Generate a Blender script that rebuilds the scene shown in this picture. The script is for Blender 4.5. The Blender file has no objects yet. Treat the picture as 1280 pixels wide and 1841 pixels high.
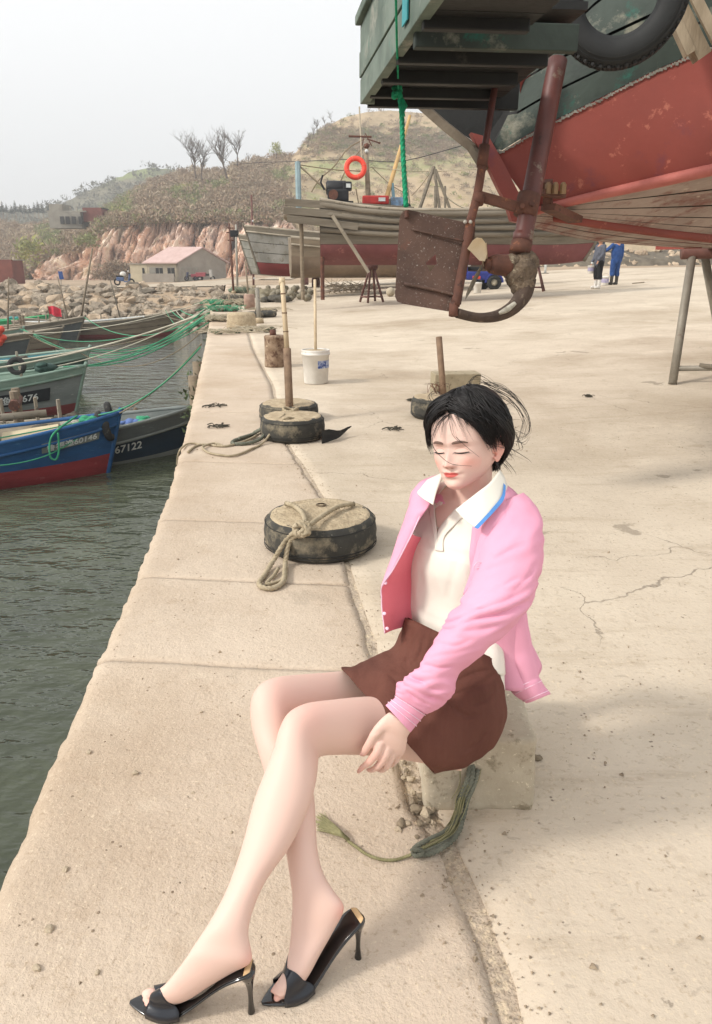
import bpy, bmesh, math, random
import numpy as np
from mathutils import Vector, Matrix, noise, Quaternion
random.seed(7); np.random.seed(7)
SC = bpy.context.scene
COL = SC.collection
# ---------------- camera ----------------
W0, H0, F0, CH = 1280.0, 1841.0, 1350.0, 1.4
PITCH = math.atan(450.0/1350.0)
SP, CP = math.sin(PITCH), math.cos(PITCH)
cd = bpy.data.cameras.new('camera'); cam = bpy.data.objects.new('camera', cd); COL.objects.link(cam)
cam.location = (0, 0, CH); cam.rotation_euler = (math.pi/2-PITCH, 0, 0)
cd.sensor_fit = 'VERTICAL'; cd.sensor_height = 24.0; cd.lens = 24.0*F0/H0
cd.clip_start = 0.05; cd.clip_end = 5000
SC.camera = cam
# ---------------- sky, sun, exposure ----------------
SUN_EL, SUN_AZ = math.radians(38), math.radians(-110)     # azimuth of the sun measured from +Y clockwise
wd = bpy.data.worlds.new('World'); SC.world = wd; wd.use_nodes = True
nt = wd.node_tree; nt.nodes.clear()
sky = nt.nodes.new('ShaderNodeTexSky'); sky.sky_type = 'NISHITA'; sky.sun_disc = False
sky.sun_elevation = SUN_EL; sky.sun_rotation = SUN_AZ
sky.air_density = 1.0; sky.dust_density = 6.0; sky.ozone_density = 1.0
hs = nt.nodes.new('ShaderNodeHueSaturation'); hs.inputs['Saturation'].default_value = 0.25
mixw = nt.nodes.new('ShaderNodeMix'); mixw.data_type = 'RGBA'; mixw.inputs[0].default_value = 0.72
mixw.inputs[7].default_value = (6.9, 6.95, 6.95, 1)        # thin even overcast veil
bg = nt.nodes.new('ShaderNodeBackground'); bg.inputs['Strength'].default_value = 0.148
ow = nt.nodes.new('ShaderNodeOutputWorld')
nt.links.new(sky.outputs[0], hs.inputs['Color']); nt.links.new(hs.outputs[0], mixw.inputs[6])
nt.links.new(mixw.outputs[2], bg.inputs[0]); nt.links.new(bg.outputs[0], ow.inputs[0])
sd = bpy.data.lights.new('sun', 'SUN'); sun = bpy.data.objects.new('sun', sd); COL.objects.link(sun)
sd.energy = 2.35; sd.angle = math.radians(8); sd.color = (1.0, 0.945, 0.87)
_d = Vector((math.sin(SUN_AZ)*math.cos(SUN_EL), math.cos(SUN_AZ)*math.cos(SUN_EL), math.sin(SUN_EL)))
sun.rotation_euler = _d.to_track_quat('Z', 'Y').to_euler()
SC.view_settings.view_transform = 'Standard'; SC.view_settings.look = 'None'
SC.view_settings.exposure = 0.47; SC.view_settings.gamma = 1.0; SC.view_settings.use_curve_mapping = False

# ---------------- pixel helpers (photo pixels -> world points at a real distance) ----------------
def at(px, py, t):
    u = (px-W0/2)/F0; v = (py-H0/2)/F0
    return Vector((u*t, (CP - v*SP)*t, CH + (-SP - v*CP)*t))
def gnd(px, py, z=0.0):
    v = (py-H0/2)/F0
    return at(px, py, (z-CH)/(-SP - v*CP))
def depth(p):
    return p[1]*CP + (CH-p[2])*SP
def proj(p):
    d = depth(p); w = p[1]*SP + (p[2]-CH)*CP
    return (W0/2 + p[0]/d*F0, H0/2 - w/d*F0)
VIEW = Vector((0, CP, -SP))

# ---------------- materials ----------------
def hx(s):
    s = s.lstrip('#'); r = [int(s[i:i+2], 16)/255 for i in (0, 2, 4)]
    return tuple((c/12.92 if c <= 0.04045 else ((c+0.055)/1.055)**2.4) for c in r) + (1,)
_mats = {}
def mat(name, c1, c2=None, rough=0.8, scale=6.0, bump=0.15, bscale=40.0, metal=0.0, detail=5.0, spots=None, sscale=14.0, slo=0.58, shi=0.66,
        stretch=(1, 1, 1), spec=0.4, vcol=False, sss=0.0, coat=0.0, attr=None, bdist=0.01, spots2=None, s2scale=50., s2lo=.6, s2hi=.66):
    if name in _mats: return _mats[name]
    m = bpy.data.materials.new(name); m.use_nodes = True; n = m.node_tree.nodes; l = m.node_tree.links
    b = n['Principled BSDF']; b.inputs['Roughness'].default_value = rough; b.inputs['Metallic'].default_value = metal
    b.inputs['Specular IOR Level'].default_value = spec
    if coat: b.inputs['Coat Weight'].default_value = coat; b.inputs['Coat Roughness'].default_value = 0.08
    if sss:
        b.inputs['Subsurface Weight'].default_value = sss; b.inputs['Subsurface Radius'].default_value = (0.9, 0.35, 0.2); b.inputs['Subsurface Scale'].default_value = 0.008
    tc = n.new('ShaderNodeTexCoord'); mp = n.new('ShaderNodeMapping'); mp.inputs['Scale'].default_value = stretch
    l.new(tc.outputs['Object'], mp.inputs['Vector'])
    col = None
    if attr:
        at_ = n.new('ShaderNodeAttribute'); at_.attribute_name = attr; col = at_.outputs['Color']
    c1 = hx(c1) if isinstance(c1, str) else c1
    if c2 is None: c2 = tuple(c*0.72 for c in c1[:3])+(1,)
    elif isinstance(c2, str): c2 = hx(c2)
    if col is None:
        nz = n.new('ShaderNodeTexNoise'); nz.inputs['Scale'].default_value = scale; nz.inputs['Detail'].default_value = detail; nz.inputs['Roughness'].default_value = 0.62
        l.new(mp.outputs[0], nz.inputs['Vector'])
        rp = n.new('ShaderNodeMapRange'); rp.inputs[1].default_value = 0.33; rp.inputs[2].default_value = 0.67
        l.new(nz.outputs['Fac'], rp.inputs[0])
        mx = n.new('ShaderNodeMix'); mx.data_type = 'RGBA'; mx.inputs[6].default_value = c1; mx.inputs[7].default_value = c2
        l.new(rp.outputs[0], mx.inputs[0]); col = mx.outputs[2]
    for (sc_, ss_, lo_, hi_, sd_) in ((spots, sscale, slo, shi, 3.1), (spots2, s2scale, s2lo, s2hi, 9.7)):
        if sc_:
            n2 = n.new('ShaderNodeTexNoise'); n2.noise_dimensions = '4D'; n2.inputs['W'].default_value = sd_
            n2.inputs['Scale'].default_value = ss_; n2.inputs['Detail'].default_value = 6; n2.inputs['Roughness'].default_value = 0.7
            l.new(mp.outputs[0], n2.inputs['Vector'])
            r2 = n.new('ShaderNodeMapRange'); r2.inputs[1].default_value = lo_; r2.inputs[2].default_value = hi_
            l.new(n2.outputs['Fac'], r2.inputs[0])
            m2 = n.new('ShaderNodeMix'); m2.data_type = 'RGBA'; m2.inputs[7].default_value = hx(sc_)
            l.new(r2.outputs[0], m2.inputs[0]); l.new(col, m2.inputs[6]); col = m2.outputs[2]
    l.new(col, b.inputs['Base Color'])
    if bump:
        nb = n.new('ShaderNodeTexNoise'); nb.inputs['Scale'].default_value = bscale; nb.inputs['Detail'].default_value = 4
        l.new(mp.outputs[0], nb.inputs['Vector'])
        bp = n.new('ShaderNodeBump'); bp.inputs['Strength'].default_value = bump; bp.inputs['Distance'].default_value = bdist
        l.new(nb.outputs['Fac'], bp.inputs['Height']); l.new(bp.outputs[0], b.inputs['Normal'])
    _mats[name] = m
    return m

# ---------------- object helpers ----------------
FR = {}          # frame of every root (world matrix), children share the frame of their root
def tag(o, label=None, cat=None, group=None, kind=None):
    if label: o['label'] = label
    if cat: o['category'] = cat
    if group: o['group'] = group
    if kind: o['kind'] = kind
    return o
def thing(name, loc, label, cat, group=None, rz=0.0, M=None):
    o = bpy.data.objects.new(name, None); COL.objects.link(o); o.empty_display_size = 0.1
    o.matrix_world = M if M is not None else Matrix.Translation(Vector(loc)) @ Matrix.Rotation(rz, 4, 'Z')
    FR[o.name] = o.matrix_world.copy()
    return tag(o, label, cat, group)
def mk(name, vf, m, parent=None, smooth=False, world=True, loc=None, label=None, cat=None, group=None, kind=None, cols=None, M=None):
    """one mesh object. vf = (verts, faces). world=True: verts are world points (taken into the parent's frame)."""
    vs, fs = vf
    me = bpy.data.meshes.new(name)
    if parent is not None:
        F = FR[parent.name]
        if world:
            Fi = F.inverted(); A = np.array(Fi); V = np.asarray([tuple(v) for v in vs], dtype=float)
            V = V@A[:3, :3].T + A[:3, 3]
        else: V = np.asarray([tuple(v) for v in vs], dtype=float)
    else:
        V = np.asarray([tuple(v) for v in vs], dtype=float)
        if M is not None: F = M
        elif world:
            if loc is None: loc = Vector(((V[:, 0].min()+V[:, 0].max())/2, (V[:, 1].min()+V[:, 1].max())/2, V[:, 2].min()))
            V = V-np.array(loc); F = Matrix.Translation(loc)
        else: F = Matrix.Translation(loc if loc is not None else (0, 0, 0))
    me.from_pydata(V.tolist(), [], [tuple(f) for f in fs])
    ms = m if isinstance(m, (list, tuple)) else [m]
    for q in ms: me.materials.append(q)
    me.validate()
    bm = bmesh.new(); bm.from_mesh(me); bmesh.ops.recalc_face_normals(bm, faces=bm.faces); bm.to_mesh(me); bm.free()
    if smooth: me.polygons.foreach_set('use_smooth', [True]*len(me.polygons))
    o = bpy.data.objects.new(name, me); COL.objects.link(o)
    if parent is not None:
        o.parent = parent; FR[o.name] = FR[parent.name]
        o.matrix_parent_inverse = Matrix.Identity(4)
    else:
        o.matrix_world = F; FR[o.name] = F
    return tag(o, label, cat, group, kind)
def copy_tree(o, parent=None):
    c = o.copy(); COL.objects.link(c)
    if parent is not None: c.parent = parent
    for ch in list(o.children): copy_tree(ch, c)
    return c
def join(*vfs):
    V = []; Fc = []
    for vs, fs in vfs:
        k = len(V); V += [tuple(v) for v in vs]; Fc += [tuple(i+k for i in f) for f in fs]
    return V, Fc
def xf(vf, M):
    return [tuple(M @ Vector(v)) for v in vf[0]], vf[1]
def box(c, s, R=None, bev=0.0):
    """box centre c, full sizes s; bev>0 chamfers every edge"""
    x, y, z = s[0]/2, s[1]/2, s[2]/2
    if bev <= 0:
        vs = [(-x,-y,-z),(x,-y,-z),(x,y,-z),(-x,y,-z),(-x,-y,z),(x,-y,z),(x,y,z),(-x,y,z)]
        fs = [(0,3,2,1),(4,5,6,7),(0,1,5,4),(1,2,6,5),(2,3,7,6),(3,0,4,7)]
    else:
        bm = bmesh.new(); bmesh.ops.create_cube(bm, size=1)
        for v in bm.verts: v.co = Vector((v.co.x*s[0], v.co.y*s[1], v.co.z*s[2]))
        bmesh.ops.bevel(bm, geom=list(bm.edges), offset=bev, segments=2, affect='EDGES', profile=0.6)
        bm.verts.index_update(); vs = [tuple(v.co) for v in bm.verts]; fs = [tuple(v.index for v in f.verts) for f in bm.faces]; bm.free()
    T = Matrix.Translation(Vector(c)) @ (R.to_4x4() if R is not None else Matrix.Identity(4))
    return xf((vs, fs), T)
def beam(a, b, w, h, up=Vector((0, 0, 1)), bev=0.0):
    a = Vector(a); b = Vector(b); d = (b-a); L = d.length; d.normalize()
    s = d.cross(up)
    if s.length < 1e-4: s = Vector((1, 0, 0))
    s.normalize(); u = s.cross(d).normalized()
    R = Matrix((d, s, u)).transposed()
    return box((a+b)/2, (L, w, h), R, bev)
def frames(P):
    n = len(P); T = []
    for i in range(n):
        a = P[max(i-1, 0)]; b = P[min(i+1, n-1)]; d = (b-a)
        T.append(d.normalized() if d.length > 1e-9 else Vector((0, 0, 1)))
    ref = Vector((0, 0, 1)) if abs(T[0].z) < 0.9 else Vector((1, 0, 0))
    N = [(ref-T[0]*ref.dot(T[0])).normalized()]
    for i in range(1, n):
        q = T[i-1].rotation_difference(T[i]); v = q @ N[-1]; v = v-T[i]*v.dot(T[i])
        N.append(v.normalized() if v.length > 1e-9 else N[-1])
    return T, N
def tube(P, r, seg=8, cap=True, closed=False, flat=1.0):
    P = [Vector(p) for p in P]; n = len(P)
    if not isinstance(r, (list, tuple)): r = [r]*n
    T, N = frames(P); vs = []; fs = []
    for i in range(n):
        B = T[i].cross(N[i])
        for k in range(seg):
            a = 2*math.pi*k/seg
            vs.append(tuple(P[i]+N[i]*(math.cos(a)*r[i])+B*(math.sin(a)*r[i]*flat)))
    for i in range(n-1):
        for k in range(seg):
            k2 = (k+1) % seg
            fs.append((i*seg+k, i*seg+k2, (i+1)*seg+k2, (i+1)*seg+k))
    if closed:
        i = n-1
        for k in range(seg):
            k2 = (k+1) % seg; fs.append((i*seg+k, i*seg+k2, k2, k))
    elif cap and seg > 2:
        fs.append(tuple(reversed(range(seg)))); fs.append(tuple(range((n-1)*seg, n*seg)))
    return vs, fs
def cr(P, n=8, closed=False):
    """Catmull-Rom through points (tuples of any length)"""
    A = np.array([tuple(p) for p in P], dtype=float); m = len(A); out = []
    rng = range(m) if closed else range(m-1)
    for i in rng:
        if closed: p0, p1, p2, p3 = A[(i-1) % m], A[i], A[(i+1) % m], A[(i+2) % m]
        else: p0, p1, p2, p3 = A[max(i-1, 0)], A[i], A[i+1], A[min(i+2, m-1)]
        for k in range(n):
            t = k/n
            out.append(0.5*((2*p1)+(-p0+p2)*t+(2*p0-5*p1+4*p2-p3)*t*t+(-p0+3*p1-3*p2+p3)*t**3))
    if not closed: out.append(A[-1])
    return out
def loft(rings, cap=True, closed_u=True):
    n = len(rings[0]); vs = [tuple(v) for r in rings for v in r]; fs = []
    for i in range(len(rings)-1):
        for k in range(n if closed_u else n-1):
            k2 = (k+1) % n
            fs.append((i*n+k, i*n+k2, (i+1)*n+k2, (i+1)*n+k))
    if cap:
        fs.append(tuple(reversed(range(n)))); fs.append(tuple(range((len(rings)-1)*n, len(rings)*n)))
    return vs, fs
def lathe(prof, seg=24, c=(0, 0, 0), ax=None, cap=True):
    rings = [[(c[0]+r*math.cos(2*math.pi*k/seg), c[1]+r*math.sin(2*math.pi*k/seg), c[2]+z) for k in range(seg)] for r, z in prof]
    vf = loft(rings, cap)
    return vf
def ball(c, r, seg=14, rings=9, sc=(1, 1, 1), jit=0.0):
    vs = [(c[0], c[1], c[2]+r*sc[2])]; fs = []
    for i in range(1, rings):
        th = math.pi*i/rings
        for k in range(seg):
            a = 2*math.pi*k/seg; q = 1+random.uniform(-jit, jit)
            vs.append((c[0]+r*q*sc[0]*math.sin(th)*math.cos(a), c[1]+r*q*sc[1]*math.sin(th)*math.sin(a), c[2]+r*q*sc[2]*math.cos(th)))
    vs.append((c[0], c[1], c[2]-r*sc[2])); e = len(vs)-1
    for k in range(seg): fs.append((0, 1+k, 1+(k+1) % seg))
    for i in range(rings-2):
        for k in range(seg):
            a = 1+i*seg; fs.append((a+k, a+seg+k, a+seg+(k+1) % seg, a+(k+1) % seg))
    a = 1+(rings-2)*seg
    for k in range(seg): fs.append((e, a+(k+1) % seg, a+k))
    return vs, fs
def rock(c, r, seed, sc=(1, 1, .7), sub=1):
    bm = bmesh.new(); bmesh.ops.create_icosphere(bm, subdivisions=sub, radius=1)
    rz = random.Random(seed); q = Vector((rz.random()*50, rz.random()*50, rz.random()*50)); a = rz.random()*6
    for v in bm.verts:
        k = 1+0.55*noise.noise(v.co*1.1+q)+0.2*noise.noise(v.co*3+q)
        p = v.co*k*r; p = Vector((p.x*sc[0], p.y*sc[1], p.z*sc[2]))
        v.co = Matrix.Rotation(a, 3, 'Z') @ p + Vector(c)
    bm.verts.index_update(); out = [tuple(v.co) for v in bm.verts], [tuple(v.index for v in f.verts) for f in bm.faces]; bm.free()
    return out
def rope_tube(P, r, seg=8, strands=3, pitch=6.0):
    """twisted rope: a lobed cross-section that turns along the rope"""
    P = [Vector(p) for p in P]
    # resample evenly
    L = [0]
    for i in range(1, len(P)): L.append(L[-1]+(P[i]-P[i-1]).length)
    tot = L[-1]; n = max(4, int(tot/(r*0.8))); Q = []
    j = 0
    for i in range(n+1):
        s = tot*i/n
        while j < len(L)-2 and L[j+1] < s: j += 1
        f = (s-L[j])/max(1e-9, L[j+1]-L[j]); Q.append(P[j].lerp(P[j+1], min(1, f)))
    T, N = frames(Q); vs = []; fs = []; K = seg*strands
    K = max(9, strands*4)
    for i in range(n+1):
        B = T[i].cross(N[i]); tw = (tot*i/n)/(r*pitch)*2*math.pi
        for k in range(K):
            a = 2*math.pi*k/K; rr = r*(0.78+0.3*abs(math.cos(strands*a/2)))
            vs.append(tuple(Q[i]+N[i]*(math.cos(a+tw)*rr)+B*(math.sin(a+tw)*rr)))
    for i in range(n):
        for k in range(K):
            k2 = (k+1) % K; fs.append((i*K+k, i*K+k2, (i+1)*K+k2, (i+1)*K+k))
    fs.append(tuple(range(K))); fs.append(tuple(range(n*K, (n+1)*K)))
    return vs, fs
def text_mesh(s, size, depth_=0.004):
    cu = bpy.data.curves.new('lettering', 'FONT'); cu.body = s; cu.size = size; cu.extrude = depth_; cu.align_x = 'CENTER'; cu.align_y = 'CENTER'
    cu.offset = size*0.012
    o = bpy.data.objects.new('lettering', cu); COL.objects.link(o)
    dg = bpy.context.evaluated_depsgraph_get(); dg.update()
    me = o.evaluated_get(dg).to_mesh()
    vs = [tuple(v.co) for v in me.vertices]; fs = [tuple(p.vertices) for p in me.polygons]
    bpy.data.objects.remove(o); bpy.data.curves.remove(cu)
    return vs, fs
def fbm(x, y, z=0., s=1.0, o=4):
    v = 0; a = 1; t = 0
    for i in range(o):
        v += a*noise.noise(Vector((x*s, y*s, z*s+i*7.3))); t += a; a *= .5; s *= 2.03
    return v/t
# ================= SETTING: water, ground, quay =================
ZW = -3.0
QE = [(-8, -0.10), (-2, -0.62), (0.6, -0.76), (1.39, -0.84), (2.06, -0.925), (3.09, -1.02), (4.65, -1.21), (7.03, -1.58), (14.3, -2.80), (20, -3.78), (24, -4.5), (30, -5.25), (40, -6.7), (50, -8.3), (60, -9.9)]
def qx(y):
    for i in range(len(QE)-1):
        if y <= QE[i+1][0]:
            f = (y-QE[i][0])/(QE[i+1][0]-QE[i][0]); return QE[i][1]+(QE[i+1][1]-QE[i][1])*f
    return QE[-1][1]
def gz(x, y):
    d = max(0.0, x-qx(min(y, 50))-3.0)
    z = 0.050*d
    if z > 1.0: z = 1.0+(z-1.0)*0.25
    return z
def jx(y):   # lengthwise joint between the apron slabs and the yard
    J = [(-2, .20), (.9, .30), (1.15, .285), (1.5, .22), (1.68, .155), (2.35, .085), (3.15, -.02), (4.2, -.14), (6.2, -.62), (9, -1.0), (13, -1.75), (24, -3.55), (38, -5.4), (50, -7.2)]
    for i in range(len(J)-1):
        if y <= J[i+1][0]:
            f = (y-J[i][0])/(J[i+1][0]-J[i][0]); return J[i][1]+(J[i+1][1]-J[i][1])*f
    return J[-1][1]
# materials of the ground
def concrete(name, c1, c2, grit, dark, gs=160, gb=.5, crackw=0.0, streak=.25):
    m = bpy.data.materials.new(name); m.use_nodes = True; n = m.node_tree.nodes; l = m.node_tree.links
    b = n['Principled BSDF']; b.inputs['Roughness'].default_value = .92; b.inputs['Specular IOR Level'].default_value = .25
    ge = n.new('ShaderNodeNewGeometry'); P = ge.outputs['Position']
    def nz(sc, de=5, ro=.6, w=0.):
        q = n.new('ShaderNodeTexNoise'); q.noise_dimensions = '4D'; q.inputs['W'].default_value = w; q.inputs['Scale'].default_value = sc; q.inputs['Detail'].default_value = de; q.inputs['Roughness'].default_value = ro
        l.new(P, q.inputs['Vector']); return q.outputs['Fac']
    def mr(v, a, b_, c=0., d=1.):
        q = n.new('ShaderNodeMapRange'); q.inputs[1].default_value = a; q.inputs[2].default_value = b_; q.inputs[3].default_value = c; q.inputs[4].default_value = d; l.new(v, q.inputs[0]); return q.outputs[0]
    def mx(f, a, b_):
        q = n.new('ShaderNodeMix'); q.data_type = 'RGBA'; l.new(f, q.inputs[0])
        if isinstance(a, tuple): q.inputs[6].default_value = a
        else: l.new(a, q.inputs[6])
        if isinstance(b_, tuple): q.inputs[7].default_value = b_
        else: l.new(b_, q.inputs[7])
        return q.outputs[2]
    def mm(op, a, b_):
        q = n.new('ShaderNodeMath'); q.operation = op
        for i, v in ((0, a), (1, b_)):
            if isinstance(v, (int, float)): q.inputs[i].default_value = v
            else: l.new(v, q.inputs[i])
        return q.outputs[0]
    col = mx(mr(nz(1.1, 6, .65), .35, .65), hx(c1), hx(c2))
    col = mx(mr(nz(.35, 6, .65, 4.), .48, .66, 0, .75), col, hx(dark))
    wn0 = n.new('ShaderNodeTexNoise'); wn0.inputs['Scale'].default_value = 4; l.new(P, wn0.inputs['Vector'])
    va0 = n.new('ShaderNodeVectorMath'); va0.operation = 'MULTIPLY_ADD'; va0.inputs[1].default_value = (.12, .12, 0); l.new(wn0.outputs['Color'], va0.inputs[0]); l.new(P, va0.inputs[2])
    ms = n.new('ShaderNodeMapping'); ms.inputs['Scale'].default_value = (.5, 3.4, 1); ms.inputs['Rotation'].default_value = (0, 0, .12); l.new(P, ms.inputs['Vector'])
    ns = n.new('ShaderNodeTexNoise'); ns.inputs['Scale'].default_value = 2.2; ns.inputs['Detail'].default_value = 7; ns.inputs['Roughness'].default_value = .72; l.new(ms.outputs[0], ns.inputs['Vector'])
    col = mx(mr(ns.outputs['Fac'], .54, .70, 0, streak*.6), col, hx(dark))
    pt = mr(nz(1.9, 5, .6, 21.), .655, .675, 0, streak)
    col = mx(pt, col, hx('#8f8373'))
    ns2 = n.new('ShaderNodeTexNoise'); ns2.inputs['Scale'].default_value = 17; ms2 = n.new('ShaderNodeMapping'); ms2.inputs['Scale'].default_value = (1.1, 2.6, 1); ms2.inputs['Rotation'].default_value = (0, 0, -.2); l.new(va0.outputs[0], ms2.inputs['Vector']); ns2.inputs['Detail'].default_value = 4; ns2.inputs['Roughness'].default_value = .6; l.new(ms2.outputs[0], ns2.inputs['Vector'])
    col = mx(mr(ns2.outputs['Fac'], .615, .66, 0, streak*.5), col, hx('#94887a'))
    col = mx(mr(nz(30, 3, .6, 41.), .66, .70, 0, streak*.9), col, hx('#7d7265'))
    col = mx(mr(nz(1.3, 6, .7, 33.), .60, .70, 0, .55), col, hx('#d3c5b0'))
    col = mx(mr(nz(5.5, 6, .7, 2.), .56, .70, 0, .45), col, hx(dark))
    col = mx(mr(nz(gs*.55, 3, .7, 8.), .56, .68, 0, .55), col, hx(grit[0]))
    col = mx(mr(nz(gs, 3, .7, 6.), .57, .68, 0, .7), col, hx(grit[1]))
    vo = n.new('ShaderNodeTexVoronoi'); vo.inputs['Scale'].default_value = 34; l.new(P, vo.inputs['Vector'])
    peb = mr(vo.outputs['Distance'], .10, .16, 1., 0.)
    pm = mm('MULTIPLY', peb, mr(nz(9, 2, .5, 3.), .57, .6))
    col = mx(pm, col, hx(grit[2]))
    # fine cracks
    vc = n.new('ShaderNodeTexVoronoi'); vc.feature = 'DISTANCE_TO_EDGE'; vc.inputs['Scale'].default_value = .75
    wn = n.new('ShaderNodeTexNoise'); wn.inputs['Scale'].default_value = 3.2; wn.inputs['Detail'].default_value = 5; l.new(P, wn.inputs['Vector'])
    va = n.new('ShaderNodeVectorMath'); va.operation = 'MULTIPLY_ADD'; va.inputs[1].default_value = (.35, .35, .0); l.new(wn.outputs['Color'], va.inputs[0]); l.new(P, va.inputs[2])
    l.new(va.outputs[0], vc.inputs['Vector'])
    ck = mm('MULTIPLY', mr(vc.outputs['Distance'], .0009, .0026, 1., 0.), mr(nz(.9, 2, .5, 11.), .48, .56))
    ck = mm('MULTIPLY', ck, crackw)
    col = mx(ck, col, hx('#4d443b'))
    l.new(col, b.inputs['Base Color'])
    h = mm('ADD', mm('MULTIPLY', nz(gs*.8, 3, .75, 1.), .5), mm('MULTIPLY', nz(22, 5, .6, 5.), .8))
    h = mm('ADD', h, mm('MULTIPLY', pm, .35)); h = mm('SUBTRACT', h, mm('MULTIPLY', ck, 1.0))
    bp = n.new('ShaderNodeBump'); bp.inputs['Strength'].default_value = gb; bp.inputs['Distance'].default_value = .012
    l.new(h, bp.inputs['Height']); l.new(bp.outputs[0], b.inputs['Normal'])
    _mats[name] = m
    return m
M_APRON = concrete('apron_concrete', '#c6b6a3', '#b7a693', ('#96836c', '#d6c6ac', '#8d7c68'), '#a18b73', gs=115, gb=.75, crackw=0.)
M_YARD = concrete('yard_concrete', '#c9bca9', '#baac99', ('#9c8b75', '#cdbda3', '#85776a'), '#9a8973', gs=70, gb=.45, crackw=.5, streak=.75)
M_WALL = concrete('quay_wall_stone', '#93836c', '#6d6150', ('#5c5244', '#a8977e', '#4a4238'), '#4b4438', gs=60, gb=.8)
# ---- water ----
def water_mat():
    m = bpy.data.materials.new('harbour_water'); m.use_nodes = True; n = m.node_tree.nodes; l = m.node_tree.links
    b = n['Principled BSDF']; b.inputs['Base Color'].default_value = hx('#2a3029'); b.inputs['Roughness'].default_value = .06; b.inputs['IOR'].default_value = 1.33; b.inputs['Specular IOR Level'].default_value = .5
    ge = n.new('ShaderNodeNewGeometry')
    nz = n.new('ShaderNodeTexNoise'); nz.inputs['Scale'].default_value = .5; nz.inputs['Detail'].default_value = 5; l.new(ge.outputs['Position'], nz.inputs['Vector'])
    mx = n.new('ShaderNodeMix'); mx.data_type = 'RGBA'; mx.inputs[6].default_value = hx('#5a5f4c'); mx.inputs[7].default_value = hx('#2f352c')
    l.new(nz.outputs['Fac'], mx.inputs[0]); l.new(mx.outputs[2], b.inputs['Base Color'])
    mp = n.new('ShaderNodeMapping'); mp.inputs['Scale'].default_value = (1, 1.9, 1); mp.inputs['Rotation'].default_value = (0, 0, .25); l.new(ge.outputs['Position'], mp.inputs['Vector'])
    def wv(sc, de, st):
        q = n.new('ShaderNodeTexNoise'); q.inputs['Scale'].default_value = sc; q.inputs['Detail'].default_value = de; q.inputs['Roughness'].default_value = .5; l.new(mp.outputs[0], q.inputs['Vector'])
        k = n.new('ShaderNodeMath'); k.operation = 'MULTIPLY'; k.inputs[1].default_value = st; l.new(q.outputs['Fac'], k.inputs[0]); return k.outputs[0]
    s = n.new('ShaderNodeMath'); s.operation = 'ADD'; l.new(wv(1.25, 3, 1.), s.inputs[0]); l.new(wv(5.5, 2, .16), s.inputs[1])
    bp = n.new('ShaderNodeBump'); bp.inputs['Strength'].default_value = 1.0; bp.inputs['Distance'].default_value = .13
    l.new(s.outputs[0], bp.inputs['Height']); l.new(bp.outputs[0], b.inputs['Normal'])
    return m
_w = [(-900, -60, ZW), (5, -60, ZW), (5, 900, ZW), (-900, 900, ZW)]
mk('water', (_w, [(0, 1, 2, 3)]), water_mat(), kind='structure', label='rippled dark green harbour water between quay and boats', loc=(0, 0, ZW))
# ---- yard ground (one sheet reaching the hills) ----
ys = [-8+.25*i for i in range(0, 24)]+[-2+.045*i for i in range(0, 156)]+[5.1+.25*i for i in range(0, 60)]+[20+.9*i for i in range(0, 34)]
offs = [.0, .012]+[.10*i for i in range(1, 40)]+[4+.35*i for i in range(0, 22)]+[11.7+1.3*i for i in range(0, 24)]+[44+8*i for i in range(0, 14)]+[160, 200, 260, 340, 450]
V = []; Fc = []
for y in ys:
    for j, o_ in enumerate(offs):
        if y <= 49.9: x0 = jx(y)+.012+.018*fbm(y, 5, 0, 1.1)+.014*fbm(y, 8, 0, 7, 3)+(.022 if .9 < y < 2.1 else 0)
        x = x0+o_; z = gz(x, min(y, 50))
        lift = .0025*fbm(x, y, 0, 1.7)+(0.004*fbm(x, y, 3, .35))
        edge = -0.03 if j == 0 else 0
        V.append((x, y, z+lift+edge-.002))
n_ = len(offs)
for i in range(len(ys)-1):
    for j in range(n_-1): Fc.append((i*n_+j, i*n_+j+1, (i+1)*n_+j+1, (i+1)*n_+j))
mk('yard_ground', (V, Fc), M_YARD, smooth=True, kind='structure', label='pale worn concrete boatyard ground sloping up to the right', loc=(0, 0, 0))
# ---- quay: core, wall, slabs, joint ----
quay = mk('quay', loft([[(qx(y)-.02, y, ZW-1), (qx(y)+.03, y, -.16), (jx(y)+.35, y, -.16), (jx(y)+.35, y, ZW-1)] for y in [-8, -4, -2, -1, 0, 1, 2, 3, 4.65, 7, 10, 14.3, 20, 25, 30, 34, 38, 42, 46, 49.9]]), M_WALL, kind='structure', label='stone quay running along the water', loc=(0, 0, 0))
# joint fill (dirt and grit) between the apron slabs and the yard
M_JF = mat('joint_grit', '#bbab97', '#a59582', scale=14, bump=.9, bscale=70, spots='#c3b298', sscale=45, slo=.5, shi=.6, bdist=.015)
JV = []; JF = []
yy = [-3+.04*i for i in range(int(17/.04))]+[14+.4*i for i in range(60)]
for i, y in enumerate(yy):
    w1 = .05; w2 = .15
    for k in range(7):
        x = jx(y)-w1+(w1+w2)*k/6; JV.append((x, y, -.009+.010*fbm(x, y, 2, 18, 3)-.02*(k in (0, 6))))
for i in range(len(yy)-1):
    for k in range(6): JF.append((i*7+k, i*7+k+1, (i+1)*7+k+1, (i+1)*7+k))
mk('joint_fill', (JV, JF), M_JF, parent=quay, kind='stuff')
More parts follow.
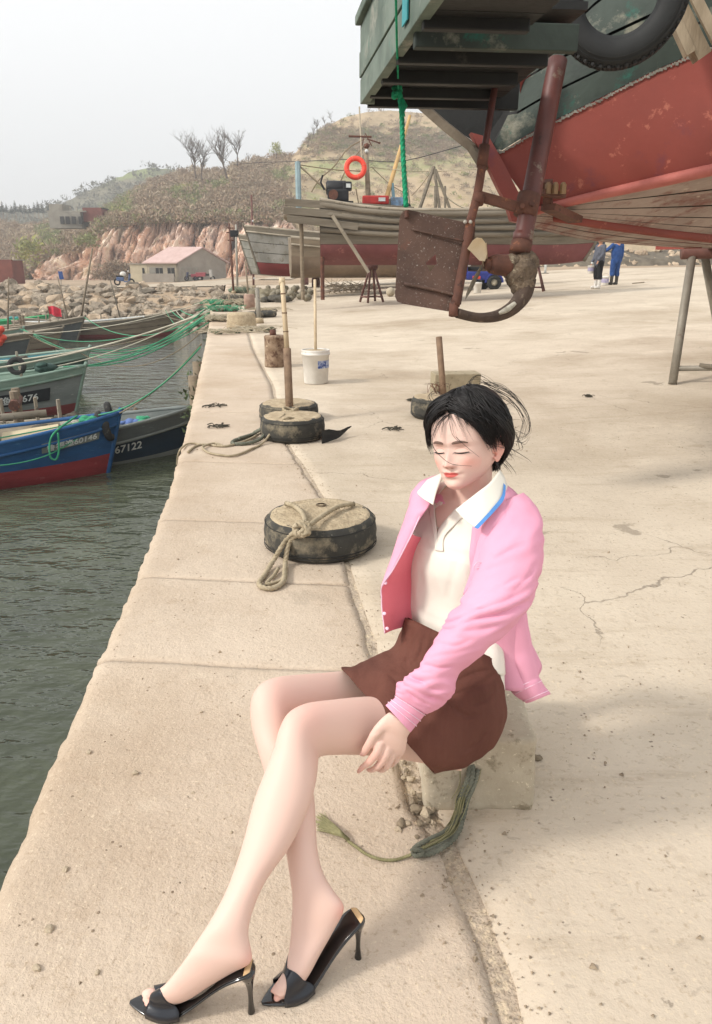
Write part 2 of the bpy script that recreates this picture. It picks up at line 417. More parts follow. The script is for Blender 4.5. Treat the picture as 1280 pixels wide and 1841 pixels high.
# slabs: cross joints in y (measured in the photo)
cj = [-6, -3.2, -.9, .55, 2.43, 3.20, 4.02, 5.35, 7.3, 9.6, 12.2, 15, 18, 21.5, 25, 29, 33, 38, 43, 49.8]
def slab(y0, y1, seed):
    q = random.Random(seed); g = .0045
    ny = max(6, min(60, int((y1-y0)/.03))); nx = 34 if y1 < 8 else 14
    rows = []
    for i in range(ny+1):
        t = i/ny; row = []
        for j in range(nx+1):
            s = j/nx; y = y0+(y1-y0)*t
            yb = y+(t < .001)*g-(t > .999)*g
            wob = .018*fbm(s*3, seed*3.1+(0 if t < .5 else 1)*7.7-(seed if t < .5 else -1+seed)*0, 0, 1.6)
            yj0 = .022*fbm(s*2.2, cj.index(y0)*5.3, 1, 1.5); yj1 = .022*fbm(s*2.2, cj.index(y1)*5.3, 1, 1.5)
            yb = yb+yj0*(1-t)+yj1*t-(s-.5)*.10*(1-0)   # joints run slightly skew
            xl = qx(yb)+.016*fbm(yb, 9, 0, 2.3, 5)+.010*fbm(yb, 2, 0, 17, 4); xr = jx(yb)-.012+.018*fbm(yb, 4, 0, 4.5, 4)
            x = xl+(xr-xl)*s
            z = .007*fbm(x, yb, seed, 1.6)+.0022*fbm(x, yb, 2, 16, 2)
            e = min(s*(xr-xl), (1-s)*(xr-xl)); ey = min(t, 1-t)*(y1-y0)
            z -= .004*math.exp(-e/.012)+.004*math.exp(-ey/.010)
            # chipped edge to the water
            dl = s*(xr-xl); ch = max(0, fbm(yb, 3, 0, 6, 3)-.02)
            z -= .08*ch*math.exp(-dl/.02)+.018*math.exp(-dl/.02)
            row.append((x, yb, z))
        rows.append(row)
    top = [v for r in rows for v in r]; n1 = nx+1; fs = []
    for i in range(ny):
        for j in range(nx): fs.append((i*n1+j, i*n1+j+1, (i+1)*n1+j+1, (i+1)*n1+j))
    # skirt down
    ring = [j for j in range(n1)]+[i*n1+nx for i in range(1, ny+1)]+[ny*n1+j for j in range(nx-1, -1, -1)]+[i*n1 for i in range(ny-1, 0, -1)]
    k = len(top)
    for idx in ring:
        v = top[idx]; top.append((v[0], v[1], v[2]-.15 if v[2] > -.1 else -.2))
    m_ = len(ring)
    for a in range(m_): fs.append((ring[a], k+a, k+(a+1) % m_, ring[(a+1) % m_]))
    return top, fs
for i in range(len(cj)-1):
    mk('slab', slab(cj[i], cj[i+1], i+1), M_APRON, parent=quay, smooth=False)
for o in quay.children:
    if o.name.startswith('slab'): o.data.polygons.foreach_set('use_smooth', [True]*len(o.data.polygons))
# grit and pebbles lying about (too small and many to count)
G = []
rg = random.Random(3)
for i in range(2600):
    y = rg.uniform(.9, 7) if i % 3 else rg.uniform(.9, 2.6)
    if rg.random() < .55: x = jx(y)+rg.gauss(0, .05)
    else: x = rg.uniform(qx(y)+.05, 3.2)
    r = rg.choice([.0015, .002, .0025, .003, .0045]) if rg.random() < .97 else rg.uniform(.006, .011)
    G.append(((x, y, (gz(x, y) if x > jx(y) else 0)+r*.3), r))
GV = []; GF = []
for c, r in G:
    k = len(GV); a = rg.random()*6
    for q in range(3): GV.append((c[0]+r*math.cos(a+q*2.1)*rg.uniform(.7, 1.3), c[1]+r*math.sin(a+q*2.1)*rg.uniform(.7, 1.3), c[2]-r*.4))
    GV.append((c[0], c[1], c[2]+r*rg.uniform(.5, .9))); GV.append((c[0]+r*.5, c[1], c[2]+r*.3))
    GF += [(k, k+1, k+3), (k+1, k+2, k+3), (k+2, k, k+4), (k+2, k+4, k+3), (k, k+3, k+4)]
mk('loose_grit', (GV, GF), mat('grit', '#a8967e', '#75695a', scale=30, bump=0), kind='stuff', label='loose grit and small stones scattered on the quay', cat='gravel', loc=(0, 0, 0))
# ================= FAR GROUND, BANK, HILLS =================
def sst(a, b, x):
    t = max(0, min(1, (x-a)/(b-a))); return t*t*(3-2*t)
def shz(x, y):
    w = sst(58, 78, y); s = sst(-8.72, -8.35, x)*(1-w)+sst(-24, -8.35, x)*w
    zl = -3.4+2.8*sst(49, 60, y) - .013*max(0, y-60)
    zr = gz(max(x, -7), 50)
    return zl*(1-s)+zr*s
V = []; Fc = []
xs = [-420, -300, -220, -170, -140, -120, -100]+[-90+3*i for i in range(24)]+[-17+1.0*i for i in range(9)]+[-8.72, -8.55, -8.35, -8]+[-7.5]+[-5+4*i for i in range(30)]+[130, 180, 240, 320, 420]
yg = [49.7, 51, 53, 55, 57, 59, 61, 64]+[68+6*i for i in range(20)]+[200, 240, 300, 400, 520, 700]
for y in yg:
    for x in xs: V.append((x, y, shz(x, y)-.004+.05*fbm(x, y, 0, .2)*(1 if y > 51 else 0)))
n_ = len(xs)
for i in range(len(yg)-1):
    for j in range(n_-1): Fc.append((i*n_+j, i*n_+j+1, (i+1)*n_+j+1, (i+1)*n_+j))
M_EARTH = mat('dry_earth', '#a8937a', '#8f7a62', scale=.35, bump=.5, bscale=3, spots='#6f6150', sscale=1.2, bdist=.1)
mk('shore_ground', (V, Fc), M_EARTH, smooth=True, kind='structure', label='dry earth ground behind the harbour bank', loc=(0, 0, 0))
# shore road
rd = []
for i in range(40):
    x = -95+2.3*i; rd.append([(x, y, shz(x, y)+.06+.05*fbm(x, y, 0, .2)) for y in (63, 66, 69, 72)])
mk('road', loft(rd, cap=False, closed_u=False), mat('road_concrete', '#b5a793', '#a39580', scale=.8, bump=.2, bscale=5), kind='structure', label='pale concrete shore road on top of the bank', smooth=True, loc=(0, 0, 0))
kb = []
for i in range(18):
    a = (-95+2.6*i, 61.4); b = (-95+2.6*(i+1)-.15, 61.4)
    kb.append(beam((a[0], a[1], shz(*a)+.30), (b[0], b[1], shz(*b)+.30), .3, .42))
kerb = mk('road_kerb', kb[0], mat('kerb_concrete', '#b9ab96', '#9c8e7a', scale=2, bump=.2), kind='structure', loc=(0, 0, 0))
for k in kb[1:]: mk('kerb_stone', k, _mats['kerb_concrete'], parent=kerb)
# riprap
M_ROCK = mat('riprap_rock', '#a59785', '#7b6f60', rough=.95, scale=1.1, bump=.9, bscale=7, spots='#57503f', sscale=3.2, slo=.52, shi=.62, spots2='#c9b9a2', s2scale=2.2, bdist=.08)
M_ROCK2 = mat('pale_rock', '#c0ab92', '#9c8a74', rough=.95, scale=1.3, bump=.9, bscale=7, spots='#6b5f50', sscale=3, bdist=.08)
M_ROCK3 = mat('dark_rock', '#756c5d', '#544c40', rough=.9, scale=1.5, bump=.9, bscale=6, bdist=.08)
bank = mk('riprap_bank', loft([[(x, 48.6, -3.6), (x, 52, -2.7+.2*fbm(x, 1, 0, .4)), (x, 56, -1.5+.2*fbm(x, 5, 0, .4)), (x, 60.2, -.62)] for x in [-100+2*i for i in range(47)]], cap=False, closed_u=False), M_ROCK3, kind='structure', label='rocky riprap bank below the shore road', loc=(0, 0, 0))
rr = random.Random(21)
protos = []
for k in range(14):
    vf = rock((0, 0, 0), 1, k+1, (1, rr.uniform(.7, 1), rr.uniform(.5, .8)), 2 if k < 6 else 1)
    me = bpy.data.meshes.new('rock'); me.from_pydata(vf[0], [], vf[1]); me.materials.append((M_ROCK, M_ROCK2, M_ROCK, M_ROCK3)[k % 4]); protos.append(me)
sites = []
for i in range(1500):
    x = -46+39*rr.random()**.9; v = rr.random()
    y = 50+10*v; r = rr.choice([.28, .36, .45, .55, .7])*rr.uniform(.8, 1.25)
    if x > -16: r *= .8
    sites.append((r, x, y, -3.3+2.75*v+r*.25))
sites.sort(reverse=True)
for r, x, y, z in sites[:296]:
    o = bpy.data.objects.new('rock', rr.choice(protos)); COL.objects.link(o); o.parent = bank
    o.location = (x, y, z); o.rotation_euler = (rr.uniform(-.6, .6), rr.uniform(-.6, .6), rr.uniform(0, 6)); o.scale = (r, r*rr.uniform(.7, 1), r*rr.uniform(.7, 1))
q = [rock((x, y, z), r, i, (1, .8, .7), 1) for i, (r, x, y, z) in enumerate(sites[296:])]
mk('small_rocks', join(*q), M_ROCK, parent=bank, kind='stuff')

# ---- hills: rows of (py, t) per column ----
def lin(tab, x):
    if x <= tab[0][0]: return tab[0][1]
    for i in range(len(tab)-1):
        if x <= tab[i+1][0]: return tab[i][1]+(tab[i+1][1]-tab[i][1])*(x-tab[i][0])/(tab[i+1][0]-tab[i][0])
    return tab[-1][1]
CT = [(-200, 500), (40, 505), (60, 488), (80, 468), (110, 455), (150, 448), (165, 440), (190, 408), (230, 402), (300, 396), (360, 398), (430, 396), (480, 398), (520, 390), (600, 470), (700, 480)]
RI = [(-300, 395), (0, 400), (60, 402), (120, 398), (180, 385), (230, 350), (270, 325), (310, 314), (350, 305), (400, 308), (430, 293), (470, 284), (530, 276), (545, 255), (580, 228), (620, 207), (660, 198), (700, 195), (760, 200), (900, 200), (1100, 225), (1250, 290), (1500, 380)]
RT = [(-300, 250), (150, 250), (270, 235), (430, 215), (530, 225), (700, 240), (1500, 230)]
hillrows = []
pxs = [-300+7*i for i in range(255)]
HILL = {}
for px in pxs:
    ct, ri, rt = lin(CT, px), lin(RI, px), lin(RT, px)
    row = []
    for k in range(46):
        s = k/45
        if s < .9:
            u = s/.9; py = ct+(ri-ct)*u; t = 137+(rt-137)*u**1.1
            bmp = 1.9*fbm(px*.02, u*3, 0, 1.6)+.7*fbm(px*.05, u*9, 4, 2)
            if px > 520:   # terraces on the right-hand hill
                bmp += 1.2*math.sin(u*22+fbm(px*.01, u, 1, 1)*5)*min(1, (px-520)/60)
            bmp *= math.sin(math.pi*min(1, u+.06))**.5
            p = at(px, py, t); p.z += bmp*.55; p.y += bmp
        else:
            p = at(px, ri, rt); u = (s-.9)/.1; p.y += 60*u; p.z -= 22*u
        row.append(p)
    p = row[0].copy(); p.z = -6; p.y += 1; row.insert(0, p); hillrows.append(row)
def mh():
    m = mat('hill_scrub', '#b8a282', '#9a8769', rough=1, scale=.05, bump=1, bscale=.8, spots='#8f9060', sscale=.035, slo=.50, shi=.62, spots2='#bfa888', s2scale=.06, s2lo=.52, s2hi=.66, bdist=.6, detail=9)
    return m
mk('hill', loft(hillrows, cap=False, closed_u=False), mh(), smooth=True, kind='structure', label='scrubby brown hillside above the cliff and terraces to the right', loc=(0, 0, 0))
hbv = BVHTree_h = None
from mathutils.bvhtree import BVHTree
_hv, _hf = loft(hillrows, cap=False, closed_u=False); hbv = BVHTree.FromPolygons([Vector(v) for v in _hv], _hf)
def onhill(px, py):
    d = (at(px, py, 1)-Vector((0, 0, CH))).normalized(); h = hbv.ray_cast(Vector((0, 0, CH)), d); return h[0]
# far hill
FRG = [(-400, 372), (0, 378), (60, 376), (110, 366), (150, 346), (200, 324), (240, 308), (270, 301), (300, 303), (340, 312), (400, 330), (520, 350), (900, 380)]
rows = []
for px in [-400+10*i for i in range(140)]:
    ri = lin(FRG, px); row = []
    for k in range(24):
        u = k/20
        if u <= 1:
            p = at(px, 470+(ri-470)*u, 300+130*u); p.z += 5*fbm(px*.02, u*3, 0, 1.5)*math.sin(math.pi*u)+1.5*fbm(px*.06, u*3, 0, 1.5)
        else:
            p = at(px, ri, 430); p.y += 300*(u-1); p.z -= 120*(u-1)
        row.append(p)
    rows.append(row)
mk('far_hill', loft(rows, cap=False, closed_u=False), mat('far_hill_wood', '#77705a', '#5f5c4c', rough=1, scale=.03, bump=1, bscale=.35, spots='#7d8650', sscale=.012, slo=.5, shi=.6, bdist=2), smooth=True, kind='structure', label='wooded far hill fading in the haze', loc=(0, 0, 0))
# cliff: tilted strata, ledges and dark clefts
crow = []
for i in range(330):
    px = 40+i*1.5
    ct = lin(CT, px)-3; cb = 516 if px < 200 else 512
    if px > 500: ct = lin(CT, px)+ (px-500)*.3
    row = []
    for k in range(60):
        u = k/59; py = cb+(ct-cb)*u; t = 126+11*u
        a = px*.055+1.1*fbm(px*.01, u, 7, 1.3)-u*2.6          # strata lean to the right
        r1 = noise.noise(Vector((a*1.0, u*.9, 1))); r2 = noise.noise(Vector((a*2.6, u*2.2, 5))); r3 = noise.noise(Vector((a*7, u*9, 9)))
        sdv = (abs(r1)**.6)*5.0*(1 if r1 > 0 else -.7)+(abs(r2))*2.2+r3*1.3+2.2*noise.noise(Vector((px*.02, u*4+px*.004, 12)))
        sdv -= 3.0*max(0, .18-abs(noise.noise(Vector((a*1.7+4, u*.8, 3)))))/.18
        p = at(px, py, t); p.y -= sdv*math.sin(math.pi*min(1, u*.94+.06))**.6; p.z += r3*.5
        row.append(p)
    crow.append(row)
mcl = mat('cliff_rock', '#e6cdb9', '#d4b19b', rough=.95, scale=.22, bump=1, bscale=1.5, spots='#a08678', sscale=.22, slo=.50, shi=.60, spots2='#e4d3bd', s2scale=.35, s2lo=.52, s2hi=.6, stretch=(1.6, 1, .45), bdist=.35)
mk('cliff', loft(crow, cap=False, closed_u=False), mcl, smooth=False, kind='structure', label='steep pinkish cut rock cliff below the scrub', loc=(0, 0, 0))
# ---- scrub: clumps of thin twigs and leaves ----
def clump_mesh(pts, seed, hs, n=26, leaf=.5, up=.6):
    q = random.Random(seed); V = []; F = []
    for (p, s) in pts:
        for i in range(n):
            a = q.uniform(0, 6.28); e = q.uniform(.1, 1.4); r = s*q.uniform(.15, 1)**.6
            c = Vector((p.x+math.cos(a)*math.cos(e)*r, p.y+math.sin(a)*math.cos(e)*r, p.z+math.sin(e)*r*hs*.9))
            d = Vector((q.uniform(-1, 1), q.uniform(-1, 1), q.uniform(-.2, 1.3))).normalized(); w = Vector((q.uniform(-1, 1), q.uniform(-1, 1), q.uniform(-1, 1))).cross(d)
            if w.length < .01: continue
            w.normalize(); L = s*leaf*q.uniform(.4, 1); k = len(V); W_ = L*q.uniform(.10, .35)
            V += [tuple(c-w*W_), tuple(c+w*W_), tuple(c+d*L)]; F.append((k, k+1, k+2))
    return V, F
rs_ = random.Random(5)
MS = [mat('scrub_brown', '#a08a74', '#84725f', rough=1, scale=.5, bump=0, spec=.1), mat('scrub_grey', '#ab9a84', '#93846f', rough=1, scale=.5, bump=0, spec=.1), mat('scrub_green', '#8a8d62', '#747851', rough=1, scale=.5, bump=0, spec=.1), mat('scrub_yellowgreen', '#a6a566', '#8f9156', rough=1, scale=.5, bump=0, spec=.1)]
groups = [[], [], [], []]
for i in range(5200):
    px = rs_.uniform(-30, 1010); ct, ri = lin(CT, px), lin(RI, px)
    if px > 520 and rs_.random() < .55: continue
    u = rs_.random(); py = ct+(ri-ct)*u*.985
    h = onhill(px, py)
    if h is None: continue
    gn = noise.noise(Vector((px*.016, py*.03, 2)))
    k = 2 if gn > .22 and rs_.random() < .6 else (3 if (gn > .30 and rs_.random() < .35) else (0 if rs_.random() < .6 else 1))
    if px > 560: k = 3 if rs_.random() < .12 else (1 if rs_.random() < .5 else (2 if rs_.random() < .4 else 0))
    s = rs_.uniform(.8, 2.3)*(1.15 if px < 520 else .75)
    groups[k].append((h, s))
for i in range(1500):
    px = rs_.uniform(540, 900); py = 252+8*math.sin(px*.02)+rs_.gauss(0, 16)+(px > 760)*10; h = onhill(px, py)
    if h is not None: groups[rs_.choice([0, 0, 1, 1, 2])].append((h, rs_.uniform(.7, 1.7)))
for i in range(420):   # fringe along the cliff edge and at its foot
    px = rs_.uniform(50, 520); py = lin(CT, px)-rs_.uniform(-4, 10); h = onhill(px, py)
    if h is not None: groups[rs_.choice([0, 0, 1, 2])].append((h-Vector((0, 2, .3)), rs_.uniform(1, 2.4)))
for i in range(130):
    px = rs_.gauss(225, 30); py = rs_.uniform(478, 508); groups[rs_.choice([0, 0, 1])].append((at(px, py, 122), rs_.uniform(.7, 1.6)))
for px, py, s in [(160, 440, 2.6), (150, 436, 2.2), (52, 450, 3)]: groups[2].append((at(px, py, 127), s)); groups[2].append((at(px+4, py+6, 126), s))
for px, py in [(50, 455), (45, 465), (55, 445), (60, 460), (48, 475)]: groups[3].append((at(px, py, 128), 2.6))
for k, nm in enumerate(('brown scrub covering the slope above the cliff', 'grey leafless brush on the hillside', 'patches of dark green bushes on the hillside', 'fresh yellow-green shoots on the slope')):
    mk('scrub', clump_mesh(groups[k], 40+k, .8, 60 if k < 2 else 60, .36), MS[k], kind='stuff', label=nm, cat='scrub', loc=(0, 0, 0))
# far wood and the pines on the skyline
pts = []
for i in range(900):
    px = rs_.uniform(-20, 420); u = rs_.uniform(.1, 1); py = 470+(lin(FRG, px)-470)*u; pts.append((at(px, py, 300+130*u)+Vector((0, 0, .5)), rs_.uniform(2.5, 5)))
mk('far_wood', clump_mesh(pts, 3, .8, 18, .5), mat('far_wood', '#6c6753', '#585543', rough=1, scale=.05, bump=0, spec=.1), kind='stuff', label='leafless far-off wood on the distant hill', cat='wood', loc=(0, 0, 0))
def pine(px, py, t, h, name='pine_tree', lab='', grp=None):
    q = random.Random(int(px*7)); b = at(px, py, t); T = thing(name, b, lab, 'tree', grp)
    mk('trunk', tube([b-Vector((0, 0, 1)), b+Vector((0, 0, h*.9))], [h*.025, h*.006], 5), MS[0], parent=T)
    P = []
    for i in range(9): P.append((b+Vector((0, 0, h*(.2+.8*i/9))), h*.24*(1-i/10)))
    mk('crown', clump_mesh(P, int(px), .5, 40, .7), mat('pine_green', '#37402f', '#2b3326', rough=1, bump=0, spec=.1, scale=.3), parent=T)
xs_ = [-4, 6, 13, 22, 29, 38, 46, 54, 63, 70, 78, 88, 95]
for i, px in enumerate(xs_):
    pine(px, 389-(i % 3), 300, rs_.uniform(4.2, 6.2), lab='dark pine on the far skyline, one of a row at the left edge', grp='dark pines on the far left skyline')
# bare trees on the ridge
M_BARK = mat('bark', '#6b5f55', '#544a42', rough=1, bump=.2, scale=1, spec=.1)
def bare_tree(px, py, t, h, lean, seed, lab, spread=.5, grp=None, lv=5):
    spread *= 1.25
    q = random.Random(seed); b = at(px, py, t)-Vector((0, 0, .3)); T = thing('bare_tree', b, lab, 'tree', grp)
    tr = []; tw = []
    def br(p, d, L, r, lvl):
        n = 4; P = [p]
        for i in range(n):
            d = (d+Vector((q.gauss(0, .10), q.gauss(0, .10), q.gauss(.03, .07)))).normalized(); P.append(P[-1]+d*L/n)
        (tr if lvl < 2 else tw).append(tube(P, [r*(1-.5*i/n) for i in range(n+1)], 5 if lvl < 2 else 3, cap=False))
        if lvl >= lv: return
        for i in range(q.choice([2, 3, 3]) if lvl else 5):
            k = q.randint(1 if lvl else 2, n); a = q.uniform(0, 6.28); s = spread*q.uniform(.6, 1.4)
            nd = (d+Vector((math.cos(a)*s, math.sin(a)*s, q.uniform(0, .3)))).normalized(); br(P[k], nd, L*q.uniform(.62, .84), r*.62, lvl+1)
    br(b, Vector((lean, 0, 1)).normalized(), h*.34, h*.019, 0)
    mk('trunk', join(*tr), M_BARK, parent=T); mk('crown', join(*tw), M_BARK, parent=T)
bare_tree(352, 318, 170, 11.5, -.12, 4, 'broad bare tree leaning left, leftmost of the ridge trees', .75)
bare_tree(363, 322, 172, 11.0, .0, 9, 'bushy leafless tree beside the leaning one on the ridge', .65)
bare_tree(408, 318, 170, 14.0, -.10, 12, 'tallest narrow bare tree on the ridge', .38)
bare_tree(427, 296, 172, 9.5, .02, 15, 'dark compact bare tree, right of the tallest one', .55)
for i, (px, py, h) in enumerate([(447, 290, 4), (553, 262, 5), (562, 248, 5), (571, 240, 6), (585, 228, 4.5), (596, 218, 4), (540, 275, 3.5)]):
    bare_tree(px, py, 205, h, .05, 30+i, 'small bare sapling on the skyline of the right-hand hill', .5, 'saplings on the hill skyline', 3)
P_ = [(at(497, 274-4*i, 200), 1.6) for i in range(3)]
tg = thing('green_tree', at(497, 282, 200), 'small pale green tree alone on the skyline', 'tree')
mk('trunk', tube([at(497, 284, 200), at(497, 262, 200)], [.15, .05], 5), M_BARK, parent=tg); mk('crown', clump_mesh(P_+[(at(490, 276, 200), 1.2), (at(504, 277, 200), 1.2)], 4, .9, 60, .5), MS[3], parent=tg)

# ---- buildings on the far shore ----
M_PLA = mat('pale_plaster', '#b3a792', '#9d927e', rough=.9, scale=.8, bump=.1); M_PLG = mat('grey_render', '#9d958a', '#8a8277', rough=.9, scale=.8, bump=.1)
M_RTILE = mat('pink_roof_tile', '#c8aea8', '#b99d95', rough=.9, scale=1.5, bump=.3, bscale=4); M_DARK = mat('dark_opening', '#2b2826', '#1e1c1b', rough=.6, bump=0); M_CONC = mat('old_concrete', '#9b968b', '#7f7a70', rough=.95, scale=.6, bump=.2)
M_RUST = mat('rusty_cladding', '#7d4a3f', '#633a32', rough=.9, scale=.6, bump=.2); M_GLASS = mat('window_glass', '#3a4348', '#2f373b', rough=.2, bump=0)
Hc = at(322, 508, 100); zg = Hc.z
uu = Vector((-1, .10, 0)).normalized(); ww = Vector((.74, .67, 0)).normalized()
house = thing('house', Hc, 'low pale cottage with pink tiled roof under the cliff', 'house')
L_, Wd, He, Hr = 4.2, 7.4, 2.5, 4.4
def quadprism(base, h): # extruded footprint
    n = len(base); return [tuple(p) for p in base]+[tuple(p+Vector((0, 0, h))) for p in base], [tuple(range(n))[::-1], tuple(range(n, 2*n))]+[(i, (i+1) % n, (i+1) % n+n, i+n) for i in range(n)]
c0 = Hc.copy(); c0.z = zg-.3
fp = [c0, c0+uu*L_, c0+uu*L_+ww*Wd, c0+ww*Wd]
mk('wall', quadprism(fp, He+.3), M_PLA, parent=house)
mid = c0+ww*Wd/2; z1 = Vector((0, 0, He+.3)); z2 = Vector((0, 0, Hr+.3))
o_ = -uu*.02
mk('gable', ([tuple(c0+o_), tuple(c0+ww*Wd+o_), tuple(c0+ww*Wd+z1+o_), tuple(mid+z2+o_), tuple(c0+z1+o_), tuple(c0+uu*.3), tuple(c0+ww*Wd+uu*.3), tuple(c0+ww*Wd+z1+uu*.3), tuple(mid+z2+uu*.3), tuple(c0+z1+uu*.3)], [(0, 1, 2, 3, 4), (9, 8, 7, 6, 5), (0, 4, 9, 5), (4, 3, 8, 9), (3, 2, 7, 8), (2, 1, 6, 7), (1, 0, 5, 6)]), M_PLG, parent=house)
rp = []
for sgn, e0 in ((1, c0+z1), (-1, c0+ww*Wd+z1)):
    e = e0-ww*(.4*sgn)-Vector((0, 0, .1)); r_ = mid+z2
    vs = [e-uu*.25, e+uu*(L_+.3), r_+uu*(L_+.3), r_-uu*.25]; rp.append(([tuple(v) for v in vs]+[tuple(v+Vector((0, 0, .14))) for v in vs], [(3, 2, 1, 0), (4, 5, 6, 7), (0, 1, 5, 4), (1, 2, 6, 5), (2, 3, 7, 6), (3, 0, 4, 7)]))
rf = mk('roof', join(*rp), M_RTILE, parent=house)
for a in (0.5, 2.1):
    c = c0+uu*(a+.45)-ww*.03+Vector((0, 0, 1.6)); w_ = mk('window', box(c, (.95, .1, 1.1)), M_DARK, parent=house); mk('frame', join(box(c+Vector((0, -.05, .58)), (1.1, .08, .08)), box(c+Vector((0, -.05, -.58)), (1.1, .08, .08)), box(c+Vector((0, -.05, 0)), (.07, .08, 1.1))), M_CONC, parent=w_)
c = c0+uu*3.5-ww*.03+Vector((0, 0, 1.25)); mk('door', box(c, (.8, .1, 1.9)), M_CONC, parent=house)
mk('wall_base', beam(c0-ww*.9+Vector((0, 0, .8))+uu*(-.2), c0-ww*.9+Vector((0, 0, .8))+uu*4.1, .3, 1.3), M_PLG, parent=house)
for i in range(3): mk('shutter', box(c0+ww*(.5+i*.95)-uu*.08+Vector((0, 0, 1.35)), (.7, .12, 1.7)), M_CONC, parent=house)
an = thing('shed', c0+uu*L_, 'flat-roofed cream annex at the left end of the cottage', 'shed')
f2 = [c0+uu*(L_+.05), c0+uu*(L_+2.4), c0+uu*(L_+2.4)+ww*5, c0+uu*(L_+.05)+ww*5]
mk('wall', quadprism(f2, 2.6), mat('cream_plaster', '#bfb49a', '#a99e86', rough=.9, scale=.8, bump=.1), parent=an); mk('roof', quadprism([p+Vector((0, 0, 2.6))+d_ for p, d_ in zip(f2, (-uu*0-ww*.15, uu*.15-ww*.15, uu*.15+ww*.1, ww*.1))], .12), M_CONC, parent=an)
mk('door', box(c0+uu*(L_+.55)-ww*.04+Vector((0, 0, 1.2)), (.25, .1, 1.9)), M_DARK, parent=an)
# ruin on the hill
ru = thing('ruined_building', at(130, 408, 150), 'grey concrete shell of a building on the slope, left of the rusty shed', 'building')
mk('wall', join(box(at(125, 397, 150), (6.3, 5, 2.9)), box(at(110, 388, 150)+Vector((0, 0, .0)), (2.6, 5, 4.0))), M_CONC, parent=ru)
for px in (112, 122, 133, 145): mk('window', box(at(px, 396, 147.4)+Vector((0, -.1, 0)), (.7, .25, 1.4)), M_DARK, parent=ru)
mk('roof', box(at(128, 381.5, 150), (7.6, 5.4, .25)), M_CONC, parent=ru)
for px in (103, 126, 138): mk('post', beam(at(px, 383, 149), at(px, 372, 149), .25, .25), M_CONC, parent=ru)
rsd = thing('rusty_shed', at(172, 400, 150), 'rust-red box shed beside the concrete ruin on the slope', 'shed')
mk('wall', box(at(172, 387, 150), (3.7, 4, 2.6)), M_RUST, parent=rsd); mk('roof', box(at(172, 375.5, 150), (4.0, 4.3, .2)), M_DARK, parent=rsd)
rb_ = thing('red_shed', at(14, 516, 85), 'dark red sheet-metal shed at the left edge of the road', 'shed')
mk('wall', box(at(12, 492, 85), (2.7, 3, 3.0)), M_RUST, parent=rb_); mk('roof', box(at(12, 467.5, 85), (2.9, 3.2, .12)), M_CONC, parent=rb_)
mk('pale_post', beam(at(24, 474, 110), at(24, 462, 110), .25, .25), M_PLA, parent=rb_)
# blue sign
sg = thing('road_sign', at(109, 515, 74), 'small blue sign on a post beside the shore road', 'sign')
mk('post', tube([at(110, 516, 74), at(109, 490, 74)], .05, 6), M_CONC, parent=sg); mk('panel', beam(at(111, 502, 73.8), at(108, 488, 73.8), .4, .06), mat('sign_blue', '#2d4f8c', '#27457a', bump=0), parent=sg)
# scooter with a box by the road
def scooter(c, k=1.0):
    T = thing('motor_scooter', c, 'blue and white motor scooter parked on the shore road left of the cottage', 'scooter')
    mb = mat('scooter_blue', '#4a5f86', '#3d4f6f', rough=.4, bump=0); mw = mat('scooter_white', '#d5d2cc', '#bdb9b2', rough=.5, bump=0); mt = mat('tyre_black', '#23211f', '#1a1918', rough=.9, bump=0)
    for x in (-.62, .62): mk('wheel', xf(tube([Vector((math.cos(a), 0, math.sin(a)))*.24 for a in [k_*math.pi/6 for k_ in range(12)]], .07, 6, closed=True), Matrix.Translation(c+Vector((x, 0, .28)))), mt, parent=T)
    mk('body', join(beam(c+Vector((-.65, 0, .55)), c+Vector((.0, 0, .5)), .32, .35, bev=.08), beam(c+Vector((0, 0, .32)), c+Vector((.45, 0, .32)), .3, .1), beam(c+Vector((.42, 0, .3)), c+Vector((.55, 0, .95)), .34, .12, bev=.04)), mb, parent=T)
    mk('seat', box(c+Vector((-.35, 0, .78)), (.65, .28, .12), bev=.04), mt, parent=T); mk('rider_cover', ball(c+Vector((-.05, 0, .95)), .24, sc=(1.2, .8, .9)), mw, parent=T, smooth=True)
    mk('handlebar', tube([c+Vector((.5, -.3, 1.0)), c+Vector((.52, 0, .98)), c+Vector((.5, .3, 1.0))], .03, 6), mt, parent=T); mk('mirror', ball(c+Vector((.5, -.25, 1.18)), .07), mw, parent=T)
scooter(at(224, 513, 66))
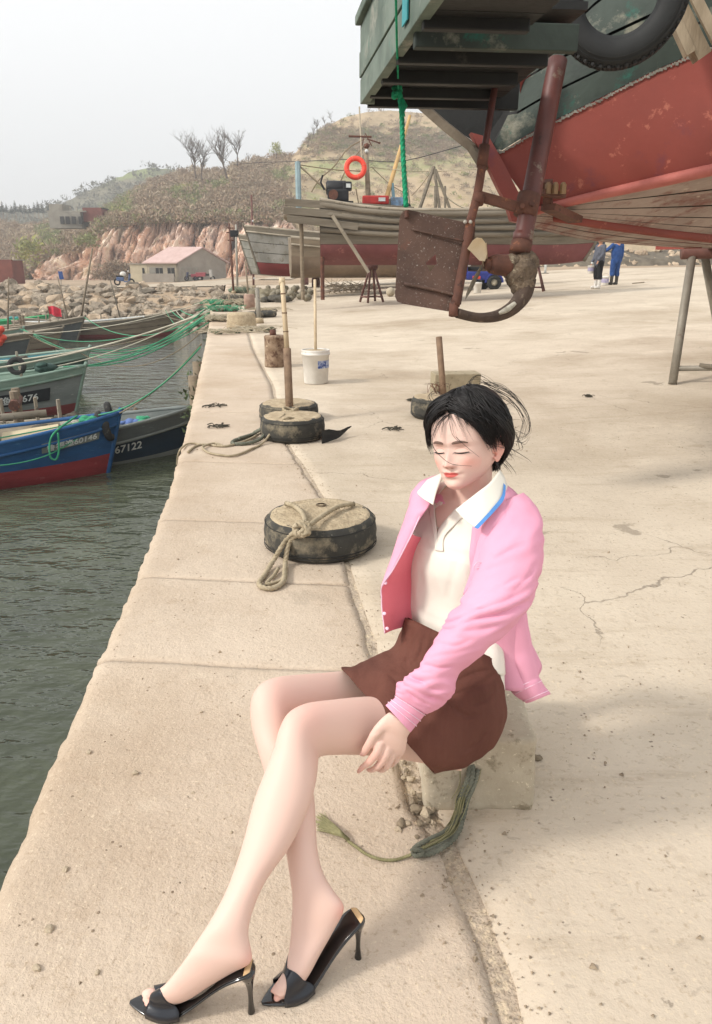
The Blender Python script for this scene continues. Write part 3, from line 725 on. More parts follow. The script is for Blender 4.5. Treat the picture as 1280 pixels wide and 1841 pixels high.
def tri_cart(c, col, col2, lab, s=1.0, flip=1):
    T = thing('cargo_tricycle', c, lab, 'tricycle')
    m1 = mat('cart_'+col, col, None, rough=.5, bump=0); m2 = mat('cart2_'+col2, col2, None, rough=.6, bump=0); mt = mat('tyre_black', '#23211f', '#1a1918', rough=.9, bump=0)
    for x, y in ((-.7*flip, -.4), (-.7*flip, .4), (.9*flip, 0)):
        w_ = mk('wheel', xf(tube([Vector((math.cos(a), 0, math.sin(a)))*.25 for a in [k_*math.pi/6 for k_ in range(12)]], .075, 6, closed=True), Matrix.Translation(c+Vector((x, y, .3))*s)), mt, parent=T)
        mk('hub', xf(lathe([(.0, -.04), (.1, -.04), (.1, .04), (0, .04)], 10), Matrix.Translation(c+Vector((x, y, .3))*s) @ Matrix.Rotation(math.pi/2, 4, 'X')), m2, parent=w_)
    mk('cargo_box', box(c+Vector((-.55*flip, 0, .78))*s, (1.2*s, .95*s, .5*s), bev=.03), m1, parent=T); mk('cab', beam(c+Vector((.75*flip, 0, .45))*s, c+Vector((.65*flip, 0, 1.35))*s, .7*s, .3*s, bev=.06), m2, parent=T)
    mk('seat', box(c+Vector((.2*flip, 0, .75))*s, (.45*s, .5*s, .25*s), bev=.05), mt, parent=T); mk('handlebar', tube([c+Vector((.6*flip, -.35, 1.2))*s, c+Vector((.62*flip, .35, 1.2))*s], .03, 6), mt, parent=T)
tri_cart(at(370, 505, 96), '#9c4a52', '#b9b6b0', 'red and white cargo tricycle parked before the cottage gable')
tri_cart(at(345, 504, 97), '#8f3d48', '#3a3f55', 'small dark red tricycle beside the cottage shutters', .75, -1)
# ================= FISHING BOATS =================
def paint(name, c, c2=None, wear='#8d8577', rough=.75):
    return mat(name, c, c2, rough=rough, scale=1.6, bump=.25, bscale=9, spots=wear, sscale=5, slo=.60, shi=.70, stretch=(.5, 1.5, 2.5), bdist=.02)
M_OW = mat('old_boat_wood', '#7f7668', '#625a4d', rough=.95, scale=1.2, bump=.5, bscale=12, spots='#5f584d', sscale=3, stretch=(.35, 2, 4), bdist=.02)
M_OW2 = mat('brown_boat_wood', '#8d7f6c', '#6f6251', rough=.95, scale=1.2, bump=.5, bscale=12, spots='#4f463b', sscale=3, stretch=(.35, 2, 4), bdist=.02)
M_LOG = mat('grey_log', '#a59b8a', '#867c6c', rough=.95, scale=2, bump=.5, bscale=14, spots='#5f574b', sscale=4, bdist=.02)
M_REDB = paint('red_bottom_paint', '#7a3331', '#652826', '#8d5a50'); M_BLUEB = paint('blue_topside', '#1f5487', '#19446f', '#3f6f92'); M_NAVYB = paint('dark_blue_topside', '#1d3346', '#182a3a', '#3d4d58')
M_GREYB = paint('grey_topside', '#7d8380', '#676d6b', '#9d9f97'); M_GREENB = paint('green_rail', '#83988a', '#667d70', '#a5a99c'); M_TEAL = paint('teal_inside', '#3f7c86', '#33666f', '#7b8f8c'); M_DKG = paint('dark_green_hull', '#2f4f45', '#263f38', '#5d6f66')
M_TYRE = mat('tyre_rubber', '#2c2c2b', '#222221', rough=.85, scale=6, bump=.25, bscale=30, spots='#6f6a60', sscale=8, slo=.58, shi=.72, bdist=.005)
M_RUSTP = mat('rusty_iron', '#6b4638', '#4f352c', rough=.85, scale=9, bump=.4, bscale=60, spots='#8e5a3f', sscale=14, spots2='#3a2b26', s2scale=9, bdist=.004)
M_NETG = mat('green_net_rope', '#3f9c74', '#2f7f5c', rough=.9, scale=8, bump=.3, bscale=60, bdist=.01)
M_NETW = mat('pale_rope', '#b8ad97', '#9c917c', rough=.95, scale=14, bump=.4, bscale=120, bdist=.004)
M_NETD = mat('dark_net', '#5b564b', '#403c34', rough=1, scale=5, bump=.8, bscale=40, bdist=.03)
M_ORANGE = mat('orange_float', '#dd5138', '#c74430', rough=.6, scale=3, bump=0); M_WHT = mat('white_lettering', '#cfd2cf', '#b4b8b6', rough=.7, scale=6, bump=0)
def hullfun(L, B, D, sheer, rake, tail=.75, low=.15, x0=0):
    def f(s, v, side):
        bow = max(0, 1-max(0, (s-.35)/.65)**2.6)**.85
        b = B/2*bow*(tail+(1-tail)*min(1, s/.35)**.7 if s < .35 else 1)+.035
        w = 0.0 if v <= 0 else (min(1, v/.22)**.55*.78+.22*v)
        w = w*(1 - .35*(1-v)*max(0, (s-.6)/.4))
        g = D*(1+sheer*max(0, (s-.35)/.65)**2.2+low*max(0, (.35-s)/.35)**2)
        return Vector(((s-.5)*L+x0+rake*v*max(0, (s-.5)/.5)**3, side*b*w, g*v+.12*max(0, (s-.8)/.2)**2*(1-v)))
    f.g = lambda s: D*(1+sheer*max(0, (s-.35)/.65)**2.2+low*max(0, (.35-s)/.35)**2)
    return f
def band(f, va, vb, n=26, m=4, s0=0, s1=1, off=0, sides=(-1, 1)):
    out = []
    for sd_ in sides:
        rows = []
        for i in range(n+1):
            s = s0+(s1-s0)*i/n; a = va(s) if callable(va) else va; b = vb(s) if callable(vb) else vb
            r = [f(s, a+(b-a)*j/m, sd_) for j in range(m+1)]
            if off: r = [p+Vector((0, sd_*off, 0)) for p in r]
            rows.append(r)
        out.append(loft(rows, cap=False, closed_u=False))
    return join(*out)
def on_hull(f, vf, s0, v0, L, g, side, off, flip=1):
    out = []
    for x, y, z in vf[0]:
        s = s0+flip*x/L; v = v0+y/g
        p = f(s, v, side); n1 = f(s+.01, v, side)-p; n2 = f(s, v+.02, side)-p; n = n1.cross(n2).normalized()
        if n.y*side < 0: n = -n
        out.append(p+n*(off+z))
    return out, vf[1]
def boat(name, stem_px, L, B, D, hd, label, side_m, rail_m, bot_m, sheer=.45, rake=.5, draft=.35, zp=.5, deck_m=None, plate=None, strakes=0, zw=ZW, M=None, group=None, rubm=None, open_=True, low=.15, railh=.24, x0=0):
    f = hullfun(L, B, D, sheer, rake, low=low, x0=x0)
    if M is None:
        st = gnd(stem_px[0], stem_px[1], zw) if len(stem_px) == 2 else at(*stem_px)
        h = Vector((math.cos(hd), math.sin(hd), 0)); c = st-h*(L/2)
        M = Matrix.Translation((c.x, c.y, zw-draft)) @ Matrix.Rotation(hd, 4, 'Z')
    T = thing(name, None, label, 'boat', group, M=M)
    g = f.g; v1 = lambda s: min(.8, zp/g(s)); v2 = lambda s: 1-railh/g(s)
    K = dict(parent=T, world=False)
    mk('bottom', band(f, 0, v1), bot_m, smooth=True, **K)
    if strakes:
        for k in range(strakes):
            a = lambda s, k=k: v1(s)+(v2(s)-v1(s))*k/strakes+.006; b = lambda s, k=k: v1(s)+(v2(s)-v1(s))*(k+1)/strakes-.006
            mk('plank', band(f, a, b, m=2, off=.012*(k % 2)), side_m, smooth=True, **K)
        mk('planking_core', band(f, v1, v2, off=-.03), M_DARK2, smooth=True, **K)
    else: mk('topside', band(f, v1, v2), side_m, smooth=True, **K)
    mk('bulwark', band(f, v2, 1.0, m=2, off=.03), rail_m, smooth=True, **K)
    mk('inner_bulwark', band(f, lambda s: 1-.55/g(s) if g(s) > .7 else .3, 1.0, m=2, off=-.05), deck_m or M_OW, smooth=True, **K)
    for sd_ in (-1, 1):
        mk('gunwale', tube([f(i/26, 1.0, sd_)+Vector((0, -sd_*.01, .01)) for i in range(27)], .05, 6), rubm or M_LOG, smooth=True, **K)
        mk('rubbing_strake', tube([f(i/26, v2(i/26), sd_)+Vector((0, sd_*.035, 0)) for i in range(27)], .035, 6), rubm or M_LOG, smooth=True, **K)
    dk = loft([[f(s, 1-.45/g(s), -1)*1, f(s, 1-.45/g(s), 1)*1] for s in [i/26 for i in range(27)]], cap=False, closed_u=False)
    mk('deck', dk, deck_m or M_OW, **K)
    tr = [f(0, v, -1) for v in [i/8 for i in range(9)]]+[f(0, v, 1) for v in [i/8 for i in range(8, -1, -1)]]
    mk('transom', ([tuple(p) for p in tr], [tuple(range(len(tr)))]), side_m, **K)
    sp = [f(1, v, 0)+Vector((.02, 0, 0)) for v in [i/8 for i in range(9)]]
    mk('stem', tube([Vector((p.x, 0, p.z)) for p in sp]+[Vector((sp[-1].x+.06, 0, sp[-1].z+.12))], .055, 6), rail_m, smooth=True, **K)
    if plate:
        txt, s0, vv, size, bgm, side = plate[:6]
        w, h = plate[6] if len(plate) > 6 else (size*.62*len(txt), size*1.35)
        grid = [[(x_, y_, 0) for y_ in (-h/2, 0, h/2)] for x_ in [-w/2+w*i/12 for i in range(13)]]
        pb = None
        if bgm: 
            vf = loft(grid, cap=False, closed_u=False); pb = mk('number_board', on_hull(f, vf, s0, vv, L, g(s0), side, .035), bgm, **K)
        vf = text_mesh(txt, size, .003); mk('registration_lettering', on_hull(f, vf, s0, vv, L, g(s0), side, .10 if bgm else .05, 1 if side < 0 else -1), M_WHT, parent=pb or T, world=False)
    return T, f
M_DARK2 = mat('dark_gap', '#2a2622', '#1d1a18', rough=1, bump=0)
def torus(R, r, seg=28, sg=10, sc=(1, 1)):
    return tube([Vector((math.cos(a)*R, math.sin(a)*R, 0)) for a in [2*math.pi*k/seg for k in range(seg)]], r, sg, closed=True)
def L2W(T, p): return FR[T.name] @ Vector(p)
def mast(T, x, y, h, r=.05, lean=(0, 0), z0=.3, m=None, name='mast'):
    return mk(name, tube([(x, y, z0), (x+lean[0]*.5, y+lean[1]*.5, z0+h*.5), (x+lean[0], y+lean[1], z0+h)], [r, r*.9, r*.65], 8), m or M_OW2, parent=T, world=False, smooth=True)
def bitt(T, x, y, z, h=.6, r=.07):
    return mk('mooring_bitt', join(tube([(x, y-.25, z), (x, y-.25, z+h)], r, 8), tube([(x, y+.25, z), (x, y+.25, z+h)], r, 8), tube([(x, y-.45, z+h*.65), (x, y+.45, z+h*.65)], r*.8, 8)), M_OW2, parent=T, world=False)
def heap(T, x, y, z, r, m, seed=1, name='net_heap', fl=.5, kind=None):
    q = random.Random(seed); out = []
    for i in range(7): out.append(rock((x+q.uniform(-r, r)*.6, y+q.uniform(-r, r)*.5, z+q.uniform(0, r*.35)), r*q.uniform(.35, .6), seed*10+i, (1, .9, fl), 2))
    return mk(name, join(*out), m, parent=T, world=False, smooth=True)
def coil_on(T, pts, m, r=.02, name='rope'): return mk(name, tube([Vector(q) for q in cr(pts, 6)], r, 5), m, parent=T, world=False, smooth=True)

# boat 1: blue with red bottom
b1, f1 = boat('fishing_boat', (187, 850), 8.2, 2.3, 1.15, math.radians(19), 'bright blue wooden boat with red bottom and black tyre fender at its bow', M_BLUEB, M_BLUEB, paint('red_bottom_bright', '#8c2f33', '#742629', '#a05a55'), sheer=.42, rake=.42, zp=.72, plate=('鲁福渔60146', .905, .80, .155, M_GREYB, -1, (.98, .22)), deck_m=M_LOG, rubm=M_BLUEB)
for k, (x, z, r) in enumerate(((4.28, 1.32, .25), (4.15, 1.42, .24))):
    mk('tyre_fender', xf(torus(r*.72, r*.34), Matrix.Translation((x, -.05+.32*k, z)) @ Matrix.Rotation(math.radians(78), 4, 'Y') @ Matrix.Rotation(.2, 4, 'X')), M_TYRE, parent=b1, world=False, smooth=True)
bitt(b1, 2.05, -.2, 1.0, .85, .09); bitt(b1, 1.1, .1, .9, .8, .1)
mast(b1, 2.35, -.35, 3.0, .065, (-1.1, .1), .7, M_LOG); mast(b1, 2.2, -.5, 1.5, .06, (-.35, 0), .8)
mk('hatch_board', xf(box((0, 0, 0), (1.1, .5, .04)), Matrix.Translation((2.75, -.22, 1.38)) @ Matrix.Rotation(-.10, 4, 'Y') @ Matrix.Rotation(.15, 4, 'X')), mat('cream_board', '#c9bb9b', '#b5a687', scale=3, bump=.1), parent=b1, world=False)
heap(b1, 3.55, .0, 1.4, .28, mat('white_net', '#a9a79b', '#85837a', rough=1, bump=.6, bscale=30), 3); heap(b1, 3.1, .35, 1.25, .35, M_NETD, 6)
coil_on(b1, [(3.7, -.4, 1.72), (3.2, -.72, 1.42), (3.1, -.80, 1.02), (3.2, -.80, .92), (3.28, -.76, 1.1), (3.3, -.7, 1.45)], M_NETG, .022)
coil_on(b1, [(1.1, -1.2, 1.25), (1.15, -1.3, 1.0), (1.3, -1.28, .95), (1.35, -1.2, 1.2)], M_WHT, .028); coil_on(b1, [(1.2, -1.22, 1.25), (2.0, -1.16, .98), (3.0, -.88, 1.02), (3.9, -.25, 1.35)], M_NETG, .012)
heap(b1, 3.95, -.1, 1.55, .22, M_NETG, 8, 'green_rope_bundle')
mk('side_plank', beam((-4, -.9, 1.12), (1.2, -.95, 1.10), .28, .06), M_LOG, parent=b1, world=False)
# boat 2: navy with 67122
b2, f2 = boat('fishing_boat', (331, 812), 8.6, 2.5, 1.05, math.radians(24), 'dark navy boat with grey bulwark, its bow against the quay wall', M_NAVYB, paint('grey_bulwark', '#5d6466', '#4d5456', '#858a88'), M_GREYB, sheer=.35, rake=.30, zp=.42, plate=('鲁养 67122', .80, .60, .24, None, -1), deck_m=M_GREYB, rubm=M_GREYB, railh=.34)
heap(b2, 2.5, -.1, 1.05, .42, mat('pink_cloth', '#b57a74', '#d3c6bf', rough=.9, scale=9, bump=.4, bscale=20), 14, 'bundle'); heap(b2, 3.1, .1, 1.1, .26, mat('blue_cloth', '#5c74a8', '#4a6090', rough=.9, bump=.3), 17, 'blue_cloth'); heap(b2, 3.45, .05, 1.15, .25, M_NETG, 19, 'green_rope_bundle'); heap(b2, 1.9, -.2, 1.05, .3, M_NETD, 20)
# boat 3: weathered timber between
b3, f3 = boat('fishing_boat', (205, 790), 9.0, 2.3, .92, math.radians(19), 'weathered bare-timber boat with log rails, wedged behind the blue one', M_OW, M_OW2, M_REDB, sheer=.40, rake=.55, zp=.45, strakes=3, deck_m=M_OW2, draft=.62)
for i in range(7): mk('rail_post', tube([(-3.0+1.0*i, -.95, 1.0), (-3.0+1.0*i, -.95, 1.45)], .05, 6), M_LOG, parent=b3, world=False)
mk('log_rail', tube([(-4.2, -.98, 1.46), (0, -1.0, 1.46), (3.0, -.75, 1.55)], .085, 8), M_LOG, parent=b3, world=False, smooth=True)
bitt(b3, 2.3, -.1, 1.1, .95, .10); heap(b3, 3.4, 0, 1.2, .35, M_NETD, 23)
mk('roller', tube([(2.3, -.7, 1.75), (2.3, .4, 1.75)], .13, 10), M_RUSTP, parent=b3, world=False)
mk('tyre_fender', xf(torus(.2, .09), Matrix.Translation((4.45, -.1, 1.35)) @ Matrix.Rotation(math.radians(80), 4, 'Y')), M_TYRE, parent=b3, world=False, smooth=True)
# boat 4: 69676
b4, f4 = boat('fishing_boat', (130, 742), 9.2, 2.7, 1.25, math.radians(13), 'grey boat with pale green rails, black number board and red bottom', M_GREYB, M_GREENB, M_REDB, sheer=.40, rake=.5, zp=.58, plate=('鲁福渔69676', .815, .62, .26, mat('board_black', '#1c2126', '#15191d', bump=0), -1, (2.0, .36)), deck_m=M_GREENB, rubm=M_GREENB, railh=.22)
heap(b4, 4.1, 0, 1.7, .4, M_DKG, 31, 'dark_tarpaulin'); mk('tyre_fender', xf(torus(.2, .08), Matrix.Translation((3.1, .5, 1.75)) @ Matrix.Rotation(math.radians(80), 4, 'X')), M_TYRE, parent=b4, world=False, smooth=True)
mast(b4, .2, -.1, 2.6, .06, (-.3, 0), 1.1, M_OW2)
# boat 5: blue-green
b5, f5 = boat('fishing_boat', (136, 704), 9.6, 2.8, 1.3, math.radians(11), 'boat with turquoise inside and dark green planked bow, beyond the numbered grey boat', M_DKG, M_GREENB, M_GREYB, sheer=.42, rake=.6, zp=.3, strakes=4, deck_m=M_TEAL, rubm=M_GREENB, railh=.3)
heap(b5, 2.6, -.2, 1.3, .5, mat('teal_tarp', '#4aa394', '#357f86', rough=.8, scale=2, bump=.4, bscale=8), 41, 'teal_tarpaulin'); heap(b5, 3.3, .1, 1.4, .4, M_NETD, 44); heap(b5, 1.2, .2, 1.2, .45, mat('blue_cloth', '#5c74a8'), 45, 'blue_tarpaulin')
for i in range(3): mk('deck_post', tube([(.2+i*1.1, -.7, 1.1), (.2+i*1.1, -.7, 1.75)], .06, 6), M_LOG, parent=b5, world=False)
mast(b5, -.5, -.3, 3.4, .07, (-.5, 0), 1.1, M_OW2)
# boat 6: small grey with orange floats
b6, f6 = boat('fishing_boat', (40, 645), 8.5, 2.3, 1.1, math.radians(9), 'dark grey boat with a bunch of orange floats, at the left edge', paint('charcoal_side', '#565a5a', '#474b4b', '#7d807c'), M_OW2, M_GREYB, sheer=.4, rake=.6, zp=.3, deck_m=M_OW)
mast(b6, 3.35, -.5, 3.0, .09, (-.5, 0), .8, M_OW2)
fl = []
for i in range(7): fl.append(ball((3.5+.12*(i % 3), -.6-.05*i, 1.15+.13*i), .15))
mk('orange_floats', join(*fl), M_ORANGE, parent=b6, world=False, smooth=True)
# boat 7: long far boat with dark red lower side
b7, f7 = boat('fishing_boat', (306, 606), 9.0, 2.6, 1.25, math.radians(4), 'long weathered boat with dull red lower hull lying before the riprap', M_OW2, M_OW, M_REDB, sheer=.55, rake=.75, zp=.62, strakes=2, deck_m=M_OW)
mast(b7, -1.0, .3, 4.6, .07, (1.3, 0), .9, M_OW2); mast(b7, -1.5, .2, 3.0, .05, (-.4, 0), .9, M_OW2); mast(b7, 1.6, .3, 2.7, .05, (-.45, 0), 1, M_OW)
mk('deck_pipe', tube([(-4, -.9, 1.35), (0, -1.0, 1.38), (3.2, -.8, 1.62)], .06, 8), M_WHT, parent=b7, world=False); heap(b7, 2.9, -.4, 1.5, .2, mat('blue_cloth', '#5c74a8'), 51, 'blue_cloth')
for i in range(6): mk('deck_post', tube([(-3+i*1.1, .6, 1.1), (-3+i*1.1, .6, 1.75)], .04, 5), M_LOG, parent=b7, world=False)
# boat 8: grey beside it
b8, f8 = boat('fishing_boat', (134, 614), 8.4, 2.5, 1.15, math.radians(5), 'grey boat with a red flag on deck, left of the long weathered boat', paint('charcoal_side', '#565a5a'), M_OW, paint('charcoal_side', '#565a5a'), sheer=.50, rake=.7, zp=.3, deck_m=M_OW2)
bitt(b8, 1.4, 0, 1.1, .7, .08)
fp_ = thing('flag', L2W(b8, (2.9, .4, 1.0)), 'bright red flag on a short stick above the grey boat', 'flag')
mk('flag_pole', tube([L2W(b8, (2.9, .4, .9)), L2W(b8, (2.8, .4, 2.3))], .03, 5), M_OW2, parent=fp_)
fr = [[L2W(b8, (2.8+.75*i/8, .4+.10*math.sin(i*1.3), 1.85+.5*j/4-.18*(i/8)**1.5+.04*math.sin(i+j))) for j in range(5)] for i in range(9)]
mk('flag_cloth', loft(fr, cap=False, closed_u=False), mat('flag_red', '#d8384a', '#c02f40', rough=.8, bump=.1), parent=fp_, smooth=True)
# boat 9: green far-left, boat 10 behind
b9, f9 = boat('fishing_boat', (76, 600), 7.5, 2.4, 1.1, math.radians(6), 'boat with bright green painted rails, far left before the rocks', M_DKG, paint('bright_green', '#3da568', '#2f8b55', '#7fae92'), M_GREYB, sheer=.35, rake=.5, zp=.3, deck_m=M_TEAL, rubm=paint('bright_green', '#3da568'), railh=.4)
heap(b9, 2.0, 0, 1.2, .5, mat('teal_tarp', '#4aa394'), 61, 'teal_tarpaulin')
b10, f10 = boat('fishing_boat', (28, 627), 8.0, 2.4, 1.0, math.radians(8), 'low green-grey boat with a dark wheelhouse cover at the left edge', M_GREYB, M_GREENB, M_DKG, sheer=.4, rake=.5, zp=.3, deck_m=M_DKG)
heap(b10, 3.2, 0, 1.2, .4, M_NETD, 66)

b11, f11 = boat('fishing_boat', (72, 690), 8.4, 1.9, .8, math.radians(12), 'slim boat with a green rail between the two bigger green-railed boats at the left', M_DKG, paint('bright_green', '#3da568'), M_GREYB, sheer=.5, rake=.6, zp=.25, deck_m=M_OW2, rubm=M_LOG)
heap(b11, 3.2, 0, .9, .3, M_NETD, 71); mast(b11, 2.7, .1, 2.2, .05, (-.3, 0), .7, M_OW2)
b12, f12 = boat('fishing_boat', (96, 627), 8.6, 2.1, .95, math.radians(7), 'slim brown boat beyond the orange floats, its bow under the slack lines', M_OW2, M_OW, M_REDB, sheer=.5, rake=.6, zp=.35, strakes=2, deck_m=M_OW2)
mast(b12, 2.0, .1, 3.2, .05, (.5, 0), .8, M_OW2); heap(b12, 3.0, 0, 1.0, .3, mat('blue_cloth', '#5c74a8'), 73, 'blue_cloth')
for T_, xs_ in ((b4, (1.6, 2.4, 3.2)), (b5, (2.0, 2.9)), (b3, (1.9, 2.7)), (b8, (.8, 2.2)), (b2, (1.6,))):
    for x_ in xs_: mk('deck_post', tube([(x_, .45, .9), (x_, .45, 1.75)], .045, 6), M_LOG, parent=T_, world=False)
# ---- mooring lines from the bows to the quay ----
def sag(a, b, s, n=22):
    a = Vector(a); b = Vector(b); return [a.lerp(b, i/n)-Vector((0, 0, s*4*(i/n)*(1-i/n))) for i in range(n+1)]
Q1 = [at(382, 558, 23.8), at(388, 552, 24.8), at(395, 545, 26.5), at(402, 538, 28.5), at(408, 532, 30)]
MG = mat('mooring_green', '#4c9a74', '#3d8463', rough=.9, scale=3, bump=0); MB_ = mat('mooring_brown', '#8a7c66', '#716552', rough=.9, scale=3, bump=0); MP = mat('mooring_pale', '#c6c0ae', '#aba592', rough=.9, scale=3, bump=0)
def bow(T, f, dx=0): p = f(1, 1, 0); return L2W(T, (p.x+dx, 0, p.z))
lines = [(bow(b1, f1), at(362, 618, 13.8), .14, MB_, .016, 'brown mooring line from the blue boat up to the quay edge'), (bow(b1, f1, -.4), at(360, 624, 13.6), .24, MG, .016, 'green mooring line sagging from the blue boat to the quay'),
 (L2W(b1, (.6, -.9, 1.3)), bow(b1, f1), .05, MG, .014, 'green line lying along the blue boat to its bow'),
 (bow(b4, f4), Q1[0], .45, MG, .02, 'green line from the bow of the grey numbered boat'), (bow(b4, f4, -.6), Q1[1], .5, MG, .02, 'upper green line from the grey numbered boat'), (L2W(b4, (-.5, -1, 1.6)), Q1[0], .4, MP, .028, 'thick pale hawser crossing the grey numbered boat'),
 (L2W(b5, (1, -1, 1.6)), Q1[1], .5, MP, .022, 'thin pale line above the thick hawser'), (bow(b5, f5), Q1[2], .6, MG, .02, 'green line from the dark green planked bow'), (bow(b5, f5, -.5), Q1[0]+Vector((0, 0, -.3)), 1.0, MB_, .016, 'brown slack line from the dark green planked bow'),
 (bow(b6, f6), Q1[2], 1.4, MG, .02, 'long slack green line from the boat with orange floats'), (bow(b6, f6, -.3), Q1[3], 1.5, MB_, .018, 'long slack brown line from the boat with orange floats'),
 (bow(b8, f8), Q1[3], 1.2, MG, .024, 'slack green line from the grey boat with the flag'), (bow(b10, f10), Q1[2]+Vector((0, 0, -.4)), 1.5, MG, .02, 'low green line from the low green-grey boat'),
 (bow(b7, f7), Q1[4], .5, MG, .03, 'green line from the long weathered boat to the quay'), (bow(b7, f7, -.3), Q1[3], .8, MP, .024, 'pale line from the long weathered boat to the quay'), (bow(b7, f7, -.6), Q1[4]+Vector((.3, 1, 0)), .9, MG, .03, 'second green line from the long weathered boat')]
q = random.Random(2)
for i, (T_, f_, dx) in enumerate(((b4, f4, -.2), (b4, f4, -.9), (b5, f5, -.3), (b5, f5, -.8), (b10, f10, -.2), (b6, f6, -.7), (b7, f7, -.9), (b7, f7, -1.3))):
    lines.append((bow(T_, f_, dx), Q1[q.randint(0, 4)]+Vector((q.uniform(-.3, .3), q.uniform(-.6, .6), 0)), q.uniform(.25, .9), (MG, MP, MG, MB_)[i % 4], q.uniform(.014, .022), 'one of the lines fanning from the moored bows to the quay end'))
for a, b, s, m, r, lab in lines:
    P = sag(a, b, s)
    mk('mooring_line', tube(P, r, 5), m, smooth=True, label=lab, cat='rope', group='mooring lines from the boats to the quay')
# ================= THE BIG HULL OVERHEAD =================
M_HRED = mat('hull_red_paint', '#8a4136', '#7a382f', rough=.6, scale=1.3, bump=.25, bscale=22, spots='#6a3540', sscale=2.6, slo=.58, shi=.72, spots2='#a5604f', s2scale=9, bdist=.006, spec=.4)
M_HBOT = mat('worn_bottom_plank', '#aa9a91', '#8b7b73', rough=.85, scale=2.2, bump=.5, bscale=16, spots='#7c5048', sscale=3.5, slo=.5, shi=.64, spots2='#b9a79a', s2scale=6, stretch=(1, 1, 1), bdist=.006)
M_BAT = mat('pink_chine_batten', '#b4695f', '#a0584f', rough=.7, scale=5, bump=.3, bscale=30, bdist=.004)
M_HGRN = mat('worn_green_plank', '#3a453d', '#262e29', rough=.7, scale=3, bump=.5, bscale=22, spots='#7c7a6b', sscale=4, slo=.56, shi=.68, spots2='#1f5a4d', s2scale=5, s2lo=.58, s2hi=.68, bdist=.006)
M_TRN = mat('transom_plank', '#727d72', '#4d5a50', rough=.75, scale=3, bump=.5, bscale=20, spots='#99968a', sscale=5, slo=.54, shi=.68, spots2='#2a7565', s2scale=4, s2lo=.6, s2hi=.68, bdist=.006)
M_TAR = mat('tarred_timber', '#191a18', '#100f0e', rough=.6, scale=6, bump=.4, bscale=30, spots='#3b3731', sscale=10, slo=.62, shi=.74, bdist=.005)
M_STKR = mat('shaft_red', '#643a34', '#50302b', rough=.5, scale=7, bump=.2, bscale=50, spots='#7d6f60', sscale=5, slo=.60, shi=.66, spots2='#3e2a25', s2scale=9, bdist=.003)
M_RPLT = mat('rusty_plate', '#5f483d', '#49372f', rough=.8, scale=5, bump=.35, bscale=70, spots='#7e4b3a', sscale=4, slo=.54, shi=.7, spots2='#938a80', s2scale=95, s2lo=.585, s2hi=.65, bdist=.003)
M_CRUST = mat('barnacle_crust', '#7a6a58', '#4e4136', rough=.95, scale=16, bump=1, bscale=45, spots='#a1957f', sscale=22, slo=.56, shi=.64, bdist=.02)
M_PALEW = mat('pale_split_wood', '#a99a84', '#857763', rough=.9, scale=4, bump=.7, bscale=18, stretch=(2, 2, .6), spots='#5e5346', sscale=6, bdist=.008)
def P3l(L): return [at(*q) for q in L]
S0 = (935, 404, 4.75)
LC = [(962,378,4.80),(985,371,4.78),(1060,352,4.72),(1150,332,4.62),(1280,303,4.42),(1500,255,4.15),(1900,150,3.9)]      # near chine
LB = [(884,268,4.78),(893,277,4.78),(960,237,4.68),(1060,187,4.54),(1180,127,4.38),(1280,84,4.26),(1500,-20,4.02),(1900,-230,3.75)]  # red / green border
LT = [(945,140,4.76),(1000,108,4.62),(1100,60,4.42),(1240,-5,4.22),(1400,-80,4.05),(1550,-160,3.9),(1900,-420,3.6)]
LG = [(1000,55,4.70),(1040,10,4.60),(1100,-90,4.42),(1240,-160,4.22),(1400,-260,4.0),(1550,-360,3.85),(1900,-640,3.5)]
LK = [(945,384,4.84),(1000,387,4.95),(1100,402,5.25),(1280,424,6.0),(1500,442,7.6),(1700,450,9.5)]
LF = [(938,404,4.90),(1060,432,5.7),(1200,444,7.2),(1280,447,8.3),(1400,450,10),(1480,452,12)]
def rs(L, n=24, pw=1.0):
    A = [Vector(q) for q in cr([tuple(at(*q)) for q in L], 8)]; d = [0]
    for i in range(1, len(A)): d.append(d[-1]+(A[i]-A[i-1]).length)
    out = []; j = 0
    for i in range(n+1):
        s = d[-1]*(i/n)**pw
        while j < len(d)-2 and d[j+1] < s: j += 1
        out.append(A[j].lerp(A[j+1], min(1, (s-d[j])/max(1e-9, d[j+1]-d[j]))))
    return out
NN = 34; pC, pB, pT, pG, pK, pF = rs(LC, NN), rs(LB, NN), rs(LT, NN), rs(LG, NN), rs(LK, NN), rs(LF, NN)
big = thing('beached_fishing_boat', at(1000, 470, 5), 'large wooden boat on stands with red hull, green-black stern platform and rusty rudder', 'boat')
def sheet(A, B, m=6, bul=0.0, a0=0., b0=1.):
    rows = []
    for p, q in zip(A, B):
        r = []
        for k in range(m+1):
            t = a0+(b0-a0)*k/m; v = p.lerp(q, t); v = v+Vector((.25, -.55, -.6)).normalized()*(bul*math.sin(math.pi*t)); r.append(v)
        rows.append(r)
    return loft(rows, cap=False, closed_u=False)
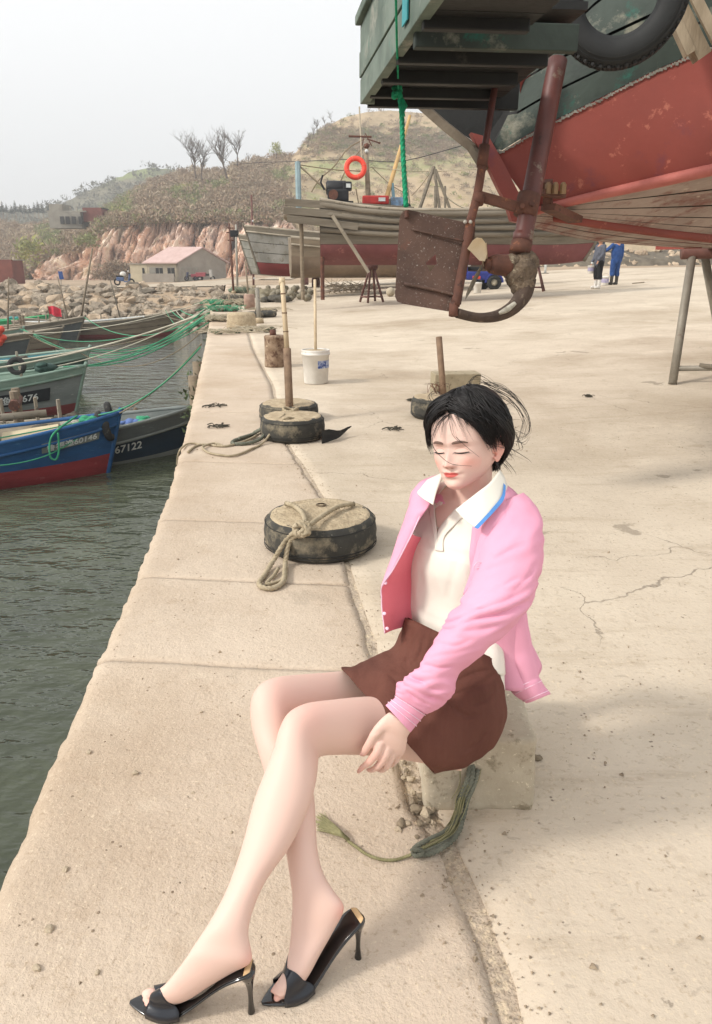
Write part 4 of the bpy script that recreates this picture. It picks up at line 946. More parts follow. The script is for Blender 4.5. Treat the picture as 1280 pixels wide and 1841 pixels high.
def planks(A, B, n, m_, name='plank', par=None, th=.025, gap=.085, bul=0.0, jit=.004, out=None):
    q = random.Random(n*7+len(name)); nn = out
    for k in range(n):
        a, b = k/n+gap/n/2, (k+1)/n-gap/n/2; o_ = q.uniform(-jit, jit)
        v, f = sheet(A, B, 3, bul, a, b)
        v = [Vector(p)+nn*o_ for p in v]; v2 = [p-nn*th for p in v]; n0 = len(v); W_ = 4; R_ = len(A)
        fs = list(f)+[tuple(reversed([i+n0 for i in g])) for g in f]
        for i in range(R_-1):
            fs.append((i*W_, (i+1)*W_, (i+1)*W_+n0, i*W_+n0)); fs.append(((i+1)*W_+3, i*W_+3, i*W_+3+n0, (i+1)*W_+3+n0))
        fs.append((0, 1, 2, 3, 3+n0, 2+n0, 1+n0, n0)); e = (R_-1)*W_; fs.append((e+3, e+2, e+1, e, e+n0, e+1+n0, e+2+n0, e+3+n0))
        mk(name, (v, fs), m_, parent=par or big)
OUT = Vector((.15, -.85, -.5)).normalized(); DN = Vector((0, 0, -1))
mk('hull_side', sheet(pC, pB, 10, .05), M_HRED, parent=big, smooth=True)
planks(pB, pT, 2, M_HGRN, 'side_plank', out=OUT, th=.04); planks(pT, pG, 2, M_HGRN, 'upper_side_plank', out=OUT, th=.04)
# torn lower edge of the green sheathing with its nails
e = []
q = random.Random(4)
for i in range(230):
    t = i/229*NN*.8; k = int(t); p = pB[k].lerp(pB[min(k+1, NN)], t-k)+OUT*.012
    e.append(box(p+Vector((0, 0, q.uniform(-.006, .004))), (q.uniform(.006, .016), .006, q.uniform(.006, .018))))
mk('sheathing_nails', join(*e), mat('pale_nail', '#9d9a90', '#77736a', rough=.6, bump=0), parent=big, kind='stuff')
planks(pK, pC, 5, M_HBOT, 'bottom_plank', out=DN, th=.03, jit=.003); planks(pF, pK, 7, M_HBOT, 'far_bottom_plank', out=DN, th=.03, jit=.003)
mk('hull_core', join(sheet([p+Vector((0, 0, .05)) for p in pK], [p+Vector((0, .05, .05)) for p in pC], 3), sheet([p+Vector((0, 0, .05)) for p in pF], [p+Vector((0, 0, .05)) for p in pK], 3), sheet([p+Vector((0, .06, .02)) for p in pB], [p+Vector((0, .06, 0)) for p in pG], 3)), M_TAR, parent=big)
farw = [[p, p+Vector((-.05, .12, .9)), Vector((p.x-.1, p.y+.2, 3.3))] for p in pF]
mk('far_side', loft(farw, cap=False, closed_u=False), M_HRED, parent=big, smooth=True)
mk('deck', sheet([Vector((p.x-.1, p.y+.2, 3.28)) for p in pF], [Vector((p.x, p.y+.05, 3.28)) for p in pG], 3), M_TAR, parent=big)
mk('chine_batten', tube([p+Vector((0, -.012, -.008)) for p in pC], [.024+.010*min(1, i/10) for i in range(NN+1)], 8, flat=1.3), M_BAT, parent=big, smooth=True)
mk('keel_band', beam_ if False else tube([p+Vector((0, 0, -.012)) for p in pK[1:]], [.03+.05*i/NN for i in range(NN)], 6, flat=.4), M_HRED, parent=big, smooth=True)
mk('keel_shoe', beam(at(1190, 441, 7.9), at(1252, 438, 7.6), .22, .09), M_HRED, parent=big)
# sternpost and raking timber
sp_ = cr([tuple(at(*q)) for q in [(862,246,4.80),(885,288,4.76),(908,335,4.74),(926,370,4.74),(938,404,4.76)]], 6)
rows = []
for i, p in enumerate(sp_):
    p = Vector(p); w = .062+.01*i/len(sp_); rows.append([p+Vector((-w, -.04, .02)), p+Vector((w*.9, -.045, -.01)), p+Vector((w*.9, .05, -.01)), p+Vector((-w, .05, .02))])
mk('sternpost', loft(rows), M_HRED, parent=big)
mk('raking_timber', join(beam(at(738,172,4.86), at(806,232,4.80), .06, .05), beam(at(803,229,4.80), at(852,268,4.76), .06, .052), beam(at(850,266,4.76), at(872,302,4.72), .06, .045)), mat('grey_raking_timber', '#7d7263', '#5d5347', rough=.9, scale=5, bump=.5, bscale=30, stretch=(1, 1, 1)), parent=big)
mk('stern_dark_side', ([at(745,186,4.98), at(800,222,4.96), at(866,262,4.93), at(893,277,4.90), at(945,140,4.86), at(975,112,4.84), at(720,118,4.98)], [(0, 1, 2, 3, 4, 5, 6)]), M_TAR, parent=big)
mk('stern_upper_side', ([at(912,118,4.90), at(918,-160,4.9), at(1060,-160,4.75), at(1004,60,4.80), at(972,116,4.85)], [(0, 1, 2, 3, 4)]), M_TAR, parent=big)
# ---- stern platform ----
tA, tB = at(656,188,4.40), at(838,-62,2.30)
tdir = (tB-tA); tdir.z = 0; tdir.normalize(); tn = Vector((-tdir.y, tdir.x, 0)); tn = tn if tn.x < 0 else -tn
zb = tA.z; Lt = 2.6
def TP(s, z=0, o=0): return Vector((tA.x, tA.y, zb+z))+tdir*s+tn*o
for k in range(3):
    mk('transom_plank', beam(TP(-.02, .068+.135*k, .0+.006*(k % 2)), TP(Lt, .068+.135*k, .006*(k % 2)), .05, .128, bev=.004), M_TRN, parent=big)
mk('transom_cap', beam(TP(-.03, .43, .01), TP(Lt, .43, .01), .09, .05, bev=.008), M_TRN, parent=big)
mk('corner_post', beam(TP(.02, -.0, -.03), TP(.02, .40, -.03), .05, .06, bev=.006), M_TRN, parent=big)
ax_ = Vector((1, .10, 0)).normalized()
for k in range(7):    # floor planks, running forward
    s = .05+.175*k
    mk('floor_plank', beam(TP(s+.08, .06, -.03), TP(s+.08, .06, -.03)+ax_*(.77-.012*k), .165, .035), M_TAR, parent=big)
for s, z, w, h in ((1.44, .0, .055, .10), (.62, .015, .06, .06), (.22, .02, .05, .05), (1.05, .01, .05, .06), (1.60, .0, .05, .05), (2.2, .0, .08, .10)):
    mk('cross_beam', beam(TP(s, z, .0), TP(s, z, 0)+ax_*(.68 if s == 1.44 else (.70 if s < 1.5 else .42)), w, h, bev=.006), M_TAR if s != 1.44 else M_HGRN, parent=big)
mk('deck_boarding', beam(TP(.72, .13, -.03), TP(.72, .13, -.03)+ax_*.72, 1.38, .03), M_TAR, parent=big)
for k in range(7):
    s = 1.62+.155*k; mk('floor_plank', beam(TP(s, .035, -.03), TP(s, .035, -.03)+ax_*.42, .148, .035), M_TAR, parent=big)
mk('platform_side', beam(TP(-.02, .20, -.02), TP(-.02, .20, -.02)+ax_*.9, .05, .42), M_TAR, parent=big)
mk('teal_patch', beam(TP(1.36, .10, .034), TP(1.47, .10, .034), .006, .11), mat('teal_paint', '#2f8f96', '#226f70', rough=.6, bump=.2), parent=big)
# ---- tyre fender hanging on the side ----
tc = at(1116, -9, 3.72)
tyr = thing('hanging_tyre', tc, 'worn black car tyre hanging from the big hull as a fender', 'tyre')
Mt = Matrix.Translation(tc) @ Matrix.Rotation(math.radians(-16), 4, 'Z') @ Matrix.Rotation(math.radians(96), 4, 'X')
rows = []
for i in range(72):
    a = 2*math.pi*i/72; r = []
    for (rr_, zz_) in ((.178, -.055), (.205, -.085), (.262, -.095), (.298, -.082), (.312, -.06), (.3165, 0), (.312, .06), (.298, .082), (.262, .095), (.205, .085), (.178, .055), (.19, .03), (.275, .0), (.19, -.03)):
        r.append((rr_*math.cos(a), rr_*math.sin(a), zz_))
    rows.append(r)
v, f = loft(rows+[rows[0]], cap=False); v, f = xf((v, f), Mt)
mk('carcass', (v, f), mat('tyre_black_worn', '#262727', '#1b1c1c', rough=.7, scale=6, bump=.15, bscale=50, spots='#56544f', sscale=7, slo=.6, shi=.75, bdist=.003), parent=tyr, smooth=True)
tr_ = []
for i in range(96):
    a = 2*math.pi*i/96
    for z_ in (-.055, -.018, .018, .055):
        R_ = Matrix.Rotation(a, 4, 'Z') @ Matrix.Translation((.3145, 0, z_+(.006 if i % 2 else -.006))) @ Matrix.Rotation(.5, 4, 'X')
        tr_.append(xf(box((0, 0, 0), (.014, .015, .026)), R_))
mk('tread', xf(join(*tr_), Mt), M_TYRE, parent=tyr, kind='stuff')
for a_ in (.276, .292): mk('sidewall_ring', xf(torus(a_, .002, 72, 5), Mt @ Matrix.Translation((0, 0, .093 if a_ < .28 else .086))), M_TYRE, parent=tyr)
tyrope = thing('tyre_rope', tc+Vector((0, 0, .25)), 'rope holding the hanging tyre up to the hull', 'rope'); mk('strand', tube([tc+Vector((0, -.1, .22)), tc+Vector((0, -.11, .33)), tc+Vector((.02, .1, .9))], .012, 6), M_NETW, parent=tyrope)
for P_ in (((1190,-40,4.02),(1262,104,4.12),.10,.075), ((1222,-60,3.95),(1300,95,4.0),.055,.05), ((1205,20,4.05),(1240,98,4.10),.07,.05)):
    o = mk('split_timber', beam(at(*P_[0]), at(*P_[1]), P_[2], P_[3]), M_PALEW, parent=big)
# ---- shaft tube, gearbox, propeller, skeg, rudder ----
M_BRN = mat('brown_scale', '#54443a', '#3d322b', rough=.85, scale=10, bump=.8, bscale=60, spots='#75685a', sscale=16, slo=.58, shi=.66, bdist=.006)
def PX(pts, r, m, name, seg=14, n=5, par=None, flat=1.0):
    Q = cr([tuple(at(*p))+((r[i] if isinstance(r, (list, tuple)) else r),) for i, p in enumerate(pts)], n)
    return mk(name, tube([Vector(q[:3]) for q in Q], [q[3] for q in Q], seg, flat=flat), m, parent=par or big, smooth=True)
PX([(1003,108,4.15),(970,275,4.18),(938,440,4.22)], [.052, .053, .053], M_STKR, 'shaft_tube', 20)
PX([(938,436,4.22),(934,455,4.22)], .060, M_RUSTP, 'collar', 20, 2); PX([(941,420,4.22),(939,436,4.22)], .057, M_STKR, 'collar', 20, 2)
def crust(c, r, sd):
    v, f = ball(c, r, 40, 26); c = Vector(c); o = []
    for p in v:
        d = (Vector(p)-c); k = 1+.22*fbm(d.x, d.y, d.z+sd, 14, 4)+.07*noise.noise(d*90); o.append(tuple(c+d*k))
    return o, f
lump = join(crust(at(935, 490, 4.25), .095, 1), crust(at(946, 472, 4.25), .068, 2), crust(at(920, 476, 4.22), .060, 3), crust(at(940, 512, 4.25), .070, 4))
mk('gear_housing', lump, M_CRUST, parent=big, smooth=True)
PX([(915,478,4.22),(893,476,4.20),(880,476,4.19)], [.058, .055, .045], M_RUSTP, 'propeller_bearing', 16); PX([(884,476,4.19),(872,475,4.18)], [.035, .028], M_RUSTP, 'propeller_hub', 14, 2)
M_BLADE = mat('cream_blade', '#d9c7a9', '#cbb592', rough=.45, scale=4, bump=.05, bscale=30); M_BLADED = mat('weathered_bronze', '#8d8372', '#6f6555', rough=.5, scale=6, bump=.2)
def blade(P, m, tw=.05):
    pts = [at(*p) for p in P]; c = sum(pts, Vector())/len(pts); n = len(pts)
    A = [p for p in pts]; nrm = (c-Vector((0, 0, CH))).normalized()
    rowsA = [[c+(p-c)*k+nrm*(.03*(1-k*k)) for p in A] for k in (.02, .35, .7, .93, 1.0)]; rowsB = [[q+nrm*(.012*(1-.6*i/4)+.002) for q in r] for i, r in enumerate(rowsA)]
    return mk('propeller_blade', loft(rowsA+rowsB[::-1]), m, parent=big, smooth=True)
blade([(872,470,4.16),(862,469,4.13),(846,452,4.08),(840,447,4.06),(850,432,4.06),(857,427,4.08),(866,428,4.11),(873,437,4.14),(876,455,4.16)], M_BLADE)
blade([(868,440,4.15),(875,436,4.18),(877,462,4.21),(875,488,4.21),(868,476,4.18),(864,458,4.15)], M_BLADE)
blade([(864,478,4.16),(868,470,4.18),(863,492,4.20),(848,522,4.22),(836,540,4.22),(838,528,4.20),(850,500,4.18)], M_BLADED)
PX([(944,505,4.26),(940,530,4.25),(922,553,4.23),(893,568,4.20),(858,571,4.17),(822,563,4.14)], [.062, .050, .040, .030, .024, .024], M_BRN, 'skeg', 14, 6, flat=1.3)
PX([(926,545,4.17),(912,556,4.165),(898,563,4.155)], [.012, .017, .010], mat('chalky_patch', '#b9b4a6', '#8d887b', rough=.9, scale=30, bump=.3), 'chalky_patch', 8, 5)
PX([(816,545,4.13),(815,568,4.13)], .026, M_RUSTP, 'skeg_socket', 12, 2)
PX([(898,106,4.20),(884,190,4.19),(871,268,4.18)], .0185, M_STKR, 'rudder_stock', 12); PX([(871,262,4.18),(866,300,4.18)], .030, M_RUSTP, 'stock_sleeve', 12, 2)
PX([(867,296,4.18),(858,350,4.17),(845,400,4.16)], .024, M_RUSTP, 'rudder_stock', 12); PX([(846,398,4.14),(834,470,4.13),(818,550,4.13)], .026, M_RUSTP, 'rudder_post', 12)
PX([(862,350,4.17),(858,366,4.17)], .034, M_RUSTP, 'collar', 12, 2)
mk('tie_bar', beam(at(862,353,4.18), at(944,376,4.20), .05, .055, bev=.006), M_RUSTP, parent=big)
for p in ((944, 365, 4.17), (940, 380, 4.17), (950, 352, 4.17), (938, 372, 4.14), (955, 368, 4.14)): mk('clamp_bolt', xf(lathe([(0, -.02), (.014, -.02), (.014, .02), (0, .02)], 6), Matrix.Translation(at(*p)) @ Matrix.Rotation(1.3, 4, 'X')), M_RUSTP, parent=big)
PX([(952,350,4.19),(943,388,4.20)], .064, M_RUSTP, 'clamp_ring', 18, 2)
mk('bracket', join(beam(at(972,345,4.55), at(1010,352,4.6), .09, .03), beam(at(985,325,4.6), at(985,372,4.7), .05, .06), beam(at(985,372,4.66), at(1035,395,4.9), .10, .04)), M_RUSTP, parent=big)
for x in (985, 998, 1012): mk('bracket_bolt', xf(lathe([(0, -.02), (.02, -.02), (.02, .03), (.01, .045), (0, .045)], 6), Matrix.Translation(at(x, 342, 4.52))), mat('brassy_rust', '#8c6f4e', '#6a5239', rough=.6), parent=big)
# rudder plate with the diamond hole
outer = [(734,377),(855,404),(852,440),(846,442),(829,547),(806,560),(722,546),(714,542),(710,533),(718,392),(724,380)]; inner_ = [(783,457),(785,474),(773,489),(765,473)]
bm = bmesh.new()
def loopE(pts, t0):
    vs = [bm.verts.new(at(x, y, 4.14-.0006*(x-780)*-.2)) for x, y in pts]
    return [bm.edges.new((vs[i], vs[(i+1) % len(vs)])) for i in range(len(vs))]
E = loopE(outer, 0)+loopE(inner_, 0); bmesh.ops.triangle_fill(bm, use_beauty=True, edges=E)
bmesh.ops.recalc_face_normals(bm, faces=bm.faces)
g_ = bmesh.ops.extrude_face_region(bm, geom=list(bm.faces)); bmesh.ops.translate(bm, verts=[x for x in g_['geom'] if isinstance(x, bmesh.types.BMVert)], vec=Vector((.002, .014, 0)))
bm.verts.index_update(); vf = [tuple(v.co) for v in bm.verts], [tuple(v.index for v in f.verts) for f in bm.faces]; bm.free()
rud = mk('rudder_blade', vf, M_RPLT, parent=big)
PX([(741,412,4.125),(790,424,4.125),(838,434,4.125)], .006, M_RPLT, 'weld_rib', 8, 3, par=rud); PX([(726,510,4.125),(780,521,4.125),(820,531,4.125)], [.010, .009, .009], M_RPLT, 'weld_rib', 8, 3, par=rud)
mk('hinge_bolts', join(ball(at(836, 399, 4.11), .010), ball(at(846, 399, 4.11), .010)), mat('pale_bolt', '#b8b2a6', rough=.5), parent=rud)
mk('lug', tube([at(731,379,4.12), at(731,392,4.12)], .012, 8), M_RUSTP, parent=rud)
# green rope
M_GR = mat('green_rope', '#1f9f72', '#157f58', rough=.8, scale=25, bump=.5, bscale=150, bdist=.004)
gr = thing('green_rope', at(728, 372, 4.10), 'bright green twisted rope hanging from the stern platform down to the rudder', 'rope')
mk('thin_part', rope_tube([at(711,-30,2.75), at(713,60,3.0), at(716,160,4.06)], .0048), M_GR, parent=gr, smooth=True)
mk('thick_part', rope_tube([Vector(q) for q in cr([tuple(at(*p)) for p in [(716,158,4.10),(722,200,4.10),(724,260,4.10),(727,320,4.10),(730,372,4.11)]], 6)], .0145), M_GR, parent=gr, smooth=True)
kn = []
q = random.Random(3)
for i in range(6): kn.append([at(714+q.uniform(-8, 8), 164+q.uniform(-10, 12), 4.09+q.uniform(-.02, .02)) for _ in range(7)])
mk('knot', join(*[tube([Vector(a) for a in cr(k, 4)], .009, 7) for k in kn]), M_GR, parent=gr, smooth=True)
mk('frayed_end', join(*[tube([at(722, 172, 4.09), at(728+q.uniform(-3, 4), 190, 4.08), at(727+q.uniform(-6, 6), 205+q.uniform(-4, 8), 4.08)], .003, 4) for _ in range(8)]), M_GR, parent=gr)

# ================= STANDS =================
M_STEEL = mat('grey_steel_tube', '#8f897d', '#78716500'[:7], rough=.6, scale=4, bump=.2, bscale=40, spots='#6a5144', sscale=6, slo=.6, shi=.7, metal=.2); M_RSTEEL = mat('red_rusty_tube', '#6e4a42', '#553731', rough=.7, scale=4, bump=.2, bscale=30, spots='#8a5d49', sscale=6)
def trestle(name, c, rz, h, wtop, spread, wb, r, m, mtop, label, rtop=None, rung=.2):
    T = thing(name, c, label, 'boat stand', 'trestle stands carrying the boats', rz=rz); K = dict(parent=T, world=False, smooth=True); rtop = rtop or r*2
    mk('top_log', tube([(-wtop/2, 0, h-rtop), (wtop/2, 0, h-rtop)], rtop, 16), mtop, **K)
    for sx in (-1, 1):
        for sy in (-1, 1): mk('leg', tube([(sx*wb*.12, sy*.03, h-rtop*1.6), (sx*wb/2, sy*spread/2, 0)], r, 10), m, **K)
        f_ = .86; mk('rung', tube([(sx*wb*.47, -spread/2*f_, h*(1-f_)), (sx*wb*.47, spread/2*f_, h*(1-f_))], r*.7, 8), m, **K)
    mk('rung', tube([(-wb*.47, spread/2*.86, h*.13), (wb*.47, spread/2*.86, h*.13)], r*.75, 8), m, **K)
    return T
fA_ = gnd(1209, 690, .12); T = thing('trestle', fA_, 'grey tubular stand with a thick red log under the big hull, right edge', 'boat stand', 'trestle stands carrying the boats')
tpA, tpB = at(1244, 462, 8.30), at(1267, 462, 8.42); fB_ = gnd(1303, 655, .15); lg0, lg1 = at(1226, 452, 8.32), at(1226, 452, 8.32)+Vector((1.25, -.18, .03))
mk('top_log', tube([lg0, lg0.lerp(lg1, .5), lg1], .085, 20), M_RSTEEL, parent=T, smooth=True)
mk('leg', tube([tpA, fA_], .046, 12), M_STEEL, parent=T, smooth=True); mk('leg', tube([tpB, fB_], .046, 12), M_STEEL, parent=T, smooth=True)
tC, tD = lg1+Vector((-.22, -.03, -.05)), lg1+Vector((-.12, .03, -.05)); fC2, fD = fA_+Vector((1.65, -.25, .06)), fB_+Vector((.75, .1, .03))
mk('leg', tube([tC, fC2], .046, 12), M_STEEL, parent=T, smooth=True); mk('leg', tube([tD, fD], .046, 12), M_STEEL, parent=T, smooth=True)
rA, rC = fA_.lerp(tpA, .12), fC2.lerp(tC, .12); rB = fB_.lerp(tpB, .14)
mk('rung', tube([rA, rC], .030, 10), M_STEEL, parent=T, smooth=True); mk('rung', tube([rA.lerp(rC, .16)+Vector((0, 0, .03)), rA.lerp(rC, .6)+Vector((0, -.35, -.02))], .026, 10), M_OW, parent=T, smooth=True); mk('rung', tube([rB, rA.lerp(rC, .5)], .026, 10), M_STEEL, parent=T, smooth=True)
def sfoot(px, py, zg=.2):
    z = zg
    for _ in range(60):
        p = gnd(px, py, z); z = .85*z+.15*min(1.15, gz(p.x, p.y))
    return gnd(px, py, z)
trestle('trestle', sfoot(668, 543), math.radians(20), 1.22, .35, .75, .55, .04, M_RSTEEL, M_RSTEEL, 'reddish four-legged stand under the grey and red beached boat', .10)
trestle('trestle', sfoot(962, 524), math.radians(70), 1.0, .5, .6, .4, .035, M_RSTEEL, M_RSTEEL, 'small stand seen behind the skeg of the big boat', .07)

# ================= BOATS ON LAND =================
cA = at(775, 470, 23.0); kz = 1.30; hdA = math.radians(3)
MA = Matrix.Translation((cA.x+1.3, cA.y+.3, kz)) @ Matrix.Rotation(hdA, 4, 'Z')
bA_, fA = boat('beached_boat', None, 8.2, 2.6, 1.50, hdA, 'weathered grey-planked boat with dark red bottom propped up on stands, engines on deck', M_OW, M_OW, mat('dull_red_hull', '#784645', '#683a3a', rough=.8, scale=1.5, bump=.15, bscale=10, spots='#8e5b55', sscale=4), sheer=.14, rake=.9, zp=.58, M=MA, strakes=3, deck_m=M_OW2, rubm=M_LOG, low=.20, railh=.26, x0=-.6)
for k, (zz_, st, en) in enumerate(((1.52, -5.7, -2.0), (1.30, -5.75, -2.6), (1.08, -5.65, -3.6))):
    mk('stern_plank', beam((st+.35*0, -1.04, zz_+.20), (en, -1.18, zz_-.02), .07, .20, bev=.01), M_OW, parent=bA_, world=False)
for v_ in (.56, .68, .80, .93):
    mk('rail_log', tube([fA(s_/30, v_, -1)+Vector((0, -.05, 0)) for s_ in range(0, 30)], .075, 8), M_OW, parent=bA_, world=False, smooth=True)
mk('stern_deck', box((-5.1, 0, 1.35), (1.3, 1.9, .08)), M_OW2, parent=bA_, world=False)
for k, (a, b) in enumerate(((-4.9, .02), (-4.3, .35))):
    mk('rudder_post', tube([(a-.35, -.6, 1.3), (a-.35, -.6, -1.0)], .06, 8), (M_OW2, M_RUSTP)[k], parent=bA_, world=False)
mk('leaning_pole', tube([(-4.35, -1.35, 1.35), (-3.3, -1.3, -.2)], .05, 6), M_LOG, parent=bA_, world=False)
def WA(x, y, z): return MA @ Vector((x, y, z))
# engines on deck
eng = thing('deck_engine', WA(-4.15, -.3, 1.75), 'black covered diesel engine on the stern of the grey beached boat', 'engine')
K_ = dict(parent=eng); MBK = mat('engine_black', '#1d1e20', '#141416', rough=.5, bump=.1)
mk('casing', box(WA(-4.15, -.35, 1.95), (.62, .5, .34), bev=.05), MBK, **K_); mk('hood', xf(lathe([(0, -.3), (.17, -.3), (.2, -.26), (.2, .26), (.17, .3), (0, .3)], 18), Matrix.Translation(WA(-4.2, -.35, 2.16)) @ Matrix.Rotation(math.pi/2, 4, 'Y')), MBK, smooth=True, **K_); mk('air_filter', box(WA(-3.88, -.4, 2.2), (.26, .4, .24), bev=.04), MBK, **K_); mk('base', box(WA(-4.1, -.35, 1.72), (.8, .45, .14)), MBK, **K_); mk('label_patch', box(WA(-3.86, -.62, 2.2), (.13, .02, .11)), M_WHT, **K_); mk('cap', ball(WA(-4.35, -.58, 2.0), .04), M_WHT, **K_)
mk('exhaust', tube([WA(-4.55, -.4, 2.1), WA(-4.66, -.42, 2.3), WA(-4.6, -.42, 2.5)], .03, 6), MBK, **K_); mk('pulley', xf(lathe([(0, -.04), (.14, -.04), (.14, .04), (0, .04)], 14), Matrix.Translation(WA(-4.3, -.68, 1.95)) @ Matrix.Rotation(math.pi/2, 4, 'X')), M_RUSTP, **K_)
en2 = thing('deck_engine', WA(-3.0, -.3, 1.55), 'bright red engine beside the black one on the grey beached boat', 'engine'); MR = mat('engine_red', '#b5302a', '#972822', rough=.45, bump=.05)
mk('tank', box(WA(-3.05, -.4, 1.82), (.78, .5, .24), bev=.04), MR, parent=en2); mk('block', box(WA(-3.1, -.4, 1.58), (.5, .4, .3), bev=.02), MBK, parent=en2); mk('label_patch', box(WA(-2.88, -.67, 1.83), (.2, .02, .1)), M_WHT, parent=en2)
en3 = thing('deck_winch', WA(-2.2, -.3, 1.5), 'blue-grey winch with a black drum, right of the red engine', 'winch')
mk('frame', box(WA(-2.35, -.4, 1.74), (.5, .4, .32), bev=.02), mat('winch_blue', '#7090b0', '#53585a', rough=.6, scale=9), parent=en3); mk('drum', xf(lathe([(0, -.2), (.16, -.2), (.16, -.16), (.09, -.15), (.09, .15), (.16, .16), (.16, .2), (0, .2)], 16), Matrix.Translation(WA(-2.15, -.5, 1.55)) @ Matrix.Rotation(1.4, 4, 'X')), MBK, parent=en3, smooth=True); mk('side_box', box(WA(-2.72, -.4, 1.62), (.2, .4, .45)), M_OW, parent=en3)
# masts and rigging
mk('mast', tube([at(663,398,22.8), at(661,330,22.8), at(658,268,22.8)], [.085, .075, .06], 8), M_OW2, parent=bA_, smooth=True)
mk('aerial', tube([at(651,300,22.8), at(646,192,22.8)], .022, 6), M_PLA if 'M_PLA' in globals() else M_OW, parent=bA_); mk('mast_arm', tube([at(627,245,22.8), at(668,246,22.8)], .03, 6), M_RUSTP, parent=bA_); mk('mast_lamp', ball(at(659, 272, 22.7), .06), M_WHT, parent=bA_)
mk('mast_fittings', join(tube([at(650,262,22.8), at(657,240,22.8), at(668,262,22.8)], .02, 5), tube([at(660,250,22.8), at(682,257,22.8)], .02, 5), rock(at(660, 262, 22.8), .12, 4), rock(at(682, 257, 22.8), .05, 6)), M_RUSTP, parent=bA_)
mk('boom', tube([at(683,398,22.9), at(702,330,23.0), at(737,208,23.3)], [.085, .07, .045], 8), mat('varnished_boom', '#c4a06a', '#a58a5f', rough=.7, scale=2, bump=.2), parent=bA_, smooth=True)
for a, b, r, m in (((728,300),(741,400),.02,M_OW),((780,300),(748,395),.055,M_OW),((780,300),(792,388),.045,M_OW),((783,305),(815,392),.045,M_OW),((783,335),(783,390),.05,M_OW),((800,335),(800,390),.035,M_OW),((705,330),(712,398),.05,mat('blue_pipe','#6f8f9a')),((535,292),(537,375),.09,mat('pale_blue_pole','#8fa3a6','#7b8c90')),((610,330),(613,380),.02,M_OW2),((640,340),(648,385),.02,M_OW2)):
    mk('spar', tube([at(a[0], a[1], 23), at(b[0], b[1], 23)], r, 7), m, parent=bA_)
def line(P, r, lab, m=None, t=23.0, grp='rigging lines of the beached boats'):
    Q = [at(p[0], p[1], p[2] if len(p) > 2 else t) for p in P]
    return mk('rigging_line', tube([Vector(q) for q in cr(Q, 5)], r, 4), m or MB_, label=lab, cat='rope', group=grp)
line([(536,296),(560,318),(590,345)], .025, 'stay from the pale blue pole down to the black engine'); line([(655,262),(625,300),(600,355)], .02, 'stay from the mast head down to the deck engines'); line([(536,296),(600,305),(660,308)], .015, 'thin line between the pale blue pole and the mast'); line([(668,300),(700,330),(735,352)], .012, 'thin line right of the mast falling towards the rudder')
line([(560,345),(575,322),(600,300),(625,268),(655,250)], .018, 'curved stay above the black engine'); line([(800,352),(830,372),(870,378),(915,372)], .022, 'pale sagging rope behind the rudder stock', M_NETW); line([(660,300),(720,306),(780,308),(840,305),(895,302)], .012, 'line of floats strung from the mast to the right', M_NETW)
line([(780,300),(760,330),(740,352)], .012, 'thin line from the tripod spars to the left')
# life ring on the mast
lc = at(639, 302, 22.5)
lr = thing('life_ring', lc, 'orange-red life ring hanging on the mast of the grey beached boat', 'life ring')
mk('ring', xf(torus(.265, .075, 36, 12), Matrix.Translation(lc) @ Matrix.Rotation(math.radians(84), 4, 'X') @ Matrix.Rotation(.2, 4, 'Z')), mat('life_ring_orange', '#f0503c', '#de4633', rough=.6, scale=2, bump=.05), parent=lr, smooth=True)
for a in (.3, 1.9, 3.4, 5.0): mk('band', xf(tube([Vector((math.cos(a)*.265+math.cos(k)*.079*math.cos(a), math.sin(a)*.265+math.cos(k)*.079*math.sin(a), math.sin(k)*.079)) for k in [j*math.pi/6 for j in range(12)]], .008, 5, closed=True), Matrix.Translation(lc) @ Matrix.Rotation(math.radians(84), 4, 'X')), mat('ring_band', '#e9836c', rough=.7), parent=lr)
# second and third old boats
MB2 = Matrix.Translation(Vector(at(606, 500, 34))+Vector((1.2, 1.2, .05))) @ Matrix.Rotation(math.radians(6), 4, 'Z') @ Matrix.Rotation(math.pi, 4, 'Z')
bB_, fB = boat('beached_boat', None, 9.6, 2.6, 1.75, 0, 'old bleached boat with peeling white paint and a red band, behind the floats', mat('peeling_white', '#94918a', '#78756c', rough=.9, scale=1.5, bump=.4, bscale=10, spots='#6f6759', sscale=4, slo=.55, shi=.65), M_OW, M_REDB, sheer=.25, rake=.6, zp=.55, M=MB2, strakes=3, deck_m=M_OW2)
MC2 = Matrix.Translation(Vector(at(572, 502, 38))+Vector((.8, 1.6, .1))) @ Matrix.Rotation(math.radians(172), 4, 'Z')
bC_, fC_ = boat('beached_boat', None, 9.0, 2.5, 1.6, 0, 'pale grey dilapidated boat with a pink name strip, left of the barrels', mat('peeling_grey', '#9c9a90', '#7c7a71', rough=.9, scale=1.5, bump=.4, bscale=10, spots='#77716a', sscale=4, slo=.55, shi=.65), M_OW, mat('peeling_grey', '#b3b1a8'), sheer=.3, rake=.6, zp=.4, M=MC2, strakes=3, deck_m=M_OW2)
MD2 = Matrix.Translation(Vector(at(690, 505, 29.5))+Vector((1.0, 1.2, .1))) @ Matrix.Rotation(math.radians(8), 4, 'Z')
bD_, fD_ = boat('beached_boat', None, 9.5, 2.6, 1.3, 0, 'low brown mud-stained hull lying on the ground behind the reddish stand', M_OW2, M_OW2, mat('muddy_hull', '#8d7b68', '#6f5f50', rough=1, scale=1, bump=.4, bscale=8), sheer=.2, rake=.5, zp=.8, M=MD2, deck_m=M_OW2)
sup = []
